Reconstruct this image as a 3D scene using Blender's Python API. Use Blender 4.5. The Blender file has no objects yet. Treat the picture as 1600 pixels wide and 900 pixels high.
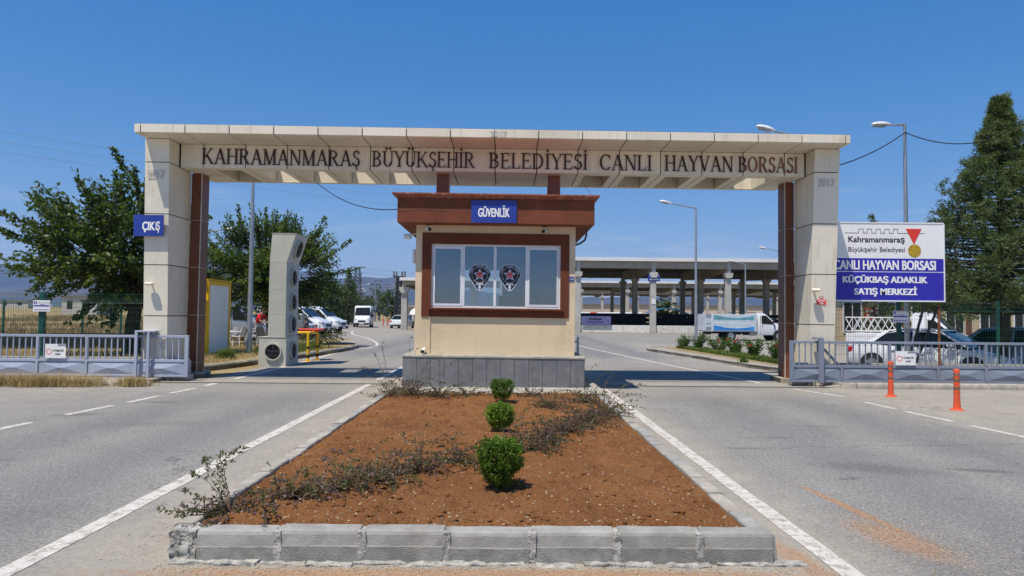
import bpy, bmesh, math, random
from mathutils import Vector, Matrix, noise
R = math.radians
random.seed(7)
S = bpy.context.scene
COL = S.collection

# ------------------------------------------------------------------ camera, light, sky
cam = bpy.data.cameras.new('camera')
cam.sensor_width = 36
cam.lens = 36 * 1100 / 1600
cam.clip_start = .1
cam.clip_end = 60000
co = bpy.data.objects.new('camera', cam)
COL.objects.link(co)
PITCH, YAW, ROLL = math.atan(42 / 1100), math.atan(10 / 1100), .009
fw = Vector((math.sin(YAW) * math.cos(PITCH), math.cos(YAW) * math.cos(PITCH), math.sin(PITCH)))
rt = Vector((math.cos(YAW), -math.sin(YAW), 0))
up = rt.cross(fw)
ir = rt * math.cos(ROLL) + up * math.sin(ROLL)
iu = up * math.cos(ROLL) - rt * math.sin(ROLL)
mw = Matrix(((ir.x, iu.x, -fw.x, 0), (ir.y, iu.y, -fw.y, 0), (ir.z, iu.z, -fw.z, 1.6), (0, 0, 0, 1)))
co.matrix_world = mw
S.camera = co

LDIR = Vector((.27, .35, -1)).normalized()
sl = bpy.data.lights.new('sun', 'SUN')
sl.energy = 5.0
sl.angle = R(.53)
sl.color = (1, .925, .80)
so = bpy.data.objects.new('sun', sl)
so.rotation_euler = LDIR.to_track_quat('-Z', 'Y').to_euler()
so.location = (-10, -10, 30)
COL.objects.link(so)

W = bpy.data.worlds.new('World')
S.world = W
W.use_nodes = True
nt = W.node_tree
nt.nodes.clear()
out = nt.nodes.new('ShaderNodeOutputWorld')
bg = nt.nodes.new('ShaderNodeBackground')
sky = nt.nodes.new('ShaderNodeTexSky')
sky.sky_type = 'NISHITA'
sky.sun_disc = False
sky.sun_elevation = math.asin(-LDIR.z)
sky.sun_rotation = math.atan2(-LDIR.x, -LDIR.y)
sky.altitude = 600
sky.air_density = 1.0
sky.dust_density = .3
sky.ozone_density = 3.0
bg.inputs[1].default_value = .1
# thin cirrus and low cumulus, all round the horizon
tc = nt.nodes.new('ShaderNodeTexCoord')
sep = nt.nodes.new('ShaderNodeSeparateXYZ')
nt.links.new(tc.outputs['Generated'], sep.inputs[0])
mp = nt.nodes.new('ShaderNodeMapping')
mp.inputs['Scale'].default_value = (3, 3, 22)
nt.links.new(tc.outputs['Generated'], mp.inputs[0])
nz = nt.nodes.new('ShaderNodeTexNoise')
nz.inputs['Scale'].default_value = 1.5
nz.inputs['Detail'].default_value = 7
nz.inputs['Roughness'].default_value = .6
nt.links.new(mp.outputs[0], nz.inputs['Vector'])
r1 = nt.nodes.new('ShaderNodeMapRange')
for i, v in ((1, .54), (2, .74), (3, 0), (4, .42)):
    r1.inputs[i].default_value = v
nt.links.new(nz.outputs[0], r1.inputs[0])
r2 = nt.nodes.new('ShaderNodeMapRange')
for i, v in ((1, .08), (2, .24), (3, 1), (4, 0)):
    r2.inputs[i].default_value = v
nt.links.new(sep.outputs[2], r2.inputs[0])
mu = nt.nodes.new('ShaderNodeMath')
mu.operation = 'MULTIPLY'
nt.links.new(r1.outputs[0], mu.inputs[0])
nt.links.new(r2.outputs[0], mu.inputs[1])
mx = nt.nodes.new('ShaderNodeMix')
mx.data_type = 'RGBA'
nt.links.new(mu.outputs[0], mx.inputs[0])
# the camera's own colour response: softer gradient, stronger blue, the same over the whole sky
def wm(col, k):
    x = nt.nodes.new('ShaderNodeVectorMath')
    x.operation = 'SCALE'
    nt.links.new(col, x.inputs[0])
    x.inputs['Scale'].default_value = k
    return x.outputs[0]


gm = nt.nodes.new('ShaderNodeGamma')
gm.inputs[1].default_value = .60
nt.links.new(wm(sky.outputs[0], .085), gm.inputs[0])
c_ = gm.outputs[0]
for k in (1.4, 1.32):
    hs = nt.nodes.new('ShaderNodeHueSaturation')
    hs.inputs['Saturation'].default_value = k
    nt.links.new(c_, hs.inputs['Color'])
    c_ = hs.outputs[0]
tn = nt.nodes.new('ShaderNodeVectorMath')
tn.operation = 'MULTIPLY'
nt.links.new(c_, tn.inputs[0])
tn.inputs[1].default_value = (9.8, 8.75, 10.0)
nt.links.new(tn.outputs[0], mx.inputs[6])
mx.inputs[7].default_value = (7.5, 7.8, 8.2, 1)
nt.links.new(mx.outputs[2], bg.inputs[0])
nt.links.new(bg.outputs[0], out.inputs[0])
S.view_settings.view_transform = 'Standard'
S.view_settings.look = 'None'
S.view_settings.exposure = .08
S.view_settings.gamma = 1
S.cycles.use_denoising = True
S.cycles.max_bounces = 6
S.cycles.transparent_max_bounces = 12
S.cycles.volume_bounces = 1

# ------------------------------------------------------------------ materials
MC = {}


class NG:
    """tiny node writer"""
    def __init__(s, m):
        s.t = m.node_tree
        s.t.nodes.clear()
        s.o = s.t.nodes.new('ShaderNodeOutputMaterial')

    def n(s, k, **kw):
        x = s.t.nodes.new(k)
        for a, b in kw.items():
            setattr(x, a, b)
        return x

    def put(s, sock, v):
        if isinstance(v, (int, float)):
            sock.default_value = v
        elif isinstance(v, (tuple, list)):
            sock.default_value = tuple(v) + ((1,) if len(v) == 3 and len(sock.default_value) == 4 else ())
        else:
            s.t.links.new(v, sock)

    def m(s, op, a, b=0, c=0):
        x = s.n('ShaderNodeMath', operation=op)
        s.put(x.inputs[0], a)
        s.put(x.inputs[1], b)
        if op in ('MULTIPLY_ADD', 'SMOOTH_MIN', 'SMOOTH_MAX', 'COMPARE', 'WRAP'):
            s.put(x.inputs[2], c)
        return x.outputs[0]

    def rng(s, v, a, b, c=0., d=1.):
        x = s.n('ShaderNodeMapRange', interpolation_type='SMOOTHSTEP')
        s.put(x.inputs[0], v)
        for i, q in ((1, a), (2, b), (3, c), (4, d)):
            x.inputs[i].default_value = q
        return x.outputs[0]

    def mix(s, f, a, b, mode='MIX'):
        x = s.n('ShaderNodeMix', data_type='RGBA', blend_type=mode)
        s.put(x.inputs[0], f)
        s.put(x.inputs[6], a)
        s.put(x.inputs[7], b)
        return x.outputs[2]

    def noise(s, sc, det=4, rough=.6, vec=None, stretch=None, dist=0):
        if vec is None:
            vec = s.pos()
        if stretch:
            mpn = s.n('ShaderNodeMapping')
            mpn.inputs['Scale'].default_value = stretch
            s.t.links.new(vec, mpn.inputs[0])
            vec = mpn.outputs[0]
        x = s.n('ShaderNodeTexNoise')
        x.inputs['Scale'].default_value = sc
        x.inputs['Detail'].default_value = det
        x.inputs['Roughness'].default_value = rough
        x.inputs['Distortion'].default_value = dist
        s.t.links.new(vec, x.inputs['Vector'])
        return x.outputs[0]

    def pos(s):
        if not hasattr(s, '_p'):
            s._p = s.n('ShaderNodeTexCoord').outputs['Object']
        return s._p

    def xyz(s):
        x = s.n('ShaderNodeSeparateXYZ')
        s.t.links.new(s.pos(), x.inputs[0])
        return x.outputs

    def bsdf(s, col, rough=.7, metal=0, bump=None, bs=.3, bd=.01, spec=.5, coat=0, trans=0):
        b = s.n('ShaderNodeBsdfPrincipled')
        s.put(b.inputs['Base Color'], col)
        s.put(b.inputs['Roughness'], rough)
        s.put(b.inputs['Metallic'], metal)
        b.inputs['Specular IOR Level'].default_value = spec
        b.inputs['Coat Weight'].default_value = coat
        b.inputs['Coat Roughness'].default_value = .05
        if bump is not None:
            u = s.n('ShaderNodeBump')
            u.inputs['Strength'].default_value = bs
            u.inputs['Distance'].default_value = bd
            s.put(u.inputs['Height'], bump)
            s.t.links.new(u.outputs[0], b.inputs['Normal'])
        s.t.links.new(b.outputs[0], s.o.inputs[0])
        return b


def newmat(name):
    m = bpy.data.materials.new(name)
    m.use_nodes = True
    MC[name] = m
    return m, NG(m)


def mat(name, col, rough=.7, metal=0, ns=3., amt=.18, dirt=None, damt=0., dsc=1.2, bsc=60, bump=.15, bd=.004, spec=.4, coat=0, streak=0., scol=(.12, .1, .08)):
    """painted or plain surface: colour with soft variation, dirt blotches, optional vertical streaks and fine relief"""
    if name in MC:
        return MC[name]
    m, g = newmat(name)
    n1 = g.noise(ns, 5)
    lo = tuple(c * (1 - amt) for c in col)
    hi = tuple(min(1, c * (1 + amt)) for c in col)
    c = g.mix(g.rng(n1, .3, .7), lo, hi)
    if damt:
        n2 = g.noise(dsc, 7, .7)
        c = g.mix(g.m('MULTIPLY', g.rng(n2, .5, .72), damt), c, dirt)
    if streak:
        n3 = g.noise(1.0, 5, .65, stretch=(9, 9, .55))
        c = g.mix(g.m('MULTIPLY', g.rng(n3, .52, .78), streak), c, scol)
    oi = g.n('ShaderNodeObjectInfo')
    c = g.mix(1, c, g.mix(oi.outputs['Random'], (.93, .93, .925), (1.05, 1.05, 1.05)), 'MULTIPLY')
    b = None
    if bump:
        b = g.noise(bsc, 3)
    rr = g.m('MULTIPLY_ADD', n1, .15, rough - .07)
    g.bsdf(c, rr, metal, b, bump, bd, spec, coat)
    return m


mat('panel', (.76, .70, .57), .45, 0, .8, .05, (.46, .39, .28), .4, .7, 40, .03, .002, .4, 0, .5, (.42, .35, .25))
mat('panel_core', (.10, .075, .05), .9)
mat('letter_dark', (.045, .014, .012), .5, 0, 3, .2)
mat('letter_faded', (.20, .085, .05), .7, 0, 6, .35, (.5, .42, .33), .5, 9)
mat('ghost_print', (.56, .54, .50), .7, 0, 8, .1)
mat('brown_panel', (.16, .052, .024), .42, 0, 5, .12, bump=.03)
mat('brown_trim', (.55, .50, .40), .5)
mat('fascia_paint', (.185, .058, .030), .85, 0, 2.5, .14, (.10, .035, .02), .35, 3, 45, .5, .012, .25, 0, .2, (.11, .04, .025))
mat('lip_paint', (.27, .085, .05), .85, 0, 9, .25, (.6, .52, .45), .5, 14, 60, .4, .006)
mat('border_paint', (.150, .044, .022), .85, 0, 3, .14, (.09, .03, .018), .3, 5, 60, .5, .008, .25)
mat('wall_plaster', (.74, .585, .385), .92, 0, .9, .06, (.42, .33, .22), .35, 1.1, 55, .7, .012, .2, 0, .16, (.42, .34, .24))
mat('ledge_concrete', (.36, .335, .29), .9, 0, 4, .2, (.2, .18, .15), .5, 3, 50, .5)
mat('slab_grey', (.155, .160, .165), .62, 0, 2.2, .16, (.36, .35, .33), .28, 7, 50, .2, .004, .4, 0, .35, (.34, .33, .31))
mat('white_frame', (.72, .74, .77), .35, 0, 3, .05)
mat('sign_blue', (.022, .050, .30), .4, 0, 4, .1)
mat('sign_navy', (.028, .022, .36), .4, 0, 2, .07)
mat('sign_white', (.78, .78, .78), .45, 0, 2, .04)
mat('print_white', (.82, .82, .82), .5, 0, 2, .02, bump=0)
mat('print_black', (.02, .018, .02), .5, 0, 2, .1, bump=0)
mat('print_red', (.55, .015, .02), .5, 0, 2, .05, bump=0)
mat('print_orange', (.75, .05, .03), .5, 0, 2, .05, bump=0)
mat('print_purple', (.14, .09, .42), .5, 0, 2, .05, bump=0)
mat('print_gold', (.42, .27, .02), .5, 0, 28, .45, bump=0)
mat('print_silver', (.50, .54, .66), .4, 0, 9, .25, bump=0)
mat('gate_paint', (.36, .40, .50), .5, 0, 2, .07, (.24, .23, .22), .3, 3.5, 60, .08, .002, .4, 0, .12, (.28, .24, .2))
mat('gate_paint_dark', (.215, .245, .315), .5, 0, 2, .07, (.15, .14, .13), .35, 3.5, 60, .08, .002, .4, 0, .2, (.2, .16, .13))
mat('dark_steel', (.06, .065, .07), .5, .3)
mat('grey_steel', (.30, .33, .37), .45, .5, 3, .1)
mat('galvanised', (.36, .39, .42), .42, .55, 3, .12, streak=.2, scol=(.2, .19, .18))
mat('lamp_shell', (.62, .63, .64), .4)
mat('lamp_lens', (.32, .36, .38), .12)
mat('fence_green', (.010, .075, .055), .5, 0, 3, .15)
mat('kerb_concrete', (.315, .305, .28), .93, 0, 6, .16, (.24, .215, .18), .5, 4, 90, .7, .006, .2)
mat('kerb_lower', (.285, .275, .25), .97, 0, 9, .2, (.34, .33, .31), .4, 22, 110, 1., .010, .15)
mat('kerb_dusty', (.38, .35, .30), .93, 0, 5, .18, (.26, .2, .14), .4, 3, 80, .6, .006, .2)
mat('mortar', (.40, .385, .35), .98, 0, 18, .3, (.16, .15, .14), .6, 25, 70, 1., .015, .1)
mat('orange_plastic', (.72, .10, .035), .45, 0, 5, .1, (.35, .07, .04), .35, 9)
mat('reflective_band', (.20, .13, .09), .35, .2, 8, .2)
mat('white_paint', (.78, .78, .76), .5, 0, 2, .05)
mat('fan_cream', (.50, .50, .44), .45, 0, 1.5, .05, (.36, .34, .28), .25, 1.4, 60, .05, .002, .4, 0, .12, (.34, .32, .27))
mat('black_matt', (.012, .012, .013), .8)
mat('yellow_paint', (.86, .50, .010), .5, 0, 3, .08, (.3, .1, .03), .35, 4)
mat('cabin_panel', (.80, .78, .73), .55, 0, 2, .05, (.5, .44, .34), .2, 2)
mat('rust', (.20, .07, .03), .9, 0, 10, .4, (.55, .45, .3), .5, 6)
mat('twig', (.13, .075, .05), .9)
mat('bark', (.062, .047, .034), .95, 0, 9, .3, (.03, .024, .018), .5, 5, 30, 1, .03, .2)
mat('concrete_pale', (.47, .455, .42), .9, 0, 1.2, .1, (.3, .28, .25), .45, 1.3, 40, .3, .01, .2, 0, .35, (.28, .26, .23))
mat('concrete_beam', (.36, .325, .26), .9, 0, 1.2, .1, streak=.3, scol=(.25, .22, .18))
mat('roof_white', (.75, .76, .76), .5, 0, .5, .06)
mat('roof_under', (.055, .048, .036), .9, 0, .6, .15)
mat('whitewash', (.68, .67, .64), .9, 0, 2, .08, (.25, .23, .2), .75, 3.5)
mat('tyre', (.018, .018, .019), .85)
mat('rim', (.45, .46, .48), .3, .7)
mat('car_white', (.74, .76, .79), .25, 0, 1, .03, coat=.6, bump=0)
mat('car_silver', (.40, .44, .50), .28, .35, 1, .03, coat=.6, bump=0)
mat('car_grey', (.20, .22, .25), .28, .3, 1, .03, coat=.6, bump=0)
mat('car_trim', (.02, .02, .022), .6)
mat('car_glass', (.010, .012, .015), .10, 0, 2, .1, bump=0, spec=.3)
mat('lamp_red', (.50, .015, .015), .2, bump=0)
mat('lamp_clear', (.60, .64, .68), .12, .2, bump=0)
mat('skin', (.42, .24, .16), .6, bump=0)
mat('hair', (.015, .012, .01), .8)
mat('shirt_red', (.62, .012, .016), .8, 0, 12, .12)
mat('trousers', (.42, .44, .48), .85, 0, 12, .1)
mat('dark_cloth', (.03, .035, .06), .9)
mat('chair_white', (.66, .67, .68), .45)
mat('chair_grey', (.10, .11, .12), .5)
mat('far_wall', (.60, .49, .40), .9, 0, .05, .06)
mat('far_roof', (.16, .15, .15), .8)
mat('far_house', (.55, .52, .48), .9, 0, .1, .15)
mat('house_wall', (.46, .37, .23), .9, 0, 1, .08, (.3, .24, .16), .3, 1)
mat('house_brown', (.13, .055, .035), .8)
mat('dark_wall', (.020, .020, .024), .9, 0, 3, .3)
mat('tarp_blue', (.03, .22, .62), .5)
mat('graphic_blue', (.03, .22, .60), .35, bump=0)
mat('graphic_teal', (.12, .34, .40), .35, bump=0)
mat('board_pale', (.52, .60, .66), .35, 0, 3, .08, bump=0)
mat('banner', (.12, .12, .27), .6)
mat('stone_pale', (.50, .45, .37), .9, 0, 40, .3)
mat('pebble', (.40, .30, .20), .9, 0, 30, .45)
mat('blossom', (.62, .38, .45), .7)
mat('rose_red', (.65, .02, .03), .6)
mat('interior', (.30, .33, .34), .9, 0, 1, .08)
mat('interior_dark', (.05, .06, .065), .6)
mat('soffit_glow', (.72, .62, .40), .6, 0, 1, .05, (.5, .4, .24), .4, 1.5)


def foliage(name, a, b, tr=.35, rough=.5, tcol=(.22, .34, .04)):
    m, g = newmat(name)
    gi = g.n('ShaderNodeNewGeometry')
    c = g.mix(gi.outputs['Random Per Island'], a, b)
    c = g.mix(g.rng(g.noise(.9, 2), .35, .65), c, tuple(x * .72 for x in a))
    bs = g.bsdf(c, rough, spec=.35)
    t = g.n('ShaderNodeBsdfTranslucent')
    g.put(t.inputs[0], g.mix(.5, c, tcol))
    mxs = g.n('ShaderNodeMixShader')
    mxs.inputs[0].default_value = tr
    g.t.links.new(bs.outputs[0], mxs.inputs[1])
    g.t.links.new(t.outputs[0], mxs.inputs[2])
    g.t.links.new(mxs.outputs[0], g.o.inputs[0])


foliage('leaf_mulberry', (.042, .078, .014), (.085, .145, .026), .28)
foliage('leaf_fresh', (.065, .11, .018), (.13, .20, .034), .32)
foliage('leaf_far', (.045, .075, .022), (.09, .13, .04), .2)
foliage('leaf_conifer', (.085, .125, .045), (.17, .20, .08), .25, .6)
foliage('leaf_box', (.11, .21, .016), (.26, .42, .04), .4)
foliage('leaf_rose', (.07, .14, .025), (.13, .21, .04), .3)
foliage('leaf_creeper', (.075, .10, .035), (.20, .15, .08), .3)
foliage('leaf_plum', (.11, .065, .065), (.20, .13, .12), .25)
foliage('dry_grass', (.42, .31, .13), (.60, .47, .23), .3, .8, (.6, .45, .2))
foliage('green_grass', (.07, .13, .02), (.20, .23, .05), .3, .7)
foliage('scrub_brown', (.22, .155, .07), (.38, .28, .13), .2, .8, (.4, .3, .12))

# glass of the booth
m, g = newmat('window_glass')
tr = g.n('ShaderNodeBsdfTransparent')
tr.inputs[0].default_value = (.76, .83, .87, 1)
gl = g.n('ShaderNodeBsdfGlossy')
gl.inputs['Color'].default_value = (.62, .80, 1, 1)
gl.inputs['Roughness'].default_value = .03
df = g.n('ShaderNodeBsdfDiffuse')
df.inputs[0].default_value = (.07, .13, .20, 1)
fr = g.n('ShaderNodeFresnel')
fr.inputs[0].default_value = 1.6
a1 = g.n('ShaderNodeMixShader')
g.put(a1.inputs[0], g.m('ADD', fr.outputs[0], .12))
g.t.links.new(tr.outputs[0], a1.inputs[1])
g.t.links.new(gl.outputs[0], a1.inputs[2])
a2 = g.n('ShaderNodeMixShader')
g.put(a2.inputs[0], g.m('MULTIPLY_ADD', g.noise(3, 5), .12, .05))
g.t.links.new(a1.outputs[0], a2.inputs[1])
g.t.links.new(df.outputs[0], a2.inputs[2])
g.t.links.new(a2.outputs[0], g.o.inputs[0])


def band(g, v, c, hw, soft):
    """1 inside |v-c|<hw, fading over soft"""
    d = g.m('ABSOLUTE', g.m('SUBTRACT', v, c))
    return g.rng(d, hw - soft / 2, hw + soft / 2, 1., 0.)


def ellipse(g, X, Y, cx, cy, ax, ay, ang, n, soft=.5):
    ca, sa = math.cos(ang), math.sin(ang)
    dx = g.m('SUBTRACT', X, cx)
    dy = g.m('SUBTRACT', Y, cy)
    u = g.m('DIVIDE', g.m('ADD', g.m('MULTIPLY', dx, ca), g.m('MULTIPLY', dy, sa)), ax)
    v = g.m('DIVIDE', g.m('SUBTRACT', g.m('MULTIPLY', dy, ca), g.m('MULTIPLY', dx, sa)), ay)
    r = g.m('SQRT', g.m('ADD', g.m('MULTIPLY', u, u), g.m('MULTIPLY', v, v)))
    r = g.m('ADD', r, g.m('MULTIPLY_ADD', n, 1.3, -.65))
    return g.rng(r, 1 - soft, 1 + soft * .4, 1., 0.)


# asphalt: aged, dusty at the edges, with repairs, stains and the spilt soil
m, g = newmat('asphalt')
X, Y, Z = g.xyz()
big = g.noise(.35, 6, .65)
med = g.noise(2.4, 6, .7)
fine = g.noise(55, 3, .7)
grain = g.noise(160, 2, .6)
c = g.mix(g.rng(big, .3, .7), (.190, .183, .174), (.250, .240, .225))
c = g.mix(g.m('MULTIPLY', g.rng(med, .42, .7), .5), c, (.25, .245, .235))
# wheel tracks darker along each lane
trk = g.m('ADD', g.m('ADD', band(g, X, -4.1, .5, 1.1), band(g, X, -5.7, .4, 1.0)), g.m('ADD', band(g, X, 3.9, .5, 1.1), band(g, X, 5.6, .4, 1.0)))
c = g.mix(g.m('MULTIPLY', g.m('MULTIPLY', trk, .45), g.rng(big, .2, .6)), c, (.115, .12, .128))
c = g.mix(g.m('MULTIPLY', g.m('MULTIPLY', g.rng(g.noise(.8, 6, .7, stretch=(1, .4, 1)), .52, .66), .3), 1.), c, (.12, .125, .13))
# dust
nn = g.m('MULTIPLY_ADD', g.noise(.7, 5, .6), 1.6, -.8)
Xd = g.m('ADD', X, nn)
near = g.rng(Y, 15.6, 16.6, 1., 0.)
Xs = g.m('ADD', X, g.m('MULTIPLY', nn, .35))
d1 = g.m('MULTIPLY', band(g, Xs, -.25, 2.75, .7), g.rng(Y, 19, 24, 1., .3))
d2 = g.m('MULTIPLY', g.rng(Xd, 6.0, 7.6), g.rng(Y, 36, 44, 1., .25))
d3 = g.m('MULTIPLY', g.rng(Xd, -6.2, -8.6, 0., 1.), g.rng(Y, 9, 16, .12, .7))
d4 = g.m('MULTIPLY', band(g, Y, 15.2, .9, 2.2), .55)
d5 = g.m('MULTIPLY', band(g, g.m('ADD', Y, nn), 24, 2.6, 3.), .55)
dust = g.m('MAXIMUM', g.m('MAXIMUM', d1, d2), g.m('MAXIMUM', g.m('MAXIMUM', d3, d4), d5))
dust = g.m('MULTIPLY', dust, g.rng(med, .15, .6, .55, 1.))
dcol = g.mix(g.rng(g.noise(1.3, 6), .35, .7), (.315, .285, .240), (.375, .335, .268))
c = g.mix(g.m('MULTIPLY', dust, .85), c, dcol)
# spilt red soil beside the bed and across the right lane
sn = g.noise(3.2, 7, .7, stretch=(1, .45, 1))
sn2 = g.noise(11, 6, .75, stretch=(1, .5, 1))
s1 = ellipse(g, X, Y, 2.92, 5.9, .055, 1.0, R(6.4), sn2, .5)
s2 = ellipse(g, X, Y, 2.86, 5.15, .24, .55, R(12), sn2, .7)
s3 = ellipse(g, X, Y, 1.95, 4.70, .12, .6, R(8), sn2, .7)
s4 = ellipse(g, X, Y, -.2, 4.40, 2.4, .11, 0, sn2, .5)
s5 = ellipse(g, X, Y, -2.36, 7.6, .10, 2.6, R(0), sn2, .6)
soilm = g.m('MAXIMUM', g.m('MAXIMUM', s1, g.m('MULTIPLY', s2, .8)), g.m('MAXIMUM', g.m('MAXIMUM', s3, s4), g.m('MULTIPLY', s5, .7)))
soilm = g.m('MULTIPLY', soilm, g.rng(fine, .3, .62, .35, .95))
c = g.mix(soilm, c, (.34, .185, .09))
cl = g.m('ABSOLUTE', g.m('SUBTRACT', Y, g.m('ADD', g.m('MULTIPLY_ADD', X, .10, 8.35), g.m('MULTIPLY_ADD', g.noise(1.1, 6, .7), 1.1, -.55))))
c = g.mix(g.m('MULTIPLY', g.m('MULTIPLY', g.rng(cl, .004, .018, 1., 0.), .75), g.rng(X, 2.4, 2.9)), c, (.06, .06, .06))
for (ex, ey, ea, eb, er, ef) in ((5.05, 7.45, .34, .10, -12, .6), (3.45, 7.05, .16, .05, 20, .55), (3.0, 8.6, .3, .05, -8, .5), (4.1, 6.3, .12, .04, 5, .4), (3.5, 9.4, .45, .06, 4, .35), (-4.4, 5.3, .22, .07, 30, .4), (-5.6, 7.6, .5, .08, 10, .35), (-6.1, 12.6, .35, .12, 0, .6), (4.6, 10.4, .5, .05, -6, .4)):
    c = g.mix(g.m('MULTIPLY', ellipse(g, X, Y, ex, ey, ea, eb, R(er), sn2, .5), ef), c, (.085, .088, .085))
c = g.mix(g.m('MULTIPLY', g.rng(g.noise(1.2, 7, .75, stretch=(1, .25, 1)), .56, .72), .4), c, (.33, .32, .30))
# pale scuffs, dark oil marks and hairline cracks
c = g.mix(g.m('MULTIPLY', ellipse(g, X, Y, 4.0, 7.5, .75, .28, R(-20), sn, .6), .5), c, (.10, .105, .105))
c = g.mix(g.m('MULTIPLY', ellipse(g, X, Y, -3.7, 5.6, .35, .5, R(-10), sn, .8), .35), c, (.12, .12, .115))
c = g.mix(g.m('MULTIPLY', ellipse(g, X, Y, -4.9, 10.2, .9, .3, R(12), sn, .6), .35), c, (.12, .12, .115))
c = g.mix(g.m('MULTIPLY', ellipse(g, X, Y, -6.6, 11.0, .45, .2, R(12), sn, .6), .5), c, (.11, .105, .10))
vo = g.n('ShaderNodeTexVoronoi', feature='DISTANCE_TO_EDGE')
vo.inputs['Scale'].default_value = .28
wv = g.n('ShaderNodeVectorMath', operation='ADD')
nv = g.n('ShaderNodeTexNoise')
nv.inputs['Scale'].default_value = 1.6
nv.inputs['Detail'].default_value = 5
g.t.links.new(g.pos(), nv.inputs['Vector'])
g.t.links.new(g.pos(), wv.inputs[0])
g.t.links.new(nv.outputs['Color'], wv.inputs[1])
g.t.links.new(wv.outputs[0], vo.inputs['Vector'])
crack = g.rng(vo.outputs[0], 0, .006, 1., 0.)
c = g.mix(g.m('MULTIPLY', g.m('MULTIPLY', crack, .6), g.rng(big, .45, .6)), c, (.07, .07, .07))
c = g.mix(g.m('MULTIPLY', g.m('SUBTRACT', 1, dust), .75), c, g.mix(g.rng(grain, .3, .7), (.40, .40, .40), (1.72, 1.70, 1.66)), 'MULTIPLY')
c = g.mix(g.m('MULTIPLY_ADD', dust, -.55, .75), c, g.mix(g.rng(g.noise(38, 3, .65), .32, .68), (.60, .60, .60), (1.40, 1.39, 1.37)), 'MULTIPLY')
c = g.mix(.7, c, g.mix(g.rng(g.noise(13, 4, .7), .3, .7), (.86, .86, .86), (1.12, 1.12, 1.12)), 'MULTIPLY')
c = g.mix(g.m('MULTIPLY', g.rng(g.noise(7, 4, .7), .60, .74), .45), c, (.10, .10, .10))
hgt = g.m('ADD', g.m('MULTIPLY', grain, .6), g.m('MULTIPLY', fine, .4))
g.bsdf(c, .88, bump=hgt, bs=.35, bd=.004, spec=.3)

# worn road paint
m, g = newmat('road_paint')
wn = g.noise(9, 7, .75)
wf = g.noise(60, 3, .7)
c = g.mix(g.rng(wn, .30, .70), (.62, .59, .53), (.47, .43, .37))
c = g.mix(g.m('MULTIPLY', g.rng(g.m('ADD', wn, g.m('MULTIPLY', wf, .6)), .80, .94), .85), c, (.25, .225, .2))
g.bsdf(c, .8, bump=wf, bs=.2, bd=.003)

# garden soil
m, g = newmat('soil')
n1 = g.noise(2.2, 7, .7)
n2 = g.noise(30, 5, .75)
n3 = g.noise(90, 3, .7)
c = g.mix(g.rng(n1, .3, .7), (.24, .100, .036), (.35, .165, .065))
c = g.mix(g.m('MULTIPLY', g.rng(n2, .5, .7), .5), c, (.12, .045, .02))
c = g.mix(g.m('MULTIPLY', g.rng(g.noise(1.1, 5, .65), .50, .66), .45), c, (.15, .058, .024))
c = g.mix(g.m('MULTIPLY', g.rng(n3, .60, .72), .7), c, (.48, .30, .16))
g.bsdf(c, .97, bump=g.m('ADD', n2, g.m('MULTIPLY', n3, .6)), bs=1., bd=.035, spec=.1)

# dry ground, verge and field
m, g = newmat('dry_ground')
n1 = g.noise(.06, 6, .7)
n2 = g.noise(.9, 6, .7)
n3 = g.noise(18, 4, .7)
c = g.mix(g.rng(n1, .35, .65), (.30, .22, .105), (.24, .195, .085))
c = g.mix(g.rng(n2, .4, .7), c, (.36, .285, .16))
c = g.mix(g.m('MULTIPLY', g.rng(n3, .5, .7), .4), c, (.14, .11, .06))
c = g.mix(g.m('MULTIPLY', g.rng(g.noise(.03, 4, .6), .52, .62), .6), c, (.13, .145, .06))
X, Y, Z = g.xyz()
c = g.mix(g.m('MULTIPLY', g.rng(Y, 220, 500), .8), c, (.07, .085, .04))
g.bsdf(c, .97, bump=n3, bs=.8, bd=.04, spec=.1)

m, g = newmat('paving')
br = g.n('ShaderNodeTexBrick')
br.inputs['Scale'].default_value = 1
br.inputs['Color1'].default_value = (.36, .32, .26, 1)
br.inputs['Color2'].default_value = (.30, .27, .225, 1)
br.inputs['Mortar'].default_value = (.16, .14, .11, 1)
br.inputs['Mortar Size'].default_value = .006
br.inputs['Brick Width'].default_value = .2
br.inputs['Row Height'].default_value = .1
g.t.links.new(g.pos(), br.inputs['Vector'])
c = g.mix(g.m('MULTIPLY', g.rng(g.noise(1.4, 6, .7), .42, .66), .75), br.outputs[0], (.40, .34, .25))
g.bsdf(c, .95, bump=g.m('ADD', g.noise(40, 3), br.outputs[1]), bs=.4, bd=.004, spec=.2)

m, g = newmat('track_concrete')
c = g.mix(g.rng(g.noise(3, 6, .7), .3, .7), (.25, .23, .20), (.34, .31, .26))
g.bsdf(c, .9, bump=g.noise(50, 3), bs=.3)

m, g = newmat('mountain')
X, Y, Z = g.xyz()
n1 = g.noise(.0016, 8, .65)
n2 = g.noise(.009, 6, .7)
c = g.mix(g.rng(n1, .35, .65), (.125, .078, .052), (.050, .050, .038))
c = g.mix(g.rng(n2, .45, .65), c, (.040, .048, .034))
c = g.mix(g.m('MULTIPLY', g.rng(Z, 20, 110, 1., 0.), g.rng(g.noise(.02, 4, .7), .4, .6, .2, .8)), c, (.06, .075, .04))
g.bsdf(c, .98, spec=.05)


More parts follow.
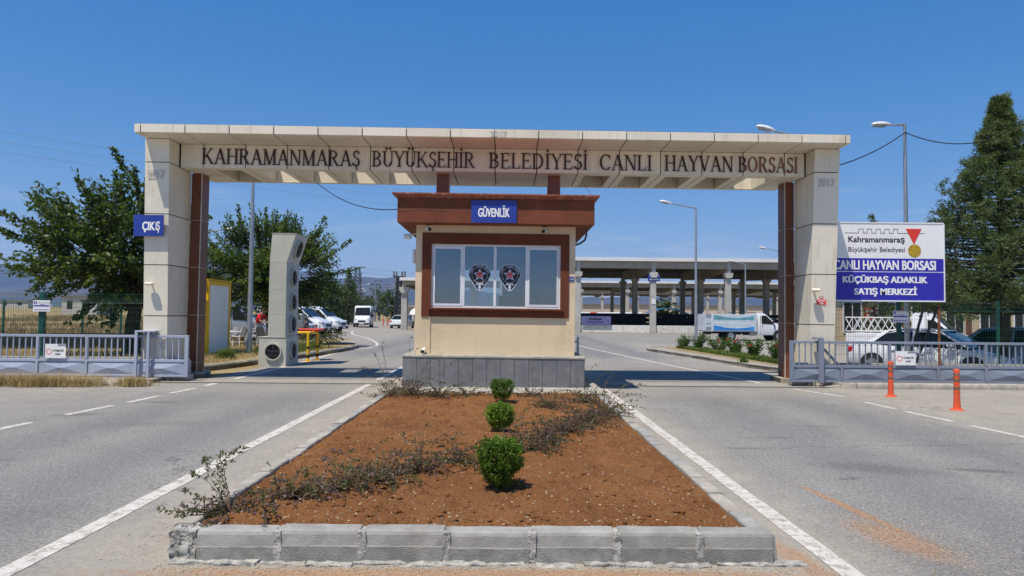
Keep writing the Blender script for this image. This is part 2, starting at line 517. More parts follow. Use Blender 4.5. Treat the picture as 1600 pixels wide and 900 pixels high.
# ------------------------------------------------------------------ geometry helpers
class MB:
    def __init__(s):
        s.v, s.f = [], []

    def add(s, vs, fs):
        b = len(s.v)
        s.v += [tuple(v) for v in vs]
        s.f += [tuple(b + i for i in f) for f in fs]
        return s

    def box(s, x0, x1, y0, y1, z0, z1):
        return s.hexa([(x0, y0, z0), (x1, y0, z0), (x1, y1, z0), (x0, y1, z0), (x0, y0, z1), (x1, y0, z1), (x1, y1, z1), (x0, y1, z1)])

    def hexa(s, p):
        return s.add(p, [(0, 3, 2, 1), (4, 5, 6, 7), (0, 1, 5, 4), (1, 2, 6, 5), (2, 3, 7, 6), (3, 0, 4, 7)])

    def cbox(s, x0, x1, y0, y1, z0, z1, b=.01):
        """box with chamfered edges"""
        b = min(b, (x1 - x0) * .45, (y1 - y0) * .45, (z1 - z0) * .45)
        bm = bmesh.new()
        bmesh.ops.create_cube(bm, size=1)
        for v in bm.verts:
            v.co = Vector(((x0 + x1) / 2 + v.co.x * (x1 - x0), (y0 + y1) / 2 + v.co.y * (y1 - y0), (z0 + z1) / 2 + v.co.z * (z1 - z0)))
        bmesh.ops.bevel(bm, geom=bm.edges[:], offset=b, segments=1, affect='EDGES')
        bm.verts.index_update()
        s.add([v.co[:] for v in bm.verts], [[v.index for v in f.verts] for f in bm.faces])
        bm.free()
        return s

    def prism(s, poly, a0, a1, axis='y'):
        """poly in the two other axes, extruded along axis"""
        n = len(poly)

        def P(p, a):
            return {'y': (p[0], a, p[1]), 'x': (a, p[0], p[1]), 'z': (p[0], p[1], a)}[axis]
        vs = [P(p, a0) for p in poly] + [P(p, a1) for p in poly]
        fs = [tuple(range(n))[::-1], tuple(range(n, 2 * n))] + [(i, (i + 1) % n, n + (i + 1) % n, n + i) for i in range(n)]
        return s.add(vs, fs)

    def tube(s, pts, r, n=8, cap=True):
        pts = [Vector(p) for p in pts]
        rs = r if isinstance(r, (list, tuple)) else [r] * len(pts)
        b = len(s.v)
        ref = None
        for i, p in enumerate(pts):
            d = (pts[min(i + 1, len(pts) - 1)] - pts[max(i - 1, 0)])
            d.normalize()
            if ref is None:
                ref = Vector((0, 0, 1)) if abs(d.z) < .9 else Vector((1, 0, 0))
            u = d.cross(ref).normalized()
            w = d.cross(u).normalized()
            ref = -w if False else ref
            for k in range(n):
                a = 2 * math.pi * k / n
                s.v.append(tuple(p + (u * math.cos(a) + w * math.sin(a)) * rs[i]))
        for i in range(len(pts) - 1):
            for k in range(n):
                s.f.append((b + i * n + k, b + i * n + (k + 1) % n, b + (i + 1) * n + (k + 1) % n, b + (i + 1) * n + k))
        if cap:
            s.f.append(tuple(b + k for k in range(n))[::-1])
            e = b + (len(pts) - 1) * n
            s.f.append(tuple(e + k for k in range(n)))
        return s

    def ring(s, c, ax, r0, r1, d, n=20):
        """annular solid, axis ax ('x','y','z'), depth d from c"""
        c = Vector(c)
        A = {'x': (Vector((0, 1, 0)), Vector((0, 0, 1)), Vector((1, 0, 0))), 'y': (Vector((1, 0, 0)), Vector((0, 0, 1)), Vector((0, 1, 0))), 'z': (Vector((1, 0, 0)), Vector((0, 1, 0)), Vector((0, 0, 1)))}[ax]
        b = len(s.v)
        for k in range(n):
            a = 2 * math.pi * k / n
            e = A[0] * math.cos(a) + A[1] * math.sin(a)
            for (rr, dd) in ((r0, 0), (r1, 0), (r1, d), (r0, d)):
                s.v.append(tuple(c + e * rr + A[2] * dd))
        for k in range(n):
            p, q = b + 4 * k, b + 4 * ((k + 1) % n)
            for i in range(4):
                j = (i + 1) % 4
                s.f.append((p + i, p + j, q + j, q + i))
        return s

    def disc(s, c, ax, r, d, n=20):
        poly = [(r * math.cos(2 * math.pi * k / n), r * math.sin(2 * math.pi * k / n)) for k in range(n)]
        if ax == 'y':
            return s.prism([(c[0] + p[0], c[2] + p[1]) for p in poly], c[1], c[1] + d, 'y')
        if ax == 'x':
            return s.prism([(c[1] + p[0], c[2] + p[1]) for p in poly], c[0], c[0] + d, 'x')
        return s.prism([(c[0] + p[0], c[1] + p[1]) for p in poly], c[2], c[2] + d, 'z')

    def mesh(s, name, mt, smooth=False):
        me = bpy.data.meshes.new(name)
        me.from_pydata(s.v, [], s.f)
        me.materials.append(MC[mt])
        bm = bmesh.new()
        bm.from_mesh(me)
        if len(s.f) < 60000:
            bmesh.ops.recalc_face_normals(bm, faces=bm.faces[:])
        bm.to_mesh(me)
        bm.free()
        if smooth:
            me.shade_smooth()
            me.set_sharp_from_angle(angle=R(40))
        return me

    def build(s, name, mt, parent=None, smooth=False, label=None):
        return link(name, s.mesh(name, mt, smooth), parent, label)


def link(name, me, parent=None, label=None):
    o = bpy.data.objects.new(name, me)
    COL.objects.link(o)
    if parent is not None:
        o.parent = parent
        if parent.type == 'EMPTY':
            o.matrix_parent_inverse = Matrix.Translation(-Vector(parent.location))
    if label:
        o['label'] = label
    return o


def tag(o, label=None, cat=None, group=None, kind=None):
    if label:
        o['label'] = label
    if cat:
        o['category'] = cat
    if group:
        o['group'] = group
    if kind:
        o['kind'] = kind
    return o


def thing(name, loc, label, cat, group=None):
    o = bpy.data.objects.new(name, None)
    o.empty_display_size = .2
    o.location = loc
    COL.objects.link(o)
    return tag(o, label, cat, group)


def copy_tree(o, loc=None, rz=None, label=None, parent=None):
    c = o.copy()
    COL.objects.link(c)
    if parent is not None:
        c.parent = parent
    if loc is not None:
        c.location = loc
    if rz is not None:
        c.rotation_euler = (0, 0, rz)
    if label:
        c['label'] = label
    for ch in list(o.children):
        copy_tree(ch, parent=c)
    return c


def structure(mb, name, mt, smooth=False):
    return tag(mb.build(name, mt, None, smooth), kind='structure')


def text_mesh(body, h, width=None, bold=0., depth=.006, align='LEFT'):
    """returns mesh data of the text: cap height h, optional total width, in the XZ plane facing -Y"""
    cu = bpy.data.curves.new('lettering', 'FONT')
    cu.body = body
    cu.size = 1
    cu.offset = min(bold, .004)
    cu.extrude = .5
    cu.resolution_u = 6
    ob = bpy.data.objects.new('lettering', cu)
    COL.objects.link(ob)
    dg = bpy.context.evaluated_depsgraph_get()
    me = bpy.data.meshes.new_from_object(ob.evaluated_get(dg))
    COL.objects.unlink(ob)
    bpy.data.objects.remove(ob)
    xs = [v.co.x for v in me.vertices]
    x0, x1 = min(xs), max(xs)
    k = h / .73
    kx = k if width is None else width / (x1 - x0)
    for v in me.vertices:
        x, y, z = v.co
        v.co = ((x - x0) * kx, -(z + .5) * depth, y * k)
    if bold > .008:
        # heavier face: the same outline repeated a little to each side and up and down
        src = [v.co.copy() for v in me.vertices]
        fs = [tuple(p.vertices) for p in me.polygons]
        bx = bold * kx * 1.15
        bz = bold * k * .35
        vs, ff = [], []
        for q, (dx, dz) in enumerate(((0, 0), (bx, bz), (-bx, bz), (bx, -bz), (-bx, -bz), (bx * .5, 0), (-bx * .5, 0))):
            b = len(vs)
            vs += [(c.x * (1 - 2 * bx / max(.01, (x1 - x0) * kx)) + bx + dx, c.y * (1 + .012 * q), c.z + dz) for c in src]
            ff += [tuple(b + i for i in f) for f in fs]
        bpy.data.meshes.remove(me)
        me = bpy.data.meshes.new('lettering')
        me.from_pydata(vs, [], ff)
    return me


def text(name, body, x, y, z, h, mt, parent, width=None, bold=0., depth=.006, rot=None, label=None):
    me = text_mesh(body, h, width, bold, depth)
    me.name = name
    if rot is not None:
        me.transform(rot)
    me.transform(Matrix.Translation((x, y, z)))
    me.materials.clear()
    me.materials.append(MC[mt])
    bm = bmesh.new()
    bm.from_mesh(me)
    bmesh.ops.recalc_face_normals(bm, faces=bm.faces[:])
    bm.to_mesh(me)
    bm.free()
    return link(name, me, parent, label)


# ------------------------------------------------------------------ ground
def sstep(a, b, x):
    t = max(0, min(1, (x - a) / (b - a)))
    return t * t * (3 - 2 * t)


def gz(x, y):
    z = -.32 * sstep(9.7, 10.6, x) * sstep(18.2, 19.2, y) * (1 - sstep(37, 45, y))
    if x < 0:
        z += 3.4 * sstep(45, 220, y) * sstep(-26, -60, x) * (.75 + .25 * math.sin(x * .02))
        z += .25 * sstep(30, 50, y) * sstep(-14, -24, x)
    return z


def lines(a, b, fine):
    out_ = []
    x = a
    while x < b:
        out_.append(x)
        x += fine(x)
    return out_ + [b]


xs = [-9000, -4000, -1500, -600, -300] + lines(-180, -32, lambda x: 14) + [-26, -22, -18, -14, -11, -9.5, -8.2, -7.2, -6, -3, 0, 3, 6, 7.5, 8.3, 9.7, 10.0, 10.3, 10.6, 14, 20, 30, 45, 60, 100, 200, 500, 1500, 4000, 9000]
ys = [-30, -10, 0, 5, 10, 14.0, 15.9, 17, 18.2, 18.5, 18.85, 19.2, 22, 26, 30, 34, 37, 39, 41, 43, 45, 50, 55, 60, 67, 80, 95, 115, 140, 170, 200, 240, 300, 450, 700, 1200, 2500, 5000, 12000]


def sheet(flag, dz):
    mb = MB()
    idx = {}

    def vid(i, j):
        if (i, j) not in idx:
            idx[(i, j)] = len(mb.v)
            mb.v.append((xs[i], ys[j], gz(xs[i], ys[j]) + dz))
        return idx[(i, j)]
    for i in range(len(xs) - 1):
        for j in range(len(ys) - 1):
            cx, cy = (xs[i] + xs[i + 1]) / 2, (ys[j] + ys[j + 1]) / 2
            if flag(cx, cy):
                mb.f.append((vid(i, j), vid(i + 1, j), vid(i + 1, j + 1), vid(i, j + 1)))
    return mb


structure(sheet(lambda x, y: True, -.004), 'ground', 'dry_ground', True)


def is_road(x, y):
    if abs(x) > 60 or y < -30 or y > 140:
        return False
    if y < 15.9:
        return True
    if y < 34:
        return -7.2 < x < 60 and not (x < -6 and y > 27 and x < -7.2)
    if y < 45:
        return -9.5 < x < 60
    if y < 67:
        return -26 < x < 60
    return -26 < x < -9.5


structure(sheet(is_road, 0), 'road', 'asphalt', True)


def strip(pts, w, z=.004, name='road_marking', mt='road_paint'):
    """flat painted strip along points"""
    mb = MB()
    b = []
    for i, p in enumerate(pts):
        q0, q1 = Vector(pts[max(i - 1, 0)]), Vector(pts[min(i + 1, len(pts) - 1)])
        d = (q1 - q0).normalized()
        nrm = Vector((-d.y, d.x)) * w / 2
        p = Vector(p)
        b.append((p + nrm, p - nrm))
    for l, r_ in b:
        mb.v += [(l.x, l.y, z + gz(l.x, l.y)), (r_.x, r_.y, z + gz(r_.x, r_.y))]
    mb.f = [(2 * i, 2 * i + 1, 2 * i + 3, 2 * i + 2) for i in range(len(b) - 1)]
    return tag(mb.build(name, mt), kind='structure')


def seg(a, b, n):
    return [(a[0] + (b[0] - a[0]) * i / n + (random.random() - .5) * .012, a[1] + (b[1] - a[1]) * i / n) for i in range(n + 1)]


strip(seg((-3.02, -2), (-3.08, 24), 60), .15)
strip(seg((2.18, -2), (2.16, 15.4), 40), .15)
for a, b in (((-6.86, 8.4), (-6.76, 10.2)), ((-6.74, 10.95), (-6.66, 12.1)), ((-6.62, 12.5), (-6.56, 13.5)), ((-6.56, 13.95), (-6.5, 14.9))):
    strip([a, b], .13)
def smooth(p, n=8):
    q = [p[0]] + list(p) + [p[-1]]
    r_ = []
    for i in range(1, len(q) - 2):
        a_, b_, c2, d_ = (Vector(v) for v in q[i - 1:i + 3])
        for k in range(n):
            t = k / n
            r_.append(tuple(.5 * ((2 * b_) + (c2 - a_) * t + (2 * a_ - 5 * b_ + 4 * c2 - d_) * t * t + (3 * b_ - a_ - 3 * c2 + d_) * t ** 3)))
    return r_ + [p[-1]]


strip(smooth([(-6.5, 15.4), (-6.52, 20), (-6.66, 25), (-6.85, 29), (-6.72, 31.2), (-6.35, 33.4), (-6.6, 36.5), (-7.6, 41), (-9.3, 47), (-11.6, 54), (-13.6, 63), (-15.0, 73)]), .17)
strip([(6.2, 17.0), (5.5, 22), (4.8, 28), (4.25, 33), (3.9, 37.5), (3.4, 43)], .14)
for a, b in (((6.24, 16.75), (6.35, 16.15)), ((6.45, 15.7), (6.88, 14.3)), ((6.84, 13.4), (6.9, 12.45)), ((6.88, 12.1), (6.98, 10.95)), ((6.99, 10.55), (7.2, 8.2))):
    strip([a, b], .12)
# track of the sliding gates
mb = MB().box(-7.9, 7.4, 15.98, 17.05, .0, .0065)
structure(mb, 'gate_track_strip', 'track_concrete')
mb = MB().box(-7.9, 7.4, 16.02, 16.055, .0, .018).box(-7.9, 7.4, 16.09, 16.115, .0, .012)
structure(mb, 'gate_rail', 'dark_steel')


# ------------------------------------------------------------------ raised planting bed
def soil_h(x, y):
    e = min(x + 2.06, 1.63 - x, y - 4.74, 12.86 - y)
    t = max(0, min(1, e / .5))
    h = .165 + .05 * t * (2 - t)
    h += .035 * noise.noise(Vector((x * 1.3, y * 1.1, 3))) * t
    h += .036 * noise.noise(Vector((x * 5, y * 4, 7))) * (.3 + .7 * t)
    h += .017 * noise.noise(Vector((x * 16, y * 15, 1)))
    h += .012 * noise.noise(Vector((x * 41, y * 39, 5)))
    return h


mb = MB()
nx, ny = 230, 380
for j in range(ny + 1):
    t = j / ny
    y = 4.735 + (12.9 - 4.735) * (t ** 1.45)
    for i in range(nx + 1):
        x = -2.065 + 3.70 * i / nx
        mb.v.append((x, y, soil_h(x, y)))
for j in range(ny):
    for i in range(nx):
        a = j * (nx + 1) + i
        mb.f.append((a, a + 1, a + nx + 2, a + nx + 1))
bed = structure(mb, 'flower_bed', 'soil', True)


def kerb_profile(w=.14, h=.2):
    return [(0, 0), (0, .095), (.012, .100), (.028, h - .018), (.048, h), (w, h), (w, 0)]


def kerb(parent, axis, a0, a1, at, sgn, h=.2, w=.14, mt='kerb_concrete', two=True, jit=.006):
    """one kerb stone; axis 'x' runs along x with its face at y=at, sgn = direction from face to back"""
    dz = random.uniform(-jit, jit)
    da = random.uniform(-jit, jit)
    low, top = MB(), MB()
    k = .095 * h / .2
    lowp = [(0, -.02), (.0, k), (w, k), (w, -.02)]
    topp = [(.003, k), (.006, k + .006), (.012, h - .03), (.020, h - .012), (.040, h), (w - .01, h), (w, h - .01), (w, k)]
    for m_, pf in ((low, lowp), (top, topp)):
        n = len(pf)
        segs = 6
        for s_ in range(segs + 1):
            a = a0 + (a1 - a0) * s_ / segs
            for (d, z) in pf:
                q = random.uniform(-.0018, .0018)
                dd = at + sgn * (d + da + q)
                zz = z + dz * (z > .05) + q
                m_.v.append((a, dd, zz) if axis == 'x' else (dd, a, zz))
        for s_ in range(segs):
            for i in range(n):
                m_.f.append((s_ * n + i, s_ * n + (i + 1) % n, (s_ + 1) * n + (i + 1) % n, (s_ + 1) * n + i))
        m_.f.append(tuple(range(n)))
        m_.f.append(tuple(segs * n + i for i in range(n)))
    if two:
        o = top.build('kerb_stone', mt, parent)
        low.build('lower_face', 'kerb_lower', o)
    else:
        top.add(low.v, low.f)
        o = top.build('kerb_stone', mt, parent)
    return o


# front row of seven, with mortar between
fx = [-1.99, -1.455, -.91, -.365, .185, .735, 1.27, 1.765]
for a, b in zip(fx[:-1], fx[1:]):
    kerb(bed, 'x', a + .018, b - .018, 4.60, 1)


def rubble(name, x0, x1, y0, y1, z0, z1, n, amp, mt, parent):
    """rough lumpy block"""
    bm = bmesh.new()
    bmesh.ops.create_cube(bm, size=1)
    bmesh.ops.subdivide_edges(bm, edges=bm.edges[:], cuts=n, use_grid_fill=True)
    for v in bm.verts:
        p = Vector(((x0 + x1) / 2 + v.co.x * (x1 - x0), (y0 + y1) / 2 + v.co.y * (y1 - y0), (z0 + z1) / 2 + v.co.z * (z1 - z0)))
        q = noise.noise_vector(p * 19) * amp + noise.noise_vector(p * 55) * amp * .5
        v.co = p + q
    me = bpy.data.meshes.new(name)
    bm.to_mesh(me)
    bm.free()
    me.materials.append(MC[mt])
    return link(name, me, parent)


for x in fx[1:-1]:
    rubble('mortar_joint', x - .024, x + .024, 4.598, 4.735, 0, .194, 10, .009, 'mortar', bed)
# broken corner at the left end
mb = MB()
rubble('broken_corner', -2.155, -1.985, 4.625, 4.76, -.01, .188, 12, .022, 'mortar', bed)
for side, X0, sg in ((0, -2.205, 1), (1, 1.775, -1)):
    y = 4.76 if side == 0 else 4.62
    while y < 12.95:
        ln = random.choice((.5, .52, .55))
        kerb(bed, 'y', y + .004, min(y + ln, 13.05) - .004, X0, sg, h=.198, w=.145, mt='kerb_concrete' if random.random() < .6 else 'kerb_dusty', two=False, jit=.009)
        y += ln + .004
# island under the booth: its front kerb and deck
mb = MB().box(-2.3, 1.84, 13.17, 19.4, 0, .135)
isl = structure(mb, 'booth_island', 'ledge_concrete')
x = -2.42
while x < 1.84:
    kerb(isl, 'x', x + .004, min(x + .6, 1.87) - .004, 13.05, 1, h=.15, w=.12, mt='kerb_dusty', two=False)
    x += .6
for X0, sg in ((-2.42, 1), (1.96, -1)):
    y = 13.05 if sg > 0 else 13.05
    while y < 19.4:
        kerb(isl, 'y', y + .12 if y < 13.1 else y, y + .595, X0, sg, h=.145, w=.12, mt='kerb_dusty', two=False)
        y += .6
# crumbs of soil, stones and mortar debris
mb = MB()


def pebble(mb, x, y, z, r):
    k = [(1, 0, 0), (0, 1, 0), (-1, 0, 0), (0, -1, 0), (0, 0, 1), (0, 0, -1)]
    vs = [(x + a * r * random.uniform(.6, 1.2), y + b * r * random.uniform(.6, 1.2), z + c_ * r * random.uniform(.4, .8)) for a, b, c_ in k]
    mb.add(vs, [(0, 1, 4), (1, 2, 4), (2, 3, 4), (3, 0, 4), (1, 0, 5), (2, 1, 5), (3, 2, 5), (0, 3, 5)])


for i in range(2600):
    x = random.uniform(-2.03, 1.6)
    y = 4.76 + (12.8 - 4.76) * random.random() ** 2
    pebble(mb, x, y, soil_h(x, y) + .002, random.choice((.004, .005, .006, .008, .012)))
tag(mb.build('pebbles', 'pebble'), 'small pale and brown stones scattered over the red soil of the bed', kind='stuff')
mb = MB()
for i in range(2600):
    x = random.uniform(-2.03, 1.6)
    y = 4.76 + (12.8 - 4.76) * random.random() ** 2
    pebble(mb, x, y, soil_h(x, y), random.choice((.006, .008, .008, .012, .012, .016, .024)))
for i in range(240):
    x = random.uniform(-1.95, 1.5)
    y = 4.85 + (12.6 - 4.85) * random.random() ** 1.6
    pebble(mb, x, y, soil_h(x, y) + .004, random.uniform(.022, .042))
tag(mb.build('soil_clods', 'soil'), 'clods of red soil lying on the bed', kind='stuff')
mb = MB()
for i in range(4200):
    u = random.random()
    if u < .45:
        x, y = random.uniform(-2.2, 2.2), 4.54 - abs(random.gauss(0, .12))
    elif u < .75:
        x, y = random.gauss(2.9, .3), random.gauss(5.1, .5)
    else:
        x, y = random.gauss(-2.4, .15), random.uniform(4.6, 12)
    pebble(mb, x, y, .003, random.choice((.003, .004, .005, .008)))
tag(mb.build('debris', 'pebble'), 'crumbs of soil and gravel strewn on the asphalt round the bed', kind='stuff')
for i in range(14):
    x0 = -2.12 + i * .29 + random.uniform(-.03, .03)
    rubble('mortar_bedding', x0, x0 + random.uniform(.2, .34), 4.60 - random.uniform(.03, .09), 4.66, -.03, random.uniform(.006, .016), 6, .014, 'mortar', bed)



# ------------------------------------------------------------------ small plants of the bed
def leafquad(mb, p, d, n, L, w):
    """a folded leaf: rhombus of two triangles"""
    d = d.normalized()
    s_ = d.cross(n)
    if s_.length < 1e-4:
        s_ = d.orthogonal()
    s_.normalize()
    mb.add([p, p + d * L * .5 + s_ * w / 2, p + d * L, p + d * L * .5 - s_ * w / 2], [(0, 1, 2, 3)])


def rv():
    while True:
        v = Vector((random.uniform(-1, 1), random.uniform(-1, 1), random.uniform(-1, 1)))
        if .05 < v.length < 1:
            return v.normalized()


def box_shrub(x, y, w, h, label, n=1500):
    z0 = soil_h(x, y)
    t = thing('boxwood_shrub', (x, y, z0), label, 'shrub', 'clipped boxwoods in a row along the bed')
    st = MB()
    lf = MB()
    for k in range(16):
        a = random.uniform(0, 6.28)
        st.tube([(x, y, z0 - .02), (x + .2 * w * math.cos(a), y + .2 * w * math.sin(a), z0 + h * .35), (x + .38 * w * math.cos(a), y + .38 * w * math.sin(a), z0 + h * .8)], [.006, .004, .002], 4, False)
    st.build('stem', 'bark', t)
    for k in range(n // 4):
        u = random.random() ** .7
        a = random.uniform(0, 6.28)
        zz = u * h
        prof = (.55 + .75 * u - .45 * max(0, u - .6) / .4 * 1.2) * .5
        rr = 1.12 * w * prof * (random.random() ** .35) * (1 + .18 * math.sin(3 * a + x * 7 + 4 * u) + .14 * math.sin(7 * a + u * 9) + .14 * noise.noise(Vector((a * 2, u * 5, y))))
        c = Vector((x + rr * math.cos(a), y + rr * math.sin(a), z0 + .02 + zz * (1 + .06 * math.sin(5 * a))))
        axis = (Vector((math.cos(a), math.sin(a), .9)) + rv() * .5).normalized()
        for q in range(9):
            p = c + axis * (q * .0065)
            dd = (axis * .5 + rv()).normalized()
            leafquad(lf, p, dd, rv(), random.uniform(.017, .027), random.uniform(.011, .016))
    lf.build('foliage', 'leaf_box', t)


box_shrub(-.035, 5.66, .285, .335, 'largest bright green clipped boxwood, nearest the front kerb of the bed', 3600)
box_shrub(-.055, 8.42, .265, .285, 'middle clipped boxwood between the nearest one and the one by the booth', 2600)
box_shrub(-.05, 11.2, .30, .30, 'farthest clipped boxwood, just in front of the grey base of the booth', 2200)


def creeper(x, y, spread, hgt, n, label, arch=None, dens=26):
    z0 = soil_h(x, y) if -2.06 < x < 1.63 else .2
    t = thing('low_shrub', (x, y, z0), label, 'shrub', 'straggly low shrubs planted in lines across the bed')
    st, lf, lp, fl = MB(), MB(), MB(), MB()
    stems = []
    for k in range(n):
        a = random.uniform(0, 6.28)
        L = spread * random.uniform(.35, 1.25)
        H = hgt * random.uniform(.10, 1.05) ** 1.3
        stems.append((a, L, H, random.uniform(.3, 1.0)))
        stems.append((a + random.uniform(-.6, .6), L * random.uniform(.5, 1.2), H * .45, random.uniform(.3, .8)))
    for q in (arch or []):
        stems.append(q)
    for a, L, H, dr in stems:
        pts = []
        for i in range(7):
            u = i / 6
            r_ = L * u
            zz = H * (math.sin(min(1, u / max(.35, dr)) * math.pi / 2)) * (1 - .45 * max(0, u - dr))
            pts.append(Vector((x + r_ * math.cos(a + .25 * math.sin(u * 4)), y + r_ * math.sin(a + .25 * math.sin(u * 4)), z0 + zz)))
        st.tube(pts, [.0032 - .0022 * i / 6 for i in range(7)], 4, False)
        m_ = max(6, int(dens * 1.05 * L / .35))
        purple = random.random() < .38
        for i in range(m_):
            u = random.uniform(.12, 1) * 5.99
            i0 = int(u)
            p = pts[i0].lerp(pts[i0 + 1], u - i0)
            d = (pts[i0 + 1] - pts[i0]).normalized() * .5 + rv()
            (lp if purple else lf) and leafquad(lp if purple else lf, p, d, rv(), random.uniform(.022, .040), random.uniform(.011, .018))
            if random.random() < .014:
                for w_ in range(3):
                    leafquad(fl, p + rv() * .008, rv(), rv(), .014, .011)
    st.build('stem', 'twig', t)
    if lf.v:
        lf.build('foliage', 'leaf_creeper', t)
    if lp.v:
        lp.build('plum_foliage', 'leaf_plum', t)
    if fl.v:
        fl.build('blossom', 'blossom', t)


F_ = 'straggly low shrub '
creeper(-1.93, 5.05, .42, .16, 16, F_ + 'at the broken front left corner of the kerb', [(2.7, .5, .26, .6), (2.3, .65, .33, .6), (2.95, .45, .14, .8), (3.3, .32, .08, .9), (1.9, .6, .36, .9), (2.5, .4, .30, .9), (2.1, .5, .30, .8), (2.0, .7, .34, .7)], 34)
creeper(-1.62, 5.35, .40, .24, 24, F_ + 'second along the front left diagonal from the corner')
creeper(-1.30, 5.55, .42, .22, 24, F_ + 'third along the front left diagonal from the corner')
creeper(-1.02, 5.85, .42, .26, 22, F_ + 'fourth along the front left diagonal from the corner', [(1.7, .3, .30, .9)])
creeper(-.72, 6.25, .40, .30, 20, F_ + 'fifth in the left diagonal, with a plum coloured upright tip', [(1.4, .12, .42, .95), (1.9, .1, .38, .95)])
creeper(-.42, 6.65, .40, .26, 18, F_ + 'last of the left diagonal before the nearest boxwood')
creeper(.20, 7.15, .42, .28, 22, F_ + 'just behind and right of the nearest boxwood', [(1.5, .2, .4, .9)])
creeper(.42, 7.75, .42, .27, 24, F_ + 'second along the right diagonal from the nearest boxwood')
creeper(.72, 8.35, .45, .30, 26, F_ + 'third along the right diagonal from the nearest boxwood', [(1.2, .3, .42, .9)])
creeper(1.02, 9.1, .50, .32, 28, F_ + 'fourth along the right diagonal, with yellowing leaves')
creeper(1.38, 9.9, .52, .36, 30, F_ + 'by the right kerb near its far end, long shoots over the kerb', [(.3, .7, .45, .7), (.0, .6, .32, .8), (-.4, .55, .25, .9), (1.1, .5, .55, .9)])
creeper(1.30, 11.4, .5, .34, 22, F_ + 'at the far right corner of the bed', [(.8, .3, .62, .95), (.1, .5, .5, .8), (1.4, .2, .8, .95)])
creeper(.62, 10.6, .5, .24, 22, F_ + 'midway between the far boxwood and the right kerb')
creeper(.50, 12.2, .5, .22, 14, F_ + 'under the booth base right of the far boxwood', [(1.6, .25, .5, .95)])
creeper(-.62, 12.1, .5, .20, 18, F_ + 'under the booth base left of the far boxwood')
creeper(-1.10, 11.9, .5, .24, 24, F_ + 'in front of the left half of the booth base', [(1.5, .2, .75, .95), (1.0, .3, .55, .9)])
creeper(-1.55, 12.0, .5, .30, 26, F_ + 'near the front left corner of the booth base', [(1.4, .2, .8, .95), (.6, .45, .6, .9), (2.0, .3, 1.0, .95)])
creeper(-1.95, 12.2, .5, .32, 24, F_ + 'at the far left corner of the bed with shoots over the kerb', [(2.2, .45, .95, .95), (2.9, .7, .5, .7), (2.6, .5, .75, .9), (3.2, .5, .35, .8)])

# ------------------------------------------------------------------ security booth
TILT = .0045
booth = thing('security_booth', (-.23, 14.3, .135), 'small cream and brown security booth on a grey base in the middle of the gateway', 'booth')
bx0, bx1, by0, by1 = -2.08, 1.62, 14.33, 18.9
MB().box(bx0 + .03, bx1 - .03, by0 + .03, by1 - .03, .13, .70).build('base', 'ledge_concrete', booth)
n = 13
w_ = (bx1 - bx0) / n
for i in range(n):
    MB().cbox(bx0 + i * w_ + .0025, bx0 + (i + 1) * w_ - .0025, by0 + random.uniform(-.003, .003), by0 + .028, .13, .712 + random.uniform(-.002, .001), .004).build('cladding_slab', 'slab_grey', booth)
for i in range(15):
    y0 = by0 + .03 + i * .3
    for xx in ((bx0 + random.uniform(0, .003), bx0 + .028), (bx1 - .028, bx1 - random.uniform(0, .003))):
        MB().cbox(xx[0], xx[1], y0 + .003, y0 + .297, .13, .712, .004).build('cladding_slab', 'slab_grey', booth)
MB().cbox(bx0 - .012, bx1 + .012, by0 - .015, by1, .714, .765, .012).build('ledge', 'ledge_concrete', booth)
wx0, wx1, wy0, wy1 = -1.89, 1.44, 14.66, 18.3
WZ0, WZ1 = .765, 3.46
ox0, ox1, oz0, oz1 = -1.56, 1.13, 1.735, 3.06   # front window opening
MB().box(wx0, ox0, wy0, wy0 + .2, WZ0, WZ1).box(ox1, wx1, wy0, wy0 + .2, WZ0, WZ1).box(ox0, ox1, wy0, wy0 + .2, WZ0, oz0).box(ox0, ox1, wy0, wy0 + .2, oz1, WZ1).build('front_wall', 'wall_plaster', booth)
# side and rear walls with their windows
for X0, X1 in ((wx0, wx0 + .2), (wx1 - .2, wx1)):
    MB().box(X0, X1, wy0 + .2, 15.3, WZ0, WZ1).box(X0, X1, 15.3, 17.4, WZ0, 1.75).box(X0, X1, 15.3, 17.4, 3.0, WZ1).box(X0, X1, 17.4, wy1, WZ0, WZ1).build('side_wall', 'wall_plaster', booth)
MB().box(wx0 + .2, -1.2, wy1 - .2, wy1, WZ0, WZ1).box(-.1, wx1 - .2, wy1 - .2, wy1, WZ0, WZ1).box(-1.2, -.1, wy1 - .2, wy1, WZ0, 1.2).box(-1.2, -.1, wy1 - .2, wy1, 2.75, WZ1).build('rear_wall', 'interior', booth)
MB().box(wx0 + .2, wx1 - .2, wy0 + .2, wy1 - .2, .766, .80).build('floor', 'interior_dark', booth)
MB().box(wx0 + .2, wx1 - .2, wy0 + .2, wy1 - .2, 3.3, 3.40).build('ceiling', 'interior', booth)
for X0 in (wx0 + .09, wx1 - .10):
    fr_ = MB().box(X0 - .01, X0 + .03, 15.3, 15.36, 1.75, 3.0).box(X0 - .01, X0 + .03, 17.34, 17.4, 1.75, 3.0).box(X0 - .01, X0 + .03, 16.32, 16.38, 1.75, 3.0).box(X0 - .008, X0 + .028, 15.36, 17.34, 1.75, 1.81).box(X0 - .008, X0 + .028, 15.36, 17.34, 2.94, 3.0).build('side_window', 'white_frame', booth)
    MB().box(X0 + .005, X0 + .011, 15.36, 17.34, 1.81, 2.94).build('pane', 'window_glass', fr_)
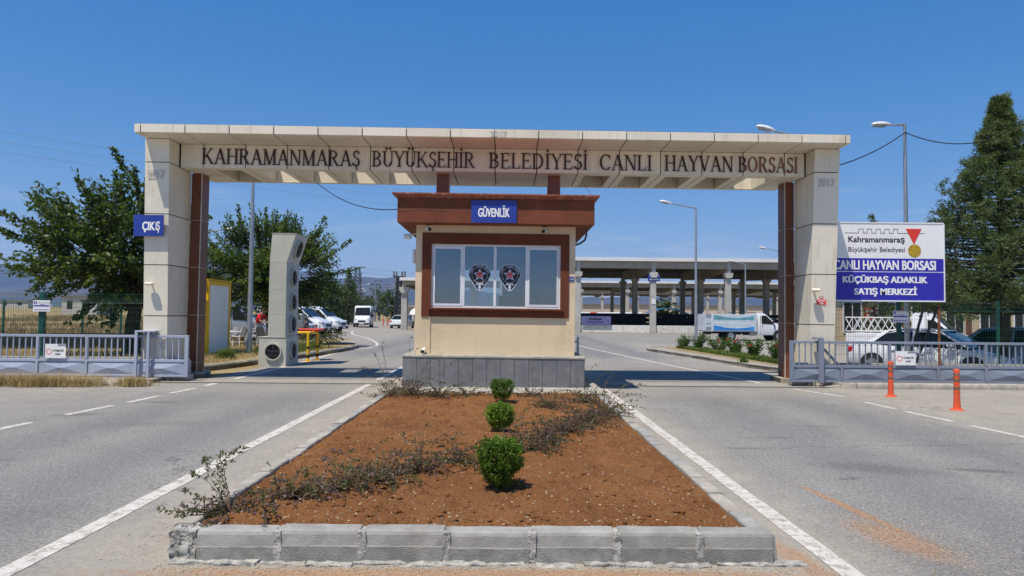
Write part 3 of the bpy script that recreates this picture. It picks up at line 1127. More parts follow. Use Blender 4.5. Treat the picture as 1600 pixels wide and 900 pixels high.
# brown painted border, slightly proud of the plaster
bX0, bX1, bZ0, bZ1 = -1.755, 1.31, 1.545, 3.295
MB().box(bX0, ox0 + .0, wy0 - .022, wy0 + .02, bZ0, bZ1).box(ox1, bX1, wy0 - .022, wy0 + .02, bZ0, bZ1).box(ox0, ox1, wy0 - .0215, wy0 + .0195, bZ0, oz0).box(ox0, ox1, wy0 - .0215, wy0 + .0195, oz1, bZ1).build('window_border', 'border_paint', booth)
MB().cbox(ox0 - .06, ox1 + .06, wy0 - .105, wy0 + .05, oz0 - .045, oz0 - .004, .006).build('window_sill', 'border_paint', booth)
# aluminium window: outer frame, mullions, sashes
wf_ = MB()
fy0, fy1 = wy0 + .035, wy0 + .095
wf_.box(ox0, ox0 + .045, fy0, fy1, oz0, oz1).box(ox1 - .045, ox1, fy0, fy1, oz0, oz1)
wf_.box(ox0 + .045, ox1 - .045, fy0 - .003, fy1 + .003, oz0, oz0 + .04).box(ox0 + .045, ox1 - .045, fy0 - .003, fy1 + .003, oz1 - .035, oz1)
mull = [-.895, -.235, .43]
for x in mull:
    wf_.box(x - .028, x + .028, fy0 - .006, fy1, oz0 + .04, oz1 - .035)
wframe = wf_.build('window_frame', 'white_frame', booth)
for x0, x1 in ((ox0 + .045, mull[0] - .028), (mull[2] + .028, ox1 - .045)):
    z0, z1 = oz0 + .04, oz1 - .035
    MB().box(x0, x0 + .03, fy0 - .012, fy0 + .02, z0, z1).box(x1 - .03, x1, fy0 - .012, fy0 + .02, z0, z1).box(x0 + .03, x1 - .03, fy0 - .010, fy0 + .018, z0, z0 + .045).box(x0 + .03, x1 - .03, fy0 - .010, fy0 + .018, z1 - .06, z1).build('sliding_sash', 'white_frame', booth)
px_ = [ox0 + .045] + mull + [ox1 - .045]
for a, b in zip(px_[:-1], px_[1:]):
    MB().box(a, b, fy0 + .026, fy0 + .032, oz0 + .04, oz1 - .035).build('window_pane', 'window_glass', booth)


# inside: desk, cabinet, monitor, office chair
def inside():
    t = thing('desk', (-.2, 15.5, .8), 'grey desk inside the booth behind the front windows', 'desk')
    MB().cbox(-1.3, .9, 15.1, 15.8, 1.50, 1.54, .006).build('desk_top', 'interior', t)
    for x in (-1.25, .82):
        MB().box(x, x + .03, 15.12, 15.78, .8, 1.498).build('side_panel', 'interior', t)
    t = thing('monitor', (-.1, 15.4, 1.54), 'dark computer monitor on the desk inside the booth', 'monitor')
    MB().cbox(-.15, .35, 15.45, 15.49, 1.68, 2.02, .008).build('screen', 'black_matt', t)
    MB().box(.08, .12, 15.47, 15.5, 1.55, 1.70).box(0, .2, 15.40, 15.56, 1.542, 1.555).build('stand', 'black_matt', t)
    t = thing('cabinet', (-1.4, 17.3, .8), 'tall pale cabinet seen through the left pane of the booth', 'cabinet')
    MB().cbox(-1.62, -1.22, 16.9, 17.5, .8, 2.62, .01).build('carcass', 'interior', t)
    MB().cbox(-1.60, -1.24, 16.885, 16.899, .85, 2.58, .004).build('door', 'interior', t)
    t = thing('office_chair', (.55, 16.4, .8), 'dark office chair standing inside the booth', 'chair')
    MB().cbox(.3, .8, 16.2, 16.7, 1.24, 1.32, .03).build('seat', 'black_matt', t)
    MB().cbox(.32, .78, 16.62, 16.69, 1.38, 2.05, .03).build('backrest', 'black_matt', t)
    MB().tube([(.55, 16.45, .84), (.55, 16.45, 1.25)], .03).box(.3, .8, 16.42, 16.48, .82, .85).box(.52, .58, 16.2, 16.7, .82, .848).build('pedestal', 'black_matt', t)


inside()
# brown cornice (parapet) with a thin lip
cx0, cx1, cy0, cy1 = -2.24, 1.79, 14.31, 18.75
MB().cbox(cx0, cx1, cy0, cy1, 3.455, 3.965, .01).build('cornice', 'fascia_paint', booth)
mb = MB()
lo = [(cx0, cy0), (cx1, cy0), (cx1, cy1), (cx0, cy1)]
hi = [(cx0 - .10, cy0 - .10), (cx1 + .10, cy0 - .10), (cx1 + .10, cy1 + .1), (cx0 - .10, cy1 + .1)]
mb.hexa([(p[0], p[1], 3.966) for p in lo] + [(p[0], p[1], 4.03) for p in hi])
mb.hexa([(p[0], p[1], 4.03) for p in hi] + [(p[0], p[1], 4.058) for p in hi])
mb.build('cornice_lip', 'lip_paint', booth)
# crack in the render of the cornice
pts = [(cx0 + .01, 3.69)]
while pts[-1][0] < cx0 + 1.0:
    pts.append((pts[-1][0] + random.uniform(.03, .06), pts[-1][1] + random.uniform(-.014, .013)))
MB().tube([(p[0], cy0 - .001, p[1]) for p in pts], [.006] * 3 + [.004] * (len(pts) - 3), 5).build('crack', 'panel_core', booth)
# cable duct and little camera on the front wall
MB().box(-1.585, -1.56, wy0 - .02, wy0 - .001, .766, 1.543).build('cable_duct', 'wall_plaster', booth)
booth.rotation_euler = (0, TILT, 0)


def cctv(x, y, z, dx, label, below=True):
    t = thing('security_camera', (x, y, z), label, 'camera')
    MB().cbox(x - .035, x + .035, y - .02, y + .05, z - .01, z + .0, .004).build('mount', 'black_matt', t)
    s_ = -1 if below else 1
    MB().tube([(x, y + .02, z), (x, y + .01, z + s_ * .07)], .012).build('arm', 'white_paint', t)
    c_ = Vector((x, y, z + s_ * .085))
    d = Vector((dx, -.9, -.25)).normalized()
    h_ = MB().tube([c_ - d * .08, c_ + d * .09], .036, 12).build('housing', 'white_paint', t, True)
    MB().tube([c_ + d * .0905, c_ + d * .115], [.036, .033], 12).build('lens', 'black_matt', h_)


cctv(-1.62, 14.50, 3.45, .55, 'white security camera under the left part of the booth cornice')
cctv(.80, 14.50, 3.43, -.35, 'white security camera under the right part of the booth cornice')
cctv(-1.68, 14.56, .775, -.1, 'small security camera standing on the ledge at the left foot of the booth wall', False)
t = thing('floodlight', (-2.0, 14.8, 3.2), 'small white lamp on the left side wall under the booth cornice', 'lamp')
MB().tube([(-1.9, 14.85, 3.3), (-2.02, 14.75, 3.25)], .012).build('arm', 'white_paint', t)
MB().cbox(-2.14, -1.98, 14.66, 14.78, 3.17, 3.27, .02).build('head', 'lamp_shell', t)
t = thing('alarm_siren', (-1.93, 14.8, 2.85), 'small white alarm box on the left side wall of the booth', 'alarm')
MB().cbox(-1.96, -1.892, 14.72, 14.86, 2.66, 2.96, .015).build('housing', 'white_paint', t)
t = thing('drain_pipe', (1.6, 14.9, 3.1), 'thin dark pipe curving from the right soffit of the booth to its wall', 'pipe')
MB().tube([(1.70, 14.85, 3.45), (1.70, 14.85, 3.30), (1.67, 14.85, 3.20), (1.58, 14.85, 3.13), (1.45, 14.85, 3.08)], .022, 8).build('pipe', 'dark_steel', t, True)
# GÜVENLİK sign
t = thing('booth_sign', (-.25, 14.27, 3.48), 'blue sign reading GÜVENLİK on the brown cornice of the booth', 'sign')
MB().box(-.715, .21, 14.285, 14.302, 3.472, 3.93).build('sign_board', 'sign_blue', t)
text('lettering', 'GÜVENLİK', -.575, 14.284, 3.595, .18, 'print_white', t, width=.645, bold=.035, depth=.004)
# house number
t = thing('number_plate', (1.38, 14.63, 2.35), 'small blue number plate 126 at the right edge of the booth wall', 'sign')
MB().cbox(1.32, 1.43, 14.645, 14.657, 2.31, 2.405, .003).build('plate', 'sign_blue', t)
text('lettering', '126', 1.338, 14.6445, 2.335, .045, 'print_white', t, width=.075, depth=.002)


# police style emblems on the two middle panes
def emblem(cx, cz, label):
    y = fy0 + .020
    t = thing('window_sticker', (cx, y, cz - .33), label, 'sticker', 'round badge stickers on the booth window')

    def shield(k, up_=0.):
        pts = []
        for i in range(40):
            a = 2 * math.pi * i / 40
            r_ = .235 * k
            xx, zz = r_ * math.sin(a), r_ * math.cos(a)
            if zz < 0:
                zz *= 1.0 + .42 * (-zz / r_) ** 1.0
                xx *= 1 - .28 * min(1, (-zz / r_))
            pts.append((cx + xx, cz + .06 + zz + up_))
        return pts
    MB().prism(shield(1.0), y - .001, y, 'y').build('badge_border', 'print_silver', t)
    MB().prism(shield(.93), y - .002, y - .001, 'y').build('badge_field', 'print_black', t)
    MB().ring((cx, y - .003, cz + .06), 'y', .158, .166, .001, 36).build('badge_ring', 'print_silver', t)
    # lettered arc round the top: short silver blocks
    mb = MB()
    for i in range(17):
        if i in (4, 5, 11):
            continue
        a = R(-76 + i * 9.5)
        u, v = Vector((math.sin(a), math.cos(a))), Vector((math.cos(a), -math.sin(a)))
        c_ = Vector((cx, cz + .06)) + u * .192
        q = [c_ + u * .012 + v * .010, c_ + u * .012 - v * .010, c_ - u * .012 - v * .010, c_ - u * .012 + v * .010]
        mb.prism([(p.x, p.y) for p in q], y - .0032, y - .002, 'y')
    tag(mb.build('badge_lettering', 'print_silver', t), kind='stuff')
    st = []
    for i in range(10):
        a = math.pi * i / 5
        r_ = .138 if i % 2 == 0 else .066
        st.append((cx + r_ * math.sin(a), cz + .06 + r_ * math.cos(a)))
    MB().prism(st, y - .0045, y - .002, 'y').build('badge_star', 'print_silver', t)
    MB().disc((cx, y - .006, cz + .06), 'y', .073, .0015, 28).build('badge_ring', 'print_silver', t)
    MB().disc((cx, y - .0075, cz + .06), 'y', .064, .0015, 28).build('badge_disc', 'print_red', t)
    cr = []
    for i in range(17):
        a = R(140 + i * 260 / 16 - 90 + 0)
        a = R(-220 + i * 260 / 16)
        cr.append((cx + .037 * math.cos(a), cz + .055 + .037 * math.sin(a)))
    for i in range(17):
        a = R(40 - i * 260 / 16)
        cr.append((cx + .031 * math.cos(a), cz + .062 + .034 * math.sin(a)))
    mb = MB()
    for i in range(16):
        mb.prism([cr[i], cr[i + 1], cr[32 - i], cr[33 - i]], y - .0088, y - .0076, 'y')
    mb.build('badge_crescent', 'print_white', t)
    MB().disc((cx, y - .0088, cz + .098), 'y', .010, .001, 5).build('badge_small_star', 'print_white', t)
    mb = MB()
    mb.prism([(cx - .012, cz - .115), (cx + .012, cz - .115), (cx + .03, cz - .20), (cx, cz - .262), (cx - .03, cz - .20)], y - .0032, y - .002, 'y')
    for s_ in (-1, 1):
        mb.prism([(cx + s_ * .012, cz - .115), (cx + s_ * .055, cz - .105), (cx + s_ * .088, cz - .145), (cx + s_ * .075, cz - .152), (cx + s_ * .05, cz - .125), (cx + s_ * .022, cz - .15)], y - .0038, y - .002, 'y')
        mb.disc((cx + s_ * .055, y - .0036, cz - .147), 'y', .011, .0012, 8)
    mb.build('badge_wings', 'print_silver', t)


emblem(-.545, 2.37, 'round black and silver badge sticker with red disc on the second pane from the left')
emblem(.085, 2.37, 'round black and silver badge sticker with red disc on the third pane from the left')
# post and rail right of the booth, yellow capped post left
t = thing('guard_rail', (1.55, 15.0, .765), 'dark grey steel post with a short rail beside the right wall of the booth', 'railing')
MB().box(1.555, 1.605, 15.3, 15.35, .765, 1.13).build('post', 'grey_steel', t)
MB().box(1.44, 1.554, 15.31, 15.34, 1.015, 1.05).build('rail', 'grey_steel', t)
t = thing('yellow_bollard', (-1.98, 16.2, .765), 'pale bollard with yellow cap beside the left wall of the booth', 'bollard')
MB().tube([(-1.97, 16.2, .7651), (-1.97, 16.2, 1.12)], .04, 12).build('post', 'galvanised', t)
MB().tube([(-1.97, 16.2, 1.12), (-1.97, 16.2, 1.18), (-1.97, 16.2, 1.205)], [.05, .05, .02], 12).build('cap', 'yellow_paint', t)

# ------------------------------------------------------------------ gateway
gate = thing('entrance_gateway', (-.33, 16.4, 0), 'wide cream panelled entrance gateway with brown piers and lettered beam over the road', 'gateway')
YL, YF, YB = 15.72, 16.74, 18.65
GX0, GX1 = -8.40, 7.76
HS, HT, HB = 5.59, 5.775, 5.015
J0, JD = -8.25, .9934
JX = [GX0] + [J0 + JD * i for i in range(17)] + [GX1]
G2 = .011
# dark carcass behind the joints
core = MB()
core.box(GX0 + .02, GX1 - .02, YL + .02, YB - .02, HS + .02, HT - .06)
core.box(GX0 + .6, GX1 - .6, YF + .02, YF + .16, HB + .02, HS + .02)
core.box(GX0 + .6, GX1 - .6, YB - .16, YB - .02, HB + .02, HS + .02)
OPEN_TOP = {2, 3, 4, 5, 14}
core2 = MB()


def panel(name, *a, mt='panel', b=.004):
    return MB().cbox(*a, b).build(name, mt, gate)


hole_y0, hole_y1 = YF + .42, YB - .16
# roof slab: solid strips with openings over the open bays
gate_core = MB()
gate_core.box(GX0 + .02, GX1 - .02, YL + .02, YF + .52, HS + .02, HT - .03)
gate_core.box(GX0 + .02, GX1 - .02, YB - .18, YB - .02, HS + .02, HT - .03)
for i in range(18):
    a, b = max(GX0 + .02, JX[i] - .0), min(GX1 - .02, JX[i + 1])
    bay = i - 1
    if bay in OPEN_TOP:
        gate_core.box(a, a + .16, YF + .52, YB - .18, HS + .02, HT - .03)
        gate_core.box(b - .16, b, YF + .52, YB - .18, HS + .02, HT - .03)
    else:
        gate_core.box(a, b, YF + .52, YB - .18, HS + .02, HT - .03)
gate_core.box(GX0 + .6, GX1 - .6, YF + .02, YF + .14, HB + .02, HS + .02)
gate_core.box(GX0 + .6, GX1 - .6, YB - .14, YB - .02, HB + .02, HS + .02)
gate_core.build('beam_core', 'panel_core', gate)
for i in range(18):
    a, b = JX[i] + G2, JX[i + 1] - G2
    bay = i - 1
    panel('lip_panel', a, b, YL + random.uniform(-.003, .003), YL + .03, HS - .002, HT)
    panel('lip_soffit_panel', a, b, YL + .034, YF - .002, HS - .014, HS + .015)
    if 1 <= i <= 16:
        a2, b2 = a, b
        if i == 1:
            a2 = -7.80
        if i == 16:
            b2 = 7.13
        if b2 - a2 > .05:
            panel('fascia_panel', a2, b2, YF + random.uniform(-.002, .002), YF + .03, HB, HS - .018)
            panel('rear_panel', a2, b2, YB - .03, YB, HB, HT)
            openb = (1 <= bay <= 5) or (10 <= bay <= 14)
            if openb:
                panel('beam_soffit_panel', a2, b2, YF + .034, hole_y0 - .16, HB - .006, HB + .022)
                panel('beam_soffit_panel', a2, b2, YB - .17, YB - .034, HB - .006, HB + .022)
                # ribs beside the opening, and the cream lining of the recess
                for r0, r1 in ((a2, a2 + .17), (b2 - .17, b2)):
                    panel('rib', r0, r1, hole_y0 - .156, YB - .174, HB - .005, HS + .01)
                MB().box(a2 + .172, b2 - .172, hole_y0 - .18, hole_y0 - .164, HB + .024, HS + .01).build('recess_lining', 'panel', gate)
                MB().box(a2 + .172, b2 - .172, YB - .168, YB - .150, HB + .024, HS + .01).build('recess_lining', 'panel', gate)
            else:
                panel('beam_soffit_panel', a2, b2, YF + .034, YB - .034, HB - .006, HB + .022)
MB().box(GX0 + .03, GX1 - .03, YL + .01, YF + .5, HT - .028, HT - .003).build('top_sheet', 'roof_white', gate)
MB().tube([(GX0 + .01, YL + .012, HT + .004), (GX1 - .01, YL + .012, HT + .004)], .006, 6).build('edge_trim', 'dark_steel', gate)


# columns: leaning front face, panels with recessed joints
def column(xo, xi, yft, yfb, side):
    """xo outer x, xi inner x; front face runs from yfb at the ground to yft at the top"""
    zs = [.0, .29, 1.47, 2.65, 3.83, HB + .01, HS - .016]
    yb = 17.42
    def yf(z):
        return yfb + (yft - yfb) * z / HS
    x0, x1 = min(xo, xi), max(xo, xi)
    MB().hexa([(x0 + .02, yf(0) + .02, 0), (x1 - .02, yf(0) + .02, 0), (x1 - .02, yb - .02, 0), (x0 + .02, yb - .02, 0), (x0 + .02, yf(HS) + .02, HS - .02), (x1 - .02, yf(HS) + .02, HS - .02), (x1 - .02, yb - .02, HS - .02), (x0 + .02, yb - .02, HS - .02)]).build('column_core', 'panel_core', gate)
    for za, zb in zip(zs[:-1], zs[1:]):
        a, b = za + .011, zb - .011
        o = random.uniform(-.003, .003)
        ya, yb_ = yf(a) + o, yf(b) + o
        MB().hexa([(x0, ya, a), (x1, ya, a), (x1, ya + .025, a), (x0, ya + .025, a), (x0, yb_, b), (x1, yb_, b), (x1, yb_ + .025, b), (x0, yb_ + .025, b)]).build('front_panel', 'panel', gate)
        ye = yb if zb < HB + .1 else YF - .004
        for X0, X1 in ((x0 + .0, x0 + .022), (x1 - .022, x1)):
            yy = ye if abs((X0 + X1) / 2 - xi) < .1 else yb
            MB().hexa([(X0, ya + .029, a), (X1, ya + .029, a), (X1, yy, a), (X0, yy, a), (X0, yb_ + .029, b), (X1, yb_ + .029, b), (X1, yy, b), (X0, yy, b)]).build('side_panel', 'panel', gate)


column(GX0 + .01, -7.835, 16.22, 16.46, -1)
column(GX1 - .01, 7.165, 16.22, 16.62, 1)


def pier(x0, x1, inner):
    y0, y1 = 17.425, 17.87
    zs = [.10, .33, 1.49, 2.67, 3.84, HB - .008]
    MB().box(x0 + .012, x1 - .012, y0 + .012, y1 - .012, .05, HB - .01).build('pier_core', 'brown_trim', gate)
    for za, zb in zip(zs[:-1], zs[1:]):
        a, b = za + .008, zb - .008
        MB().cbox(x0 + (.02 if inner < 0 else 0), x1 - (.02 if inner > 0 else 0), y0, y0 + .0118, a, b, .003).build('pier_panel', 'brown_panel', gate)
        xi = x1 if inner > 0 else x0
        MB().cbox(min(xi, xi - inner * .0118), max(xi, xi - inner * .0118), y0 + .02, y1 - .01, a, b, .003).build('pier_panel', 'brown_panel', gate)
    MB().box(*((x1 - .014, x1 + .004) if inner > 0 else (x0 - .004, x0 + .014)), y0 - .006, y0 + .018, .1, HB - .01).build('corner_trim', 'brown_trim', gate)


pier(-7.832, -7.575, 1)
pier(6.93, 7.162, -1)
# posts from booth roof to beam
for x in (-1.72, .98):
    MB().cbox(x, x + .30, 17.05, 17.35, 3.9, HB - .008, .006).build('roof_post', 'brown_panel', gate)
    MB().box(x - .012, x - .001, 17.04, 17.06, 4.0, HB - .01).box(x + .301, x + .312, 17.04, 17.06, 4.0, HB - .01).build('post_trim', 'brown_trim', gate)
# rope and cable on the beam soffit are separate things further down

# ---- serif lettering of the beam, built stroke by stroke
T, t_ = .116, .05


class GL(MB):
    k = 0

    def q(s, pts):
        s.k += 1
        s.prism(pts, -.03 - .0004 * s.k, 0, 'y')
        return s

    def bar(s, x0, y0, x1, y1, w):
        return s.q([(x0 - w / 2, y0), (x0 + w / 2, y0), (x1 + w / 2, y1), (x1 - w / 2, y1)])

    def hb(s, x0, x1, y, h=.035):
        return s.q([(x0, y), (x1, y), (x1, y + h), (x0, y + h)])

    def serif(s, x, y, w=.15):
        return s.hb(x - w, x + w, y if y < .5 else y - .035)

    def arc(s, cx, cy, rx, ry, a0, a1, n=14, th=None, tv=None):
        th, tv = th or T, tv or t_
        for i in range(n):
            p = []
            for a in (a0 + (a1 - a0) * i / n, a0 + (a1 - a0) * (i + 1) / n):
                c_, s_ = math.cos(R(a)), math.sin(R(a))
                p.append(((cx + rx * c_, cy + ry * s_), (cx + (rx - th) * c_, cy + (ry - tv) * s_)))
            s.q([p[0][0], p[1][0], p[1][1], p[0][1]])
        return s

    def dot(s, x, y=1.17, r=.075):
        return s.q([(x + r * math.cos(2 * math.pi * i / 10), y + r * math.sin(2 * math.pi * i / 10)) for i in range(10)])


def glyph(ch):
    g_ = GL()
    if ch == 'K':
        g_.bar(.16, 0, .16, 1, T).bar(.24, .42, .66, 1, t_).bar(.36, .56, .74, 0, T * 1.15).serif(.16, 0).serif(.16, 1).serif(.66, 1, .11).serif(.74, 0, .13)
        return g_, .84
    if ch == 'A':
        g_.bar(.13, 0, .42, 1, t_).bar(.42, 1, .72, 0, T * 1.1).hb(.22, .62, .32, .04).serif(.13, 0, .11).serif(.72, 0, .13)
        return g_, .84
    if ch == 'H':
        g_.bar(.16, 0, .16, 1, T).bar(.70, 0, .70, 1, T).hb(.2, .68, .49, .045)
        for x in (.16, .70):
            g_.serif(x, 0).serif(x, 1)
        return g_, .86
    if ch == 'R':
        g_.bar(.16, 0, .16, 1, T).arc(.32, .745, .31, .255, -90, 90).hb(.16, .33, .95, .05).hb(.16, .33, .49, .05).bar(.38, .5, .66, 0, T * 1.1).serif(.16, 0).serif(.7, 0, .1).hb(.02, .16, .965)
        return g_, .80
    if ch == 'M':
        g_.bar(.16, 0, .16, 1, t_).bar(.18, 1, .48, 0, T).bar(.48, 0, .80, 1, t_).bar(.82, 0, .82, 1, T).serif(.16, 0, .11).serif(.82, 0).hb(.03, .2, .965).hb(.8, .97, .965)
        return g_, .98
    if ch == 'N':
        g_.bar(.16, 0, .16, 1, t_).bar(.17, 1, .70, 0, T).bar(.72, 0, .72, 1, t_).serif(.16, 0, .11).hb(.02, .2, .965).serif(.72, 1, .11)
        return g_, .86
    if ch in 'SŞ':
        g_.arc(.31, .76, .22, .25, 30, 265, 12, .085, .07).arc(.31, .27, .25, .28, 90, -155, 12, .12, .07)
        g_.bar(.485, .78, .485, .95, .035).bar(.085, .05, .085, .24, .035)
        if ch == 'Ş':
            g_.bar(.31, -.1, .31, .0, .05).arc(.31, -.15, .09, .085, -110, 80, 7, .05, .045)
        return g_, .60
    if ch == 'B':
        g_.bar(.16, 0, .16, 1, T).arc(.32, .755, .27, .245, -90, 90).arc(.32, .265, .33, .265, -90, 90).hb(.02, .33, .955, .045).hb(.16, .33, .5, .035).hb(.02, .33, 0, .045)
        return g_, .74
    if ch in 'UÜ':
        g_.bar(.16, .3, .16, 1, T).bar(.66, .3, .66, 1, t_).arc(.39, .31, .297, .31, 180, 360, 12, .13, .06).serif(.16, 1).serif(.66, 1, .11)
        if ch == 'Ü':
            g_.dot(.28).dot(.54)
        return g_, .80
    if ch == 'Y':
        g_.bar(.12, 1, .40, .46, T).bar(.68, 1, .42, .46, t_).bar(.40, 0, .40, .5, T).serif(.40, 0).serif(.12, 1, .12).serif(.68, 1, .1)
        return g_, .78
    if ch == 'E':
        g_.bar(.16, 0, .16, 1, T).hb(.02, .58, .955, .045).hb(.02, .6, 0, .045).hb(.16, .46, .49, .04).bar(.565, .80, .565, .98, .03).bar(.59, .02, .59, .22, .03).bar(.46, .40, .46, .62, .03)
        return g_, .68
    if ch in 'Iİ':
        g_.bar(.17, 0, .17, 1, T).serif(.17, 0).serif(.17, 1)
        if ch == 'İ':
            g_.dot(.17)
        return g_, .36
    if ch == 'L':
        g_.bar(.16, 0, .16, 1, T).serif(.16, 1).hb(.02, .58, 0, .045).bar(.57, .02, .57, .24, .03)
        return g_, .66
    if ch == 'D':
        g_.bar(.16, 0, .16, 1, T).arc(.28, .5, .46, .5, -90, 90, 16).hb(.02, .3, .95, .05).hb(.02, .3, 0, .05)
        return g_, .84
    if ch == 'V':
        g_.bar(.12, 1, .42, 0, T).bar(.70, 1, .42, 0, t_).serif(.12, 1, .12).serif(.70, 1, .1)
        return g_, .80
    if ch == 'O':
        g_.arc(.42, .5, .38, .51, 0, 360, 24, .13, .055)
        return g_, .86
    if ch == 'C':
        g_.arc(.44, .5, .40, .51, 48, 318, 20, .13, .055).bar(.70, .70, .70, .98, .035)
        return g_, .80


GC = {}


def word(wd, x0, x1, z, h, mt=None):
    adv = [glyph(c_)[1] for c_ in wd]
    k = (x1 - x0) / sum(adv)
    x = x0
    for i, c_ in enumerate(wd):
        mtn = mt[i] if isinstance(mt, list) else (mt or 'letter_dark')
        g_, w = glyph(c_)
        m2 = MB()
        dz = random.uniform(-.004, .004)
        m2.v = [(x + p[0] * k, YF - .004 + p[1], z + dz + p[2] * h) for p in g_.v]
        m2.f = g_.f
        m2.build('letter', mtn, gate)
        x += w * k


LZ, LH = HB + .085, .372
word('KAHRAMANMARAŞ', -7.30, -3.52, LZ, LH)
word('BÜYÜKŞEHİR', -3.25, -.78, LZ, LH)
word('BELEDİYESİ', -.46, 1.93, LZ, LH)
word('CANLI', 2.19, 3.47, LZ, LH)
word('HAYVAN', 3.76, 5.42, LZ, LH)
word('BORSASI', 5.53, 6.98, LZ, LH, ['letter_dark'] + ['letter_faded'] * 6)
gate.rotation_euler = (0, TILT, 0)


def ghost(x, y, z, h, w, label, lean=0.):
    text('faded_year', '2017', x, y, z, h, 'ghost_print', gate, width=w, bold=.015, depth=.003, label=label, rot=Matrix.Rotation(lean, 4, 'X') if lean else None)


ghost(-8.33, 16.247, 4.66, .19, .40, 'faded grey year 2017 on the left column', math.atan(.24 / HS))
ghost(7.25, 16.272, 4.70, .19, .40, 'faded grey year 2017 on the right column', math.atan(.40 / HS))
ghost(-.40, YL - .006, 5.61, .13, .37, 'faded grey year 2017 on the lip of the beam')


# ------------------------------------------------------------------ signs and fittings on the columns
t = thing('exit_sign', (-8.25, 16.25, 3.35), 'blue sign reading ÇIKIŞ fixed to the left column of the gateway', 'sign')
MB().cbox(-8.57, -7.89, 16.21, 16.232, 3.335, 3.825, .003).build('sign_board', 'sign_blue', t)
text('lettering', 'ÇIK', -8.37, 16.209, 3.475, .20, 'print_white', t, width=.29, bold=.035, depth=.004)
text('lettering', 'IŞ', -8.065, 16.209, 3.475, .20, 'print_white', t, width=.095, bold=.03, depth=.004)
for x, y, sgn, side in ((-8.20, 16.38, 1, 'left'), (7.22, 16.45, 1, 'right')):
    t = thing('wall_light', (x, y - .15, 2.22), 'small cream light on a bracket on the %s column of the gateway' % side, 'lamp')
    MB().tube([(x + .0, y + .08, 2.24), (x + .02, y - .12, 2.26)], .02).build('bracket', 'panel', t)
    MB().cbox(x - .09, x + .11, y - .20, y - .08, 2.20, 2.28, .03).build('head', 'panel', t)
t = thing('speed_sign', (7.42, 16.50, 1.9), 'white and red speed limit plate showing 20 on the right column', 'sign')
yp = 16.47
MB().box(7.31, 7.53, yp, yp + .006, 1.905, 2.205).build('plate', 'sign_white', t)
MB().box(7.31, 7.53, yp - .002, yp - .0005, 1.905, 2.03).build('red_field', 'print_orange', t)
MB().ring((7.42, yp - .003, 2.118), 'y', .058, .078, .002, 24).build('red_ring', 'print_red', t)
text('lettering', '20', 7.385, yp - .002, 2.092, .052, 'print_black', t, width=.07, bold=.03, depth=.002)
text('lettering', 'AZAMİ', 7.335, yp - .003, 1.975, .032, 'print_white', t, width=.17, bold=.03, depth=.002)
text('lettering', 'HIZ', 7.37, yp - .003, 1.922, .032, 'print_white', t, width=.10, bold=.03, depth=.002)


# ------------------------------------------------------------------ sliding gates
def sliding_gate(xe, dirn, length, label):
    """xe = inner free end; runs outward in dirn"""
    y = 16.36
    t = thing('sliding_gate', (xe, y, .09), label, 'gate', 'sliding gates on their track')
    X = lambda d: xe + dirn * d

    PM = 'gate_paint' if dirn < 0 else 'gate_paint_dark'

    def B(d0, d1, y0, y1, z0, z1, nm='frame', b=.004, mt=PM):
        a, c_ = sorted((X(d0), X(d1)))
        return MB().cbox(a, c_, y0, y1, z0, z1, b).build(nm, mt, t)
    B(0, .085, y - .03, y + .03, .10, 1.06, 'end_post')
    B(.086, length, y - .028, y + .028, 1.00, 1.058, 'top_rail')
    B(.086, length, y - .028, y + .028, .44, .50, 'middle_rail')
    B(.086, length, y - .028, y + .028, .10, .15, 'bottom_rail')
    d = .085
    i = 0
    bay = 1.125
    while d < length:
        e = min(d + bay, length)
        if i:
            B(d - .03, d + .03, y - .034, y + .034, .152, .438, 'post')
            if i % 2 == 0 or dirn < 0:
                B(d - .03, d + .03, y - .034, y + .034, .502, .998, 'post')
        # pressed pyramid panel
        a, c_ = d + (.034 if i else .004), e - .034
        xa, xb = sorted((X(a), X(c_)))
        xm = (xa + xb) / 2
        zz0, zz1, zm = .155, .435, .295
        yo, yi = y - .006, y - .050
        mb = MB()
        mb.add([(xa, yo, zz0), (xb, yo, zz0), (xb, yo, zz1), (xa, yo, zz1), (xm - .06, yi, zm), (xm + .06, yi, zm), (xa, yo + .012, zz0), (xb, yo + .012, zz0), (xb, yo + .012, zz1), (xa, yo + .012, zz1)],
               [(0, 1, 5, 4), (1, 2, 5), (2, 3, 4, 5), (3, 0, 4), (6, 9, 8, 7), (0, 6, 7, 1), (1, 7, 8, 2), (2, 8, 9, 3), (3, 9, 6, 0)])
        mb.build('pressed_panel', PM, t)
        nb = 8
        for k in range(1, nb):
            q = d + bay * k / nb
            if q < length - .05:
                B(q - .013, q + .013, y - .012, y + .012, .502, .998, 'bar', .003)
        d += bay
        i += 1
    for q in (.45, 3.0):
        MB().disc((X(q), y - .02, .065), 'y', .05, .04, 16).build('wheel', 'dark_steel', t)
    return t


gl_ = sliding_gate(-7.30, -1, 7.5, 'pale grey steel sliding gate on the left with pressed panels, half hidden by dry grass')
gr_ = sliding_gate(6.62, 1, 8.2, 'pale grey steel sliding gate on the right behind the orange bollards')
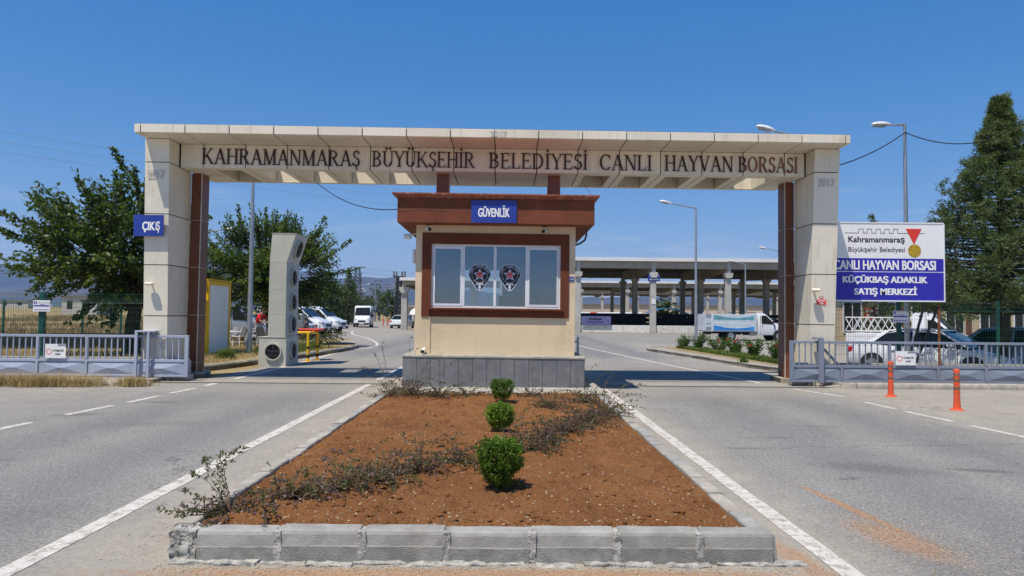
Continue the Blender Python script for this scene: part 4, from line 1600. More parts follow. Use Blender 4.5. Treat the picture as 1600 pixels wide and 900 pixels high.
# guide frames
t = thing('gate_guide', (-8.3, 16.3, .1), 'pale grey guide portal holding the left sliding gate upright', 'gate guide')
for x in (-8.45, -8.17):
    MB().cbox(x - .03, x + .03, 16.22, 16.28, .05, 1.13, .004).build('post', 'gate_paint', t)
MB().cbox(-8.48, -8.02, 16.22, 16.48, 1.131, 1.165, .004).build('top_plate', 'gate_paint', t)
MB().cbox(-8.20, -8.06, 16.285, 16.31, 1.07, 1.128, .004).build('roller_plate', 'grey_steel', t)
for x in (-8.25, -8.1):
    MB().disc((x, 16.30, 1.10), 'y', .028, .02, 12).build('roller', 'black_matt', t)
t = thing('gate_guide', (7.33, 16.3, .1), 'grey guide post with a slanting brace on the right sliding gate', 'gate guide')
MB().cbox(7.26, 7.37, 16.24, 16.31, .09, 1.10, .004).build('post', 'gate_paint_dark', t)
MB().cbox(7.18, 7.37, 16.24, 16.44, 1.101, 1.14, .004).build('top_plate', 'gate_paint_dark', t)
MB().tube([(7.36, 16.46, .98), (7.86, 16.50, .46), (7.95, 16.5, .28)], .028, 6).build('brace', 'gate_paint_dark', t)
for x, side in ((-7.62, 'left'), (6.98, 'right')):
    t = thing('gate_motor', (x, 16.75, .12), 'rounded grey gate motor housing standing behind the %s sliding gate' % side, 'gate motor')
    pr = [(-.2, .0), (-.2, .28), (-.13, .40), (.13, .40), (.2, .28), (.2, 0)]
    MB().prism([(x + p[0], .14 + p[1]) for p in pr], 16.52, 16.78, 'y').build('housing', 'grey_steel', t)
    pi_ = [(-.13, .04), (-.13, .26), (-.08, .33), (.08, .33), (.13, .26), (.13, .04)]
    MB().prism([(x + p[0], .14 + p[1]) for p in pi_], 16.505, 16.519, 'y').build('cover', 'white_paint', t)
    MB().box(x - .25, x + .25, 16.5, 16.8, .02, .139).build('plinth', 'ledge_concrete', t)


def placard(x, label):
    t = thing('gate_notice', (x, 16.3, .55), label, 'sign')
    MB().box(x - .235, x + .235, 16.302, 16.310, .515, .84).build('board', 'sign_white', t)
    text('lettering', 'OTOMATİK', x - .06, 16.301, .665, .045, 'print_black', t, width=.25, bold=.02, depth=.002)
    text('lettering', 'KAPI', x + .005, 16.301, .585, .045, 'print_black', t, width=.11, bold=.02, depth=.002)
    MB().ring((x - .145, 16.3, .665), 'y', .052, .066, .0015, 20).build('red_ring', 'print_orange', t)
    MB().box(x + .05, x + .235, 16.2995, 16.3015, .79, .835).build('grey_patch', 'grey_steel', t)


placard(-10.32, 'white notice reading OTOMATİK KAPI on the left sliding gate')
placard(9.30, 'white notice reading OTOMATİK KAPI on the right sliding gate')


# pavements and kerbs in front of the sliding gates
mb = MB().box(7.62, 26, 15.98, 17.52, 0, .105)
pr_ = structure(mb, 'pavement', 'paving')
x = 7.95
while x < 16:
    kerb(pr_, 'x', x + .004, x + .60, 15.86, 1, h=.125, w=.12, mt='kerb_dusty', two=False)
    x += .605
kb = MB().hexa([(7.30, 16.10, 0), (7.93, 15.87, 0), (7.93, 15.99, 0), (7.6, 16.2, 0), (7.32, 16.10, .035), (7.93, 15.88, .12), (7.93, 15.99, .12), (7.6, 16.2, .06)])
kb.build('kerb_stone', 'kerb_dusty', pr_)
mb = MB().box(-26, -7.9, 15.32, 17.35, 0, .085)
pl_ = structure(mb, 'pavement', 'paving')
x = -7.62
while x > -20:
    kerb(pl_, 'x', x - .60, x - .004, 15.22, 1, h=.105 if x > -9 else .09, w=.12, mt='kerb_dusty', two=False)
    x -= .605

# low walls that carry the mesh fences
for x0, x1, lb in ((-27, -8.42, 'left'), (7.80, 27, 'right')):
    t = thing('low_wall', ((x0 + x1) / 2, 17.7, 0), 'low dark wall with a pale coping under the mesh fence on the %s' % lb, 'wall')
    MB().box(x0, x1, 17.62, 17.80, -.35, .41).build('wall', 'dark_wall', t)
    x = x0
    while x < x1 - .1:
        MB().cbox(x + .003, min(x + 1.0, x1) - .003, 17.60, 17.82, .411, .462, .006).build('coping_stone', 'ledge_concrete', t)
        x += 1.0


def mesh_fence(x0, x1, y, z0, z1, label, posts, step=.06, y1=None, thick=.006):
    t = thing('mesh_fence', ((x0 + x1) / 2, y, z0), label, 'fence')
    y1 = y if y1 is None else y1
    mb = MB()
    n = int((x1 - x0) / step)
    for i in range(n + 1):
        x = x0 + (x1 - x0) * i / n
        yy = y + (y1 - y) * i / n
        mb.tube([(x, yy, z0), (x, yy, z0 + (z1 - z0) * .80), (x, yy - .05, z0 + (z1 - z0) * .85), (x, yy, z0 + (z1 - z0) * .9), (x, yy, z1)], thick * .5, 3, False)
    k = int((z1 - z0) / .2)
    for j in range(k + 1):
        z = z0 + (z1 - z0) * j / k
        mb.tube([(x0, y - .006, z), (x1, y1 - .006, z)], thick * .5, 3, False)
    for q in (.78, .85, .92):
        z = z0 + (z1 - z0) * q
        yo = -.055 if q == .85 else -.006
        mb.tube([(x0, y + yo, z), (x1, y1 + yo, z)], thick * .55, 3, False)
    tag(mb.build('wire_mesh', 'fence_green', t), kind='stuff')
    for p, w in posts:
        u = (p - x0) / (x1 - x0)
        yy = y + (y1 - y) * u + .02 + w / 2
        MB().cbox(p - w / 2, p + w / 2, yy - w / 2, yy + w / 2, z0, z1 + .04, .004).build('fence_post', 'fence_green', t)
    return t


mesh_fence(-27, -8.45, 17.72, .463, 2.03, 'green wire mesh fence left of the gateway with a white notice on its thick post', [(-8.47, .06), (-11.62, .12), (-14.2, .06), (-16.7, .06), (-19.2, .06)])
mesh_fence(7.82, 27, 17.72, .463, 2.02, 'green wire mesh fence right of the gateway under the billboard', [(7.86, .07), (9.98, .09), (12.5, .06), (15.0, .06), (17.5, .06), (20, .06)])
# second fence on a dark wall behind the verge, left
t = thing('low_wall', (-18, 28, 0), 'long dark wall across the dry verge behind the left mesh fence', 'wall')
MB().hexa([(-34, 26.5, 0), (-14.6, 30.9, 0), (-14.6, 31.1, 0), (-34, 26.7, 0), (-34, 26.5, .60), (-14.6, 30.9, .66), (-14.6, 31.1, .66), (-34, 26.7, .60)]).build('wall', 'dark_wall', t)
mesh_fence(-34, -14.6, 26.6, .60, 2.0, 'far green mesh fence standing on the dark wall before the dry field', [(-34 + 1.45 * i, .07) for i in range(14)], .09, 31.0, .007)


def notice(x, z0, z1, w, y, label):
    t = thing('fence_notice', (x, y, z0), label, 'sign')
    MB().box(x - w / 2, x + w / 2, y, y + .006, z0, z1).build('board', 'sign_white', t)
    h = z1 - z0
    MB().box(x - w * .46, x - w * .40, y - .002, y - .0005, z0 + h * .68, z0 + h * .92).box(x - w * .36, x - w * .30, y - .002, y - .0005, z0 + h * .68, z0 + h * .92).build('emblem', 'print_purple', t)
    MB().box(x - w * .46, x + w * .44, y - .002, y - .0005, z0 + h * .44, z0 + h * .56).box(x - w * .1, x + w * .2, y - .002, y - .0005, z0 + h * .60, z0 + h * .64).box(x - w * .42, x + w * .42, y - .002, y - .0005, z0 + h * .12, z0 + h * .18).build('print_line', 'print_purple', t)


notice(-11.58, 1.58, 1.86, .42, 17.69, 'small white notice with purple print on the thick post of the left mesh fence')
notice(9.98, 1.50, 1.80, .40, 17.69, 'small white notice with purple print under the billboard')

# ------------------------------------------------------------------ billboard
bb = thing('billboard', (9.45, 17.3, 0), 'large white and navy billboard reading CANLI HAYVAN BORSASI beside the right column', 'billboard')
BX0, BX1, BY = 7.80, 10.82, 17.25
BZ0, BZ1 = 2.03, 3.96
MB().box(BX0, BX1, BY, BY + .05, BZ0, BZ1).build('panel_board', 'sign_white', bb)
MB().box(BX0, BX1, BY - .012, BY - .0005, BZ1 - .016, BZ1 + .012).box(BX1 - .012, BX1 + .018, BY - .012, BY + .05, BZ0 - .02, BZ1 - .0165).box(BX0, BX1 - .0125, BY - .012, BY - .0005, BZ0 - .02, BZ0 + .012).build('frame', 'white_frame', bb)
MB().box(BX0, BX1 - .014, BY - .003, BY - .0006, 2.755, 3.075).box(BX0, BX1 - .014, BY - .003, BY - .0006, BZ0 + .014, 2.735).build('navy_field', 'sign_navy', bb)
yb_ = BY - .004
text('lettering', 'CANLI HAYVAN BORSASI', 8.085, yb_, 2.80, .235, 'print_white', bb, width=2.53, bold=.032, depth=.004)
text('lettering', 'KÜÇÜKBAŞ ADAKLIK', 8.30, yb_, 2.475, .160, 'print_white', bb, width=2.10, bold=.040, depth=.004)
text('lettering', 'SATIŞ MERKEZİ', 8.58, yb_, 2.18, .160, 'print_white', bb, width=1.56, bold=.040, depth=.004)
yb_ = BY - .001
text('lettering', 'Kahramanmaraş', 8.45, yb_, 3.475, .150, 'print_black', bb, width=1.40, bold=.016, depth=.003)
text('lettering', 'Büyükşehir Belediyesi', 8.45, yb_, 3.235, .125, 'print_black', bb, width=1.40, bold=.003, depth=.003)
pts = [(8.37, 3.70), (8.71, 3.70)]
x = 8.71
for i in range(5):
    pts += [(x, 3.80), (x + .11, 3.80), (x + .11, 3.70), (x + .215, 3.70)]
    x += .215
pts[-1] = (10.34, 3.70)
mb = MB()
for a, b in zip(pts[:-1], pts[1:]):
    x0, x1 = sorted((a[0], b[0]))
    z0, z1 = sorted((a[1], b[1]))
    if x1 - x0 > z1 - z0:
        mb.box(x0 - .005, x1 + .005, yb_ - .002, yb_, z0 - .006, z1 + .006)
    else:
        mb.box(x0 - .005, x1 + .005, yb_ - .0025, yb_, z0 + .007, z1 - .007)
mb.build('castle_line', 'print_black', bb)
MB().prism([(9.88, 3.815), (10.27, 3.815), (10.08, 3.43)], yb_ - .005, yb_, 'y').build('medal_ribbon', 'print_orange', bb)
MB().disc((10.09, yb_ - .004, 3.27), 'y', .158, .004, 32).build('medal_disc', 'print_gold', bb)
MB().ring((10.09, yb_ - .006, 3.27), 'y', .142, .160, .002, 32).build('medal_rim', 'print_gold', bb)
for x in (7.98, 10.72):
    MB().cbox(x - .022, x + .022, BY + .052, BY + .10, .0, BZ1 - .05, .004).build('post', 'rust', bb)
MB().tube([(10.45, 17.4, 2.1), (10.9, 19.3, -.3)], .035, 6).build('prop', 'dark_steel', bb)
MB().tube([(10.75, 17.4, 1.9), (11.2, 19.6, -.3)], .035, 6).build('prop', 'dark_steel', bb)


# ------------------------------------------------------------------ orange bollards
def bollard(x, y, label):
    t = thing('flexible_bollard', (x, y, 0), label, 'bollard', 'orange lane bollards')
    MB().tube([(x, y, .001), (x, y, .014), (x, y, .03)], [.115, .110, .062], 20).build('base', 'orange_plastic', t, True)
    pr = [(.03, .075), (.10, .068), (.22, .064), (.30, .060), (.30, .064), (.33, .064), (.33, .058), (.45, .056), (.45, .061), (.48, .061), (.48, .056), (.58, .055), (.58, .060), (.70, .060), (.72, .050)]
    MB().tube([(x, y, p[0]) for p in pr], [p[1] * .82 for p in pr], 18).build('tube', 'orange_plastic', t)
    for z in (.36, .505, .60):
        MB().tube([(x, y, z), (x, y, z + .045)], .0515, 18).build('band', 'reflective_band', t)


bollard(7.90, 14.40, 'orange flexible bollard with banded tube, the one nearer the sliding gate')
bollard(7.94, 12.35, 'orange flexible bollard with banded tube, the one nearer the camera and farther right')


# ------------------------------------------------------------------ street lamps
def lamp_post(x, y, h, az, label, arm=1.15, r=.075, z0=0., rise=.22):
    t = thing('street_lamp', (x, y, z0), label, 'street lamp', 'galvanised street lamps')
    d = Vector((math.cos(az), math.sin(az), 0))
    MB().cbox(x - .17, x + .17, y - .17, y + .17, z0, z0 + .02, .004).build('base_plate', 'galvanised', t)
    MB().tube([(x, y, z0 + .02), (x, y, z0 + h)], [r * 1.15, r * .6], 12).build('pole', 'galvanised', t, True)
    p = Vector((x, y, z0 + h - .05))
    e = p + d * arm + Vector((0, 0, rise))
    MB().tube([p, p + d * .06 + Vector((0, 0, .02)), e], [.04, .035, .028], 8).build('arm', 'galvanised', t, True)
    dd = (e - p).normalized()
    bm = MB()
    sd = Vector((-d.y, d.x, 0))
    prof = [(0, .03, .04), (.08, .07, .075), (.22, .115, .10), (.38, .125, .095), (.52, .095, .07), (.60, .03, .02)]
    ring_ = []
    for (u, hw, hh) in prof:
        c_ = e + dd * u
        ring_.append([c_ + sd * hw * math.cos(a) + Vector((0, 0, 1)) * (hh * math.sin(a) if math.sin(a) > 0 else hh * .5 * math.sin(a)) for a in [2 * math.pi * k / 12 for k in range(12)]])
    b = []
    for rg in ring_:
        b += rg
    fs = []
    for i in range(len(ring_) - 1):
        for k in range(12):
            fs.append((i * 12 + k, i * 12 + (k + 1) % 12, (i + 1) * 12 + (k + 1) % 12, (i + 1) * 12 + k))
    fs += [tuple(range(12)), tuple(range(len(b) - 12, len(b)))]
    bm.add(b, fs)
    hd = bm.build('lamp_head', 'lamp_shell', t, True)
    c_ = e + dd * .34 - Vector((0, 0, .045))
    MB().hexa([c_ + dd * a + sd * s_ * .08 + Vector((0, 0, z)) for z in (-.02, .01) for a, s_ in ((-.17, -1), (.17, -1), (.17, 1), (-.17, 1))]).build('lens', 'lamp_lens', hd)
    return t


lamp_post(-9.32, 25.8, 6.7, R(200), 'grey street lamp pole beside the yellow cabin, its head hidden by the beam', r=.09)
lamp_post(8.95, 33.0, 6.75, R(180), 'grey street lamp standing among the rose bushes right of the booth', r=.07)
lamp_post(9.0, 21.0, 7.05, R(180), 'street lamp whose white head shows above the right part of the beam', .9, r=.075, z0=0)
lamp_post(12.15, 21.2, 7.85, R(183), 'street lamp rising behind the billboard against the sky', .45, r=.075, z0=-.3, rise=.0)
lamp_post(21.2, 62, 6.3, R(180), 'distant street lamp in front of the market hall behind the truck', 1.0, r=.08)
lamp_post(21.6, 55, 6.8, R(180), 'street lamp half hidden behind the right brown pier, only its head in view', 1.1, r=.08)
lamp_post(-18.9, 44.6, 6.7, R(20), 'thin distant street lamp among the leaves of the middle tree', 1.0, r=.05)


for i, (px_l, yz) in enumerate(((-27.4, 132), (-33.2, 156), (-36.0, 172), (-37.4, 190), (-38.6, 206), (-38.4, 220))):
    lamp_post(px_l, yz, 6.9, R(0), ('nearest', 'second', 'third', 'fourth', 'fifth', 'farthest')[i] + ' of the distant street lamps in a row beyond the far trees', 1.4, r=.09)


def cable(name, a, b, sag, r, label, n=14, mt='black_matt'):
    a, b = Vector(a), Vector(b)
    pts = [a.lerp(b, i / n) - Vector((0, 0, sag * 4 * (i / n) * (1 - i / n))) for i in range(n + 1)]
    mb = MB().tube(pts, r, 5)
    return tag(mb.build(name, mt), label, 'cable')


cable('cable', (7.78, 17.3, 5.27), (12.15, 21.15, 7.28), .16, .016, 'black cable from the right column to the street lamp')
cable('cable', (12.15, 21.15, 7.26), (13.9, 19.9, 6.75), .22, .016, 'black cable from the street lamp into the conifer')
cable('cable', (-4.95, 18.3, 5.0), (-2.25, 14.5, 3.76), .22, .010, 'thin dark cable hanging from the beam to the left corner of the booth')
cable('cable', (2.02, 18.2, 5.0), (1.86, 14.6, 4.05), .02, .006, 'thin pale cord from the beam to the right corner of the booth roof', mt='letter_faded')
for k, (za, zb) in enumerate(((23.2, 15.0), (21.9, 14.2), (20.6, 13.2))):
    cable('power_line', (-64, 88, za + .9), (-20, 140, zb * 1.75), .3, .02, ('uppermost', 'middle', 'lowest')[k] + ' of the three thin power lines over the left tree', mt='grey_steel')

# ------------------------------------------------------------------ disinfection fan tower
ft = thing('fan_tower', (-6.95, 21.6, 0), 'pale cream sheet metal tower with round fans standing left of the exit lane', 'fan tower')
ty0, ty1 = 21.1, 22.35
zc = [.0, .88, 1.58, 2.30, 3.12]
tx0, tx1 = -7.08, -6.56
seams = .004
MB().prism([(-7.34, 0), (-6.53, 0), (-6.53, .86), (-7.34, .86)], ty0, ty1, 'y').prism([(-7.36, .862), (-6.52, .862), (-6.52, .885), (-7.36, .885)], ty0 - .015, ty1, 'y').build('base_box', 'fan_cream', ft)
for a, b in ((.886, 1.55), (1.554, 2.28), (2.284, 3.12)):
    MB().prism([(tx0 + (a - .9) * .008, a), (tx1, a), (tx1, b), (tx0 + (b - .9) * .008, b)], ty0, ty1, 'y').build('body_panel', 'fan_cream', ft)
MB().prism([(-7.065, 3.124), (tx1, 3.124), (-6.30, 3.97), (-6.98 - .03, 3.97)], ty0, ty1, 'y').build('body_panel', 'fan_cream', ft)
MB().prism([(-7.03, 3.972), (-6.28, 3.972), (-6.28, 3.99), (-7.03, 3.99)], ty0 - .01, ty1 + .01, 'y').build('top_cap', 'fan_cream', ft)


def fan(c, ax, r, tiltv=0.):
    """ring, dark throat, wire guard and blades; ax 'x' faces +X, 'y' faces -Y"""
    mr, md, mg, mbl = MB(), MB(), MB(), MB()
    if ax == 'y':
        mr.ring((0, -.07, 0), 'y', r * .86, r, .07, 28)
        md.disc((0, -.012, 0), 'y', r * .86, .011, 24)
        for q in (.3, .5, .7):
            mg.ring((0, -.06, 0), 'y', r * q - .004, r * q + .004, .008, 20)
        mg.box(-r * .86, r * .86, -.062, -.055, -.006, .006).box(-.006, .006, -.0715, -.0635, -r * .86, r * .86)
        mbl.disc((0, -.05, 0), 'y', r * .2, .03, 14)
        for k in range(5):
            a = 2 * math.pi * k / 5 + .3
            mbl.hexa([(p[0] * math.cos(a) - p[1] * math.sin(a), y, p[0] * math.sin(a) + p[1] * math.cos(a)) for y in (-.035, -.03) for p in ((r * .18, -r * .08), (r * .8, -r * .2), (r * .8, r * .12), (r * .18, r * .08))])
        T_ = Matrix.Translation(c)
    rot = Matrix.Identity(4)
    if ax == 'x':
        fan_parts = []
        mr.ring((0, -.07, 0), 'y', r * .86, r, .07, 28)
        md.disc((0, -.012, 0), 'y', r * .86, .011, 24)
        for q in (.3, .5, .7):
            mg.ring((0, -.06, 0), 'y', r * q - .004, r * q + .004, .008, 20)
        mg.box(-r * .86, r * .86, -.062, -.055, -.006, .006).box(-.006, .006, -.0715, -.0635, -r * .86, r * .86)
        mbl.disc((0, -.05, 0), 'y', r * .2, .03, 14)
        rot = Matrix.Rotation(tiltv, 4, 'Y') @ Matrix.Rotation(R(90), 4, 'Z')
    M_ = Matrix.Translation(c) @ rot
    for m_ in (mr, md, mg, mbl):
        m_.v = [tuple(M_ @ Vector(v)) for v in m_.v]
    f = mr.build('fan', 'fan_cream', ft, True)
    md.build('throat', 'black_matt', f)
    mg.build('guard', 'dark_steel', f)
    if mbl.v:
        mbl.build('blades', 'dark_steel', f)


fan((-6.905, 21.098, .44), 'y', .26)
for z in (.44, 1.25, 1.93, 2.68):
    fan((-6.53 if z < .8 else tx1 + .001, 21.72, z), 'x', .28)
fan((-6.425, 21.72, 3.56), 'x', .30, R(17))

# yellow barrier frame with a red stop pad
t = thing('barrier_frame', (-6.45, 23.9, 0), 'yellow tubular barrier frame with red pad beside the fan tower', 'barrier')
for x, y in ((-6.50, 23.35), (-6.42, 24.2)):
    MB().tube([(x, y, 0), (x, y, .93)], .045, 10).build('leg', 'yellow_paint', t, True)
    MB().tube([(x, y, .12), (x, y, .22)], .0465, 10).tube([(x, y, .42), (x, y, .50)], .0465, 10).build('dark_band', 'black_matt', t)
    MB().cbox(x - .12, x + .12, y - .12, y + .12, 0.001, .012, .003).build('foot_plate', 'yellow_paint', t)
MB().tube([(-7.5, 23.35, .95), (-6.46, 23.35, .95), (-6.42, 24.2, .95)], .045, 8).build('rail', 'yellow_paint', t)
MB().cbox(-6.95, -6.25, 23.8, 24.5, 1.0, 1.07, .02).build('pad', 'print_red', t)

# ------------------------------------------------------------------ yellow cabin
t = thing('guard_cabin', (-10.5, 25.3, 0), 'yellow framed cabin with white wall panel behind the left brown pier', 'cabin')
CX, CY0, CY1 = -10.30, 24.5, 26.5
MB().box(-11.6, CX - .03, CY0 + .05, CY1 - .05, .12, 2.6).build('body', 'cabin_panel', t)
for x0, x1, y0, y1 in ((CX - .14, CX, CY0, CY0 + .14), (CX - .12, CX, CY1 - .12, CY1), (-11.7, -11.56, CY0, CY0 + .14)):
    MB().box(x0, x1, y0, y1, 0.02, 2.72).build('corner_post', 'yellow_paint', t)
for z0, z1 in ((.02, .17), (2.56, 2.70)):
    MB().box(CX - .10, CX - .002, CY0 + .141, CY1 - .121, z0, z1).box(-11.559, CX - .141, CY0 + .002, CY0 + .10, z0, z1).build('rail', 'yellow_paint', t)
MB().box(-11.7, CX + .01, CY0 - .01, CY1 + .01, 2.721, 2.76).build('roof', 'yellow_paint', t)
MB().box(-11.55, -10.45, CY0 + .035, CY0 + .049, .3, 1.95).build('rust_patch', 'rust', t)

# ------------------------------------------------------------------ left island
ip = [(-12.5, 18.0), (-8.55, 18.0), (-8.2, 18.6), (-7.9, 20), (-7.45, 22.5), (-7.05, 26), (-6.78, 29), (-6.68, 31), (-6.75, 32.6), (-7.1, 34.0), (-7.8, 34.9), (-8.8, 35.2), (-12.5, 34.6)]
isl2 = structure(MB().prism(ip, 0, .12, 'z'), 'verge_island', 'dry_ground')
# the lower, darker part in front of the brown pier
ipp = [(-9.3, 17.0), (-7.95, 17.0), (-7.35, 17.2), (-7.25, 17.9), (-7.6, 18.3), (-8.6, 18.0), (-9.3, 18.0)]
isl3 = structure(MB().prism([(-8.42, 17.1), (-7.45, 17.1), (-7.35, 17.4), (-7.5, 18.1), (-8.15, 18.75), (-8.42, 18.5)], 0, .10, 'z'), 'pavement', 'paving')


def kerb_run(parent, pts, h=.16, w=.12, L=.62, mts=('kerb_dusty',)):
    """kerb stones laid along a polyline, outer edge on the line, body to the left"""
    acc = []
    for a, b in zip(pts[:-1], pts[1:]):
        a, b = Vector(a), Vector(b)
        n = max(1, round((b - a).length / L))
        for i in range(n):
            acc.append((a.lerp(b, i / n), a.lerp(b, (i + 1) / n)))
    for i, (a, b) in enumerate(acc):
        d = (b - a).normalized()
        nrm = Vector((-d.y, d.x))
        a2, b2 = a + d * .006, b - d * .006
        hh = h + random.uniform(-.008, .008)
        c_ = [a2, b2, b2 + nrm * w, a2 + nrm * w]
        e = [a2 + nrm * .02, b2 + nrm * .02, b2 + nrm * w, a2 + nrm * w]
        mb = MB().hexa([(p.x, p.y, 0) for p in c_] + [(p.x, p.y, hh * .75) for p in c_])
        mb2 = MB()
        n0 = [(p.x, p.y, hh * .75) for p in c_]
        n1 = [(p.x, p.y, hh) for p in e]
        mb = MB()
        mb.v = [(p.x, p.y, 0) for p in c_] + n0 + n1
        mb.f = [(3, 2, 1, 0), (8, 9, 10, 11)] + [(i_, (i_ + 1) % 4, 4 + (i_ + 1) % 4, 4 + i_) for i_ in range(4)] + [(4 + i_, 4 + (i_ + 1) % 4, 8 + (i_ + 1) % 4, 8 + i_) for i_ in range(4)]
        mb.build('kerb_stone', mts[i % len(mts)], parent)


kerb_run(isl2, ip[1:12], .17, .13, .62, ('kerb_dusty', 'kerb_concrete'))
kerb_run(isl3, [(-7.45, 17.1), (-7.35, 17.4), (-7.5, 18.1), (-8.15, 18.75)], .13, .1, .5)

# right island: kerb, footway, grass and roses
ipr = [(8.7, 17.2), (8.15, 19.9), (7.68, 22.2), (7.3, 26.2), (6.85, 29.6), (6.55, 32.2), (6.75, 33.6), (7.6, 34.6), (9.6, 34.8), (10.2, 30), (10.4, 22), (9.6, 17.2)]
isl4 = structure(MB().prism([(6.72, 17.15), (9.6, 17.15), (10.1, 21), (10.2, 30), (9.6, 34.8)] + ipr[7:0:-1] + [(7.9, 18.6), (7.2, 18.1), (6.75, 17.9)], 0, .10, 'z'), 'verge_island', 'paving')
kerb_run(isl4, [ipr[8], ipr[7], ipr[6], ipr[5], ipr[4], ipr[3], ipr[2], ipr[1], (7.9, 18.6), (7.2, 18.1), (6.75, 17.9), (6.72, 17.15)][::-1], .12, -.12, .62)
bedr = structure(MB().prism([(8.9, 19.4), (8.45, 22.5), (8.1, 26.5), (7.75, 30), (7.6, 33.4), (9.4, 34.0), (9.9, 30), (10.1, 23), (9.8, 19.4)], .05, .115, 'z'), 'rose_bed', 'dry_ground')


# ------------------------------------------------------------------ grass and weeds
def grass_patch(name, label, mt, n, fn, h0, h1, w=.008, lean=.5):
    mb = MB()
    for i in range(n):
        x, y, z = fn()
        h = h0 + (h1 - h0) * random.random() ** 1.8 * 1.15
        a = random.uniform(0, 6.28)
        l_ = random.uniform(.1, lean) * h
        dx, dy = math.cos(a), math.sin(a)
        p = Vector((x, y, z))
        s_ = Vector((-dy, dx, 0)) * w
        m_ = p + Vector((dx * l_ * .3, dy * l_ * .3, h * .6))
        e = p + Vector((dx * l_, dy * l_, h))
        mb.add([p - s_, p + s_, m_ + s_ * .7, e, m_ - s_ * .7], [(0, 1, 2, 4), (4, 2, 3)])
    return tag(mb.build(name, mt), label, kind='stuff')


def clump(cx, cy, sx, sy, z):
    return lambda: (random.gauss(cx, sx), random.gauss(cy, sy), z)


def multi(spots, z=.0):
    def f():
        s_ = random.choice(spots)
        return random.gauss(s_[0], s_[2]), random.gauss(s_[1], s_[3]), (s_[4] if len(s_) > 4 else z)
    return f


spots = [(-14.2 + .40 * i + random.uniform(-.1, .1), 15.1 + random.uniform(-.05, .1), .26, .11 + .07 * random.random(), .02) for i in range(14)]
grass_patch('dry_grass', 'strip of dry yellow grass along the kerb under the left sliding gate', 'dry_grass', 11000, multi(spots), .03, .30, .005, 1.9)
grass_patch('dry_grass', 'tuft of dry grass at the kerb end by the left gate guide', 'dry_grass', 900, clump(-7.95, 15.2, .16, .09, .02), .06, .24, .005, 1.1)
grass_patch('dry_grass', 'dry golden verge grass between the left fence and the dark wall', 'dry_grass', 26000, lambda: (random.uniform(-26, -9.5), random.uniform(18.2, 27), 0), .06, .28, .009, 1.)
grass_patch('dry_grass', 'dry grass on the island round the yellow cabin', 'dry_grass', 9000, lambda: (random.uniform(-12.4, -8.3), random.uniform(19.5, 34), .12), .04, .14, .007, 1.2)
grass_patch('green_grass', 'green weeds on the island beside the lamp pole', 'green_grass', 2600, multi([(-8.7, 26.5, .5, .7, .12), (-8.2, 28.5, .4, 1.2, .12), (-8.9, 22.6, .12, .1, .12)]), .08, .38, .008, .8)
grass_patch('green_grass', 'green grass under the rose bushes on the right island', 'green_grass', 12000, lambda: ((lambda y: (8.0 + (33.5 - y) * .055 + abs(random.gauss(0, .55)), y, .115))(random.uniform(20.2, 33.2))), .05, .17, .008, .9)
grass_patch('green_grass', 'small weed growing at the kerb of the right island', 'green_grass', 160, clump(7.75, 22.9, .07, .07, .11), .1, .38, .006, .9)
def scrub():
    while True:
        y = random.uniform(33, 110)
        x = random.uniform(-.95, -.36) * y
        if noise.noise(Vector((x * .16, y * .10, 4))) > .05:
            return x, y, gz(x, y)


grass_patch('dry_grass', 'dry field grass far behind the left fences', 'scrub_brown', 26000, lambda: scrub(), .10, .55, .02, 1.3)


def rose(x, y, w, h, label, roses=2):
    t = thing('rose_bush', (x, y, .115), label, 'bush', 'rose bushes along the right island')
    st, lf, fl = MB(), MB(), MB()
    for k in range(10):
        a = random.uniform(0, 6.28)
        L = w * .5 * random.uniform(.4, 1)
        hh = h * random.uniform(.6, 1.05)
        p0, p1, p2 = Vector((x, y, .1)), Vector((x + L * .4 * math.cos(a), y + L * .4 * math.sin(a), .1 + hh * .5)), Vector((x + L * math.cos(a), y + L * math.sin(a), .115 + hh))
        st.tube([p0, p1, p2], [.01, .007, .004], 4, False)
        for i in range(80):
            u = random.uniform(.25, 1.06)
            p = (p0.lerp(p1, u * 2) if u < .5 else p1.lerp(p2, u * 2 - 1)) + rv() * .085
            leafquad(lf, p, rv(), rv(), random.uniform(.06, .10), random.uniform(.045, .07))
    for k in range(roses):
        a = random.uniform(0, 6.28)
        p = Vector((x + w * .3 * math.cos(a), y - w * .3, .115 + h * random.uniform(.7, 1.1)))
        for q in range(10):
            leafquad(fl, p + rv() * .02, rv(), rv(), .06, .05)
    st.build('stem', 'bark', t)
    lf.build('foliage', 'leaf_rose', t)
    if fl.v:
        fl.build('blossom', 'rose_red', t)


for i, (x, y, w, h, rs) in enumerate(((8.25, 32.6, .8, 0.55, 0), (8.55, 31.3, .95, 0.70, 0), (9.0, 29.6, .95, 0.59, 2), (9.05, 27.6, 1.05, 0.63, 2), (9.05, 25.6, .95, 0.63, 1), (9.1, 23.6, .95, 0.67, 3), (9.15, 21.2, .95, 0.63, 0))):
    rose(x, y, w, h, ('leafy green rose bush without flowers, farthest along the right island', 'tall rose bush beside the street lamp pole on the right island', 'rose bush third from the far end of the right island', 'rose bush in the middle of the right island with red flowers', 'rose bush fifth from the far end of the right island', 'rose bush with a red flower on its top shoot, right island', 'nearest rose bush on the right island, beside the brown pier')[i], rs)


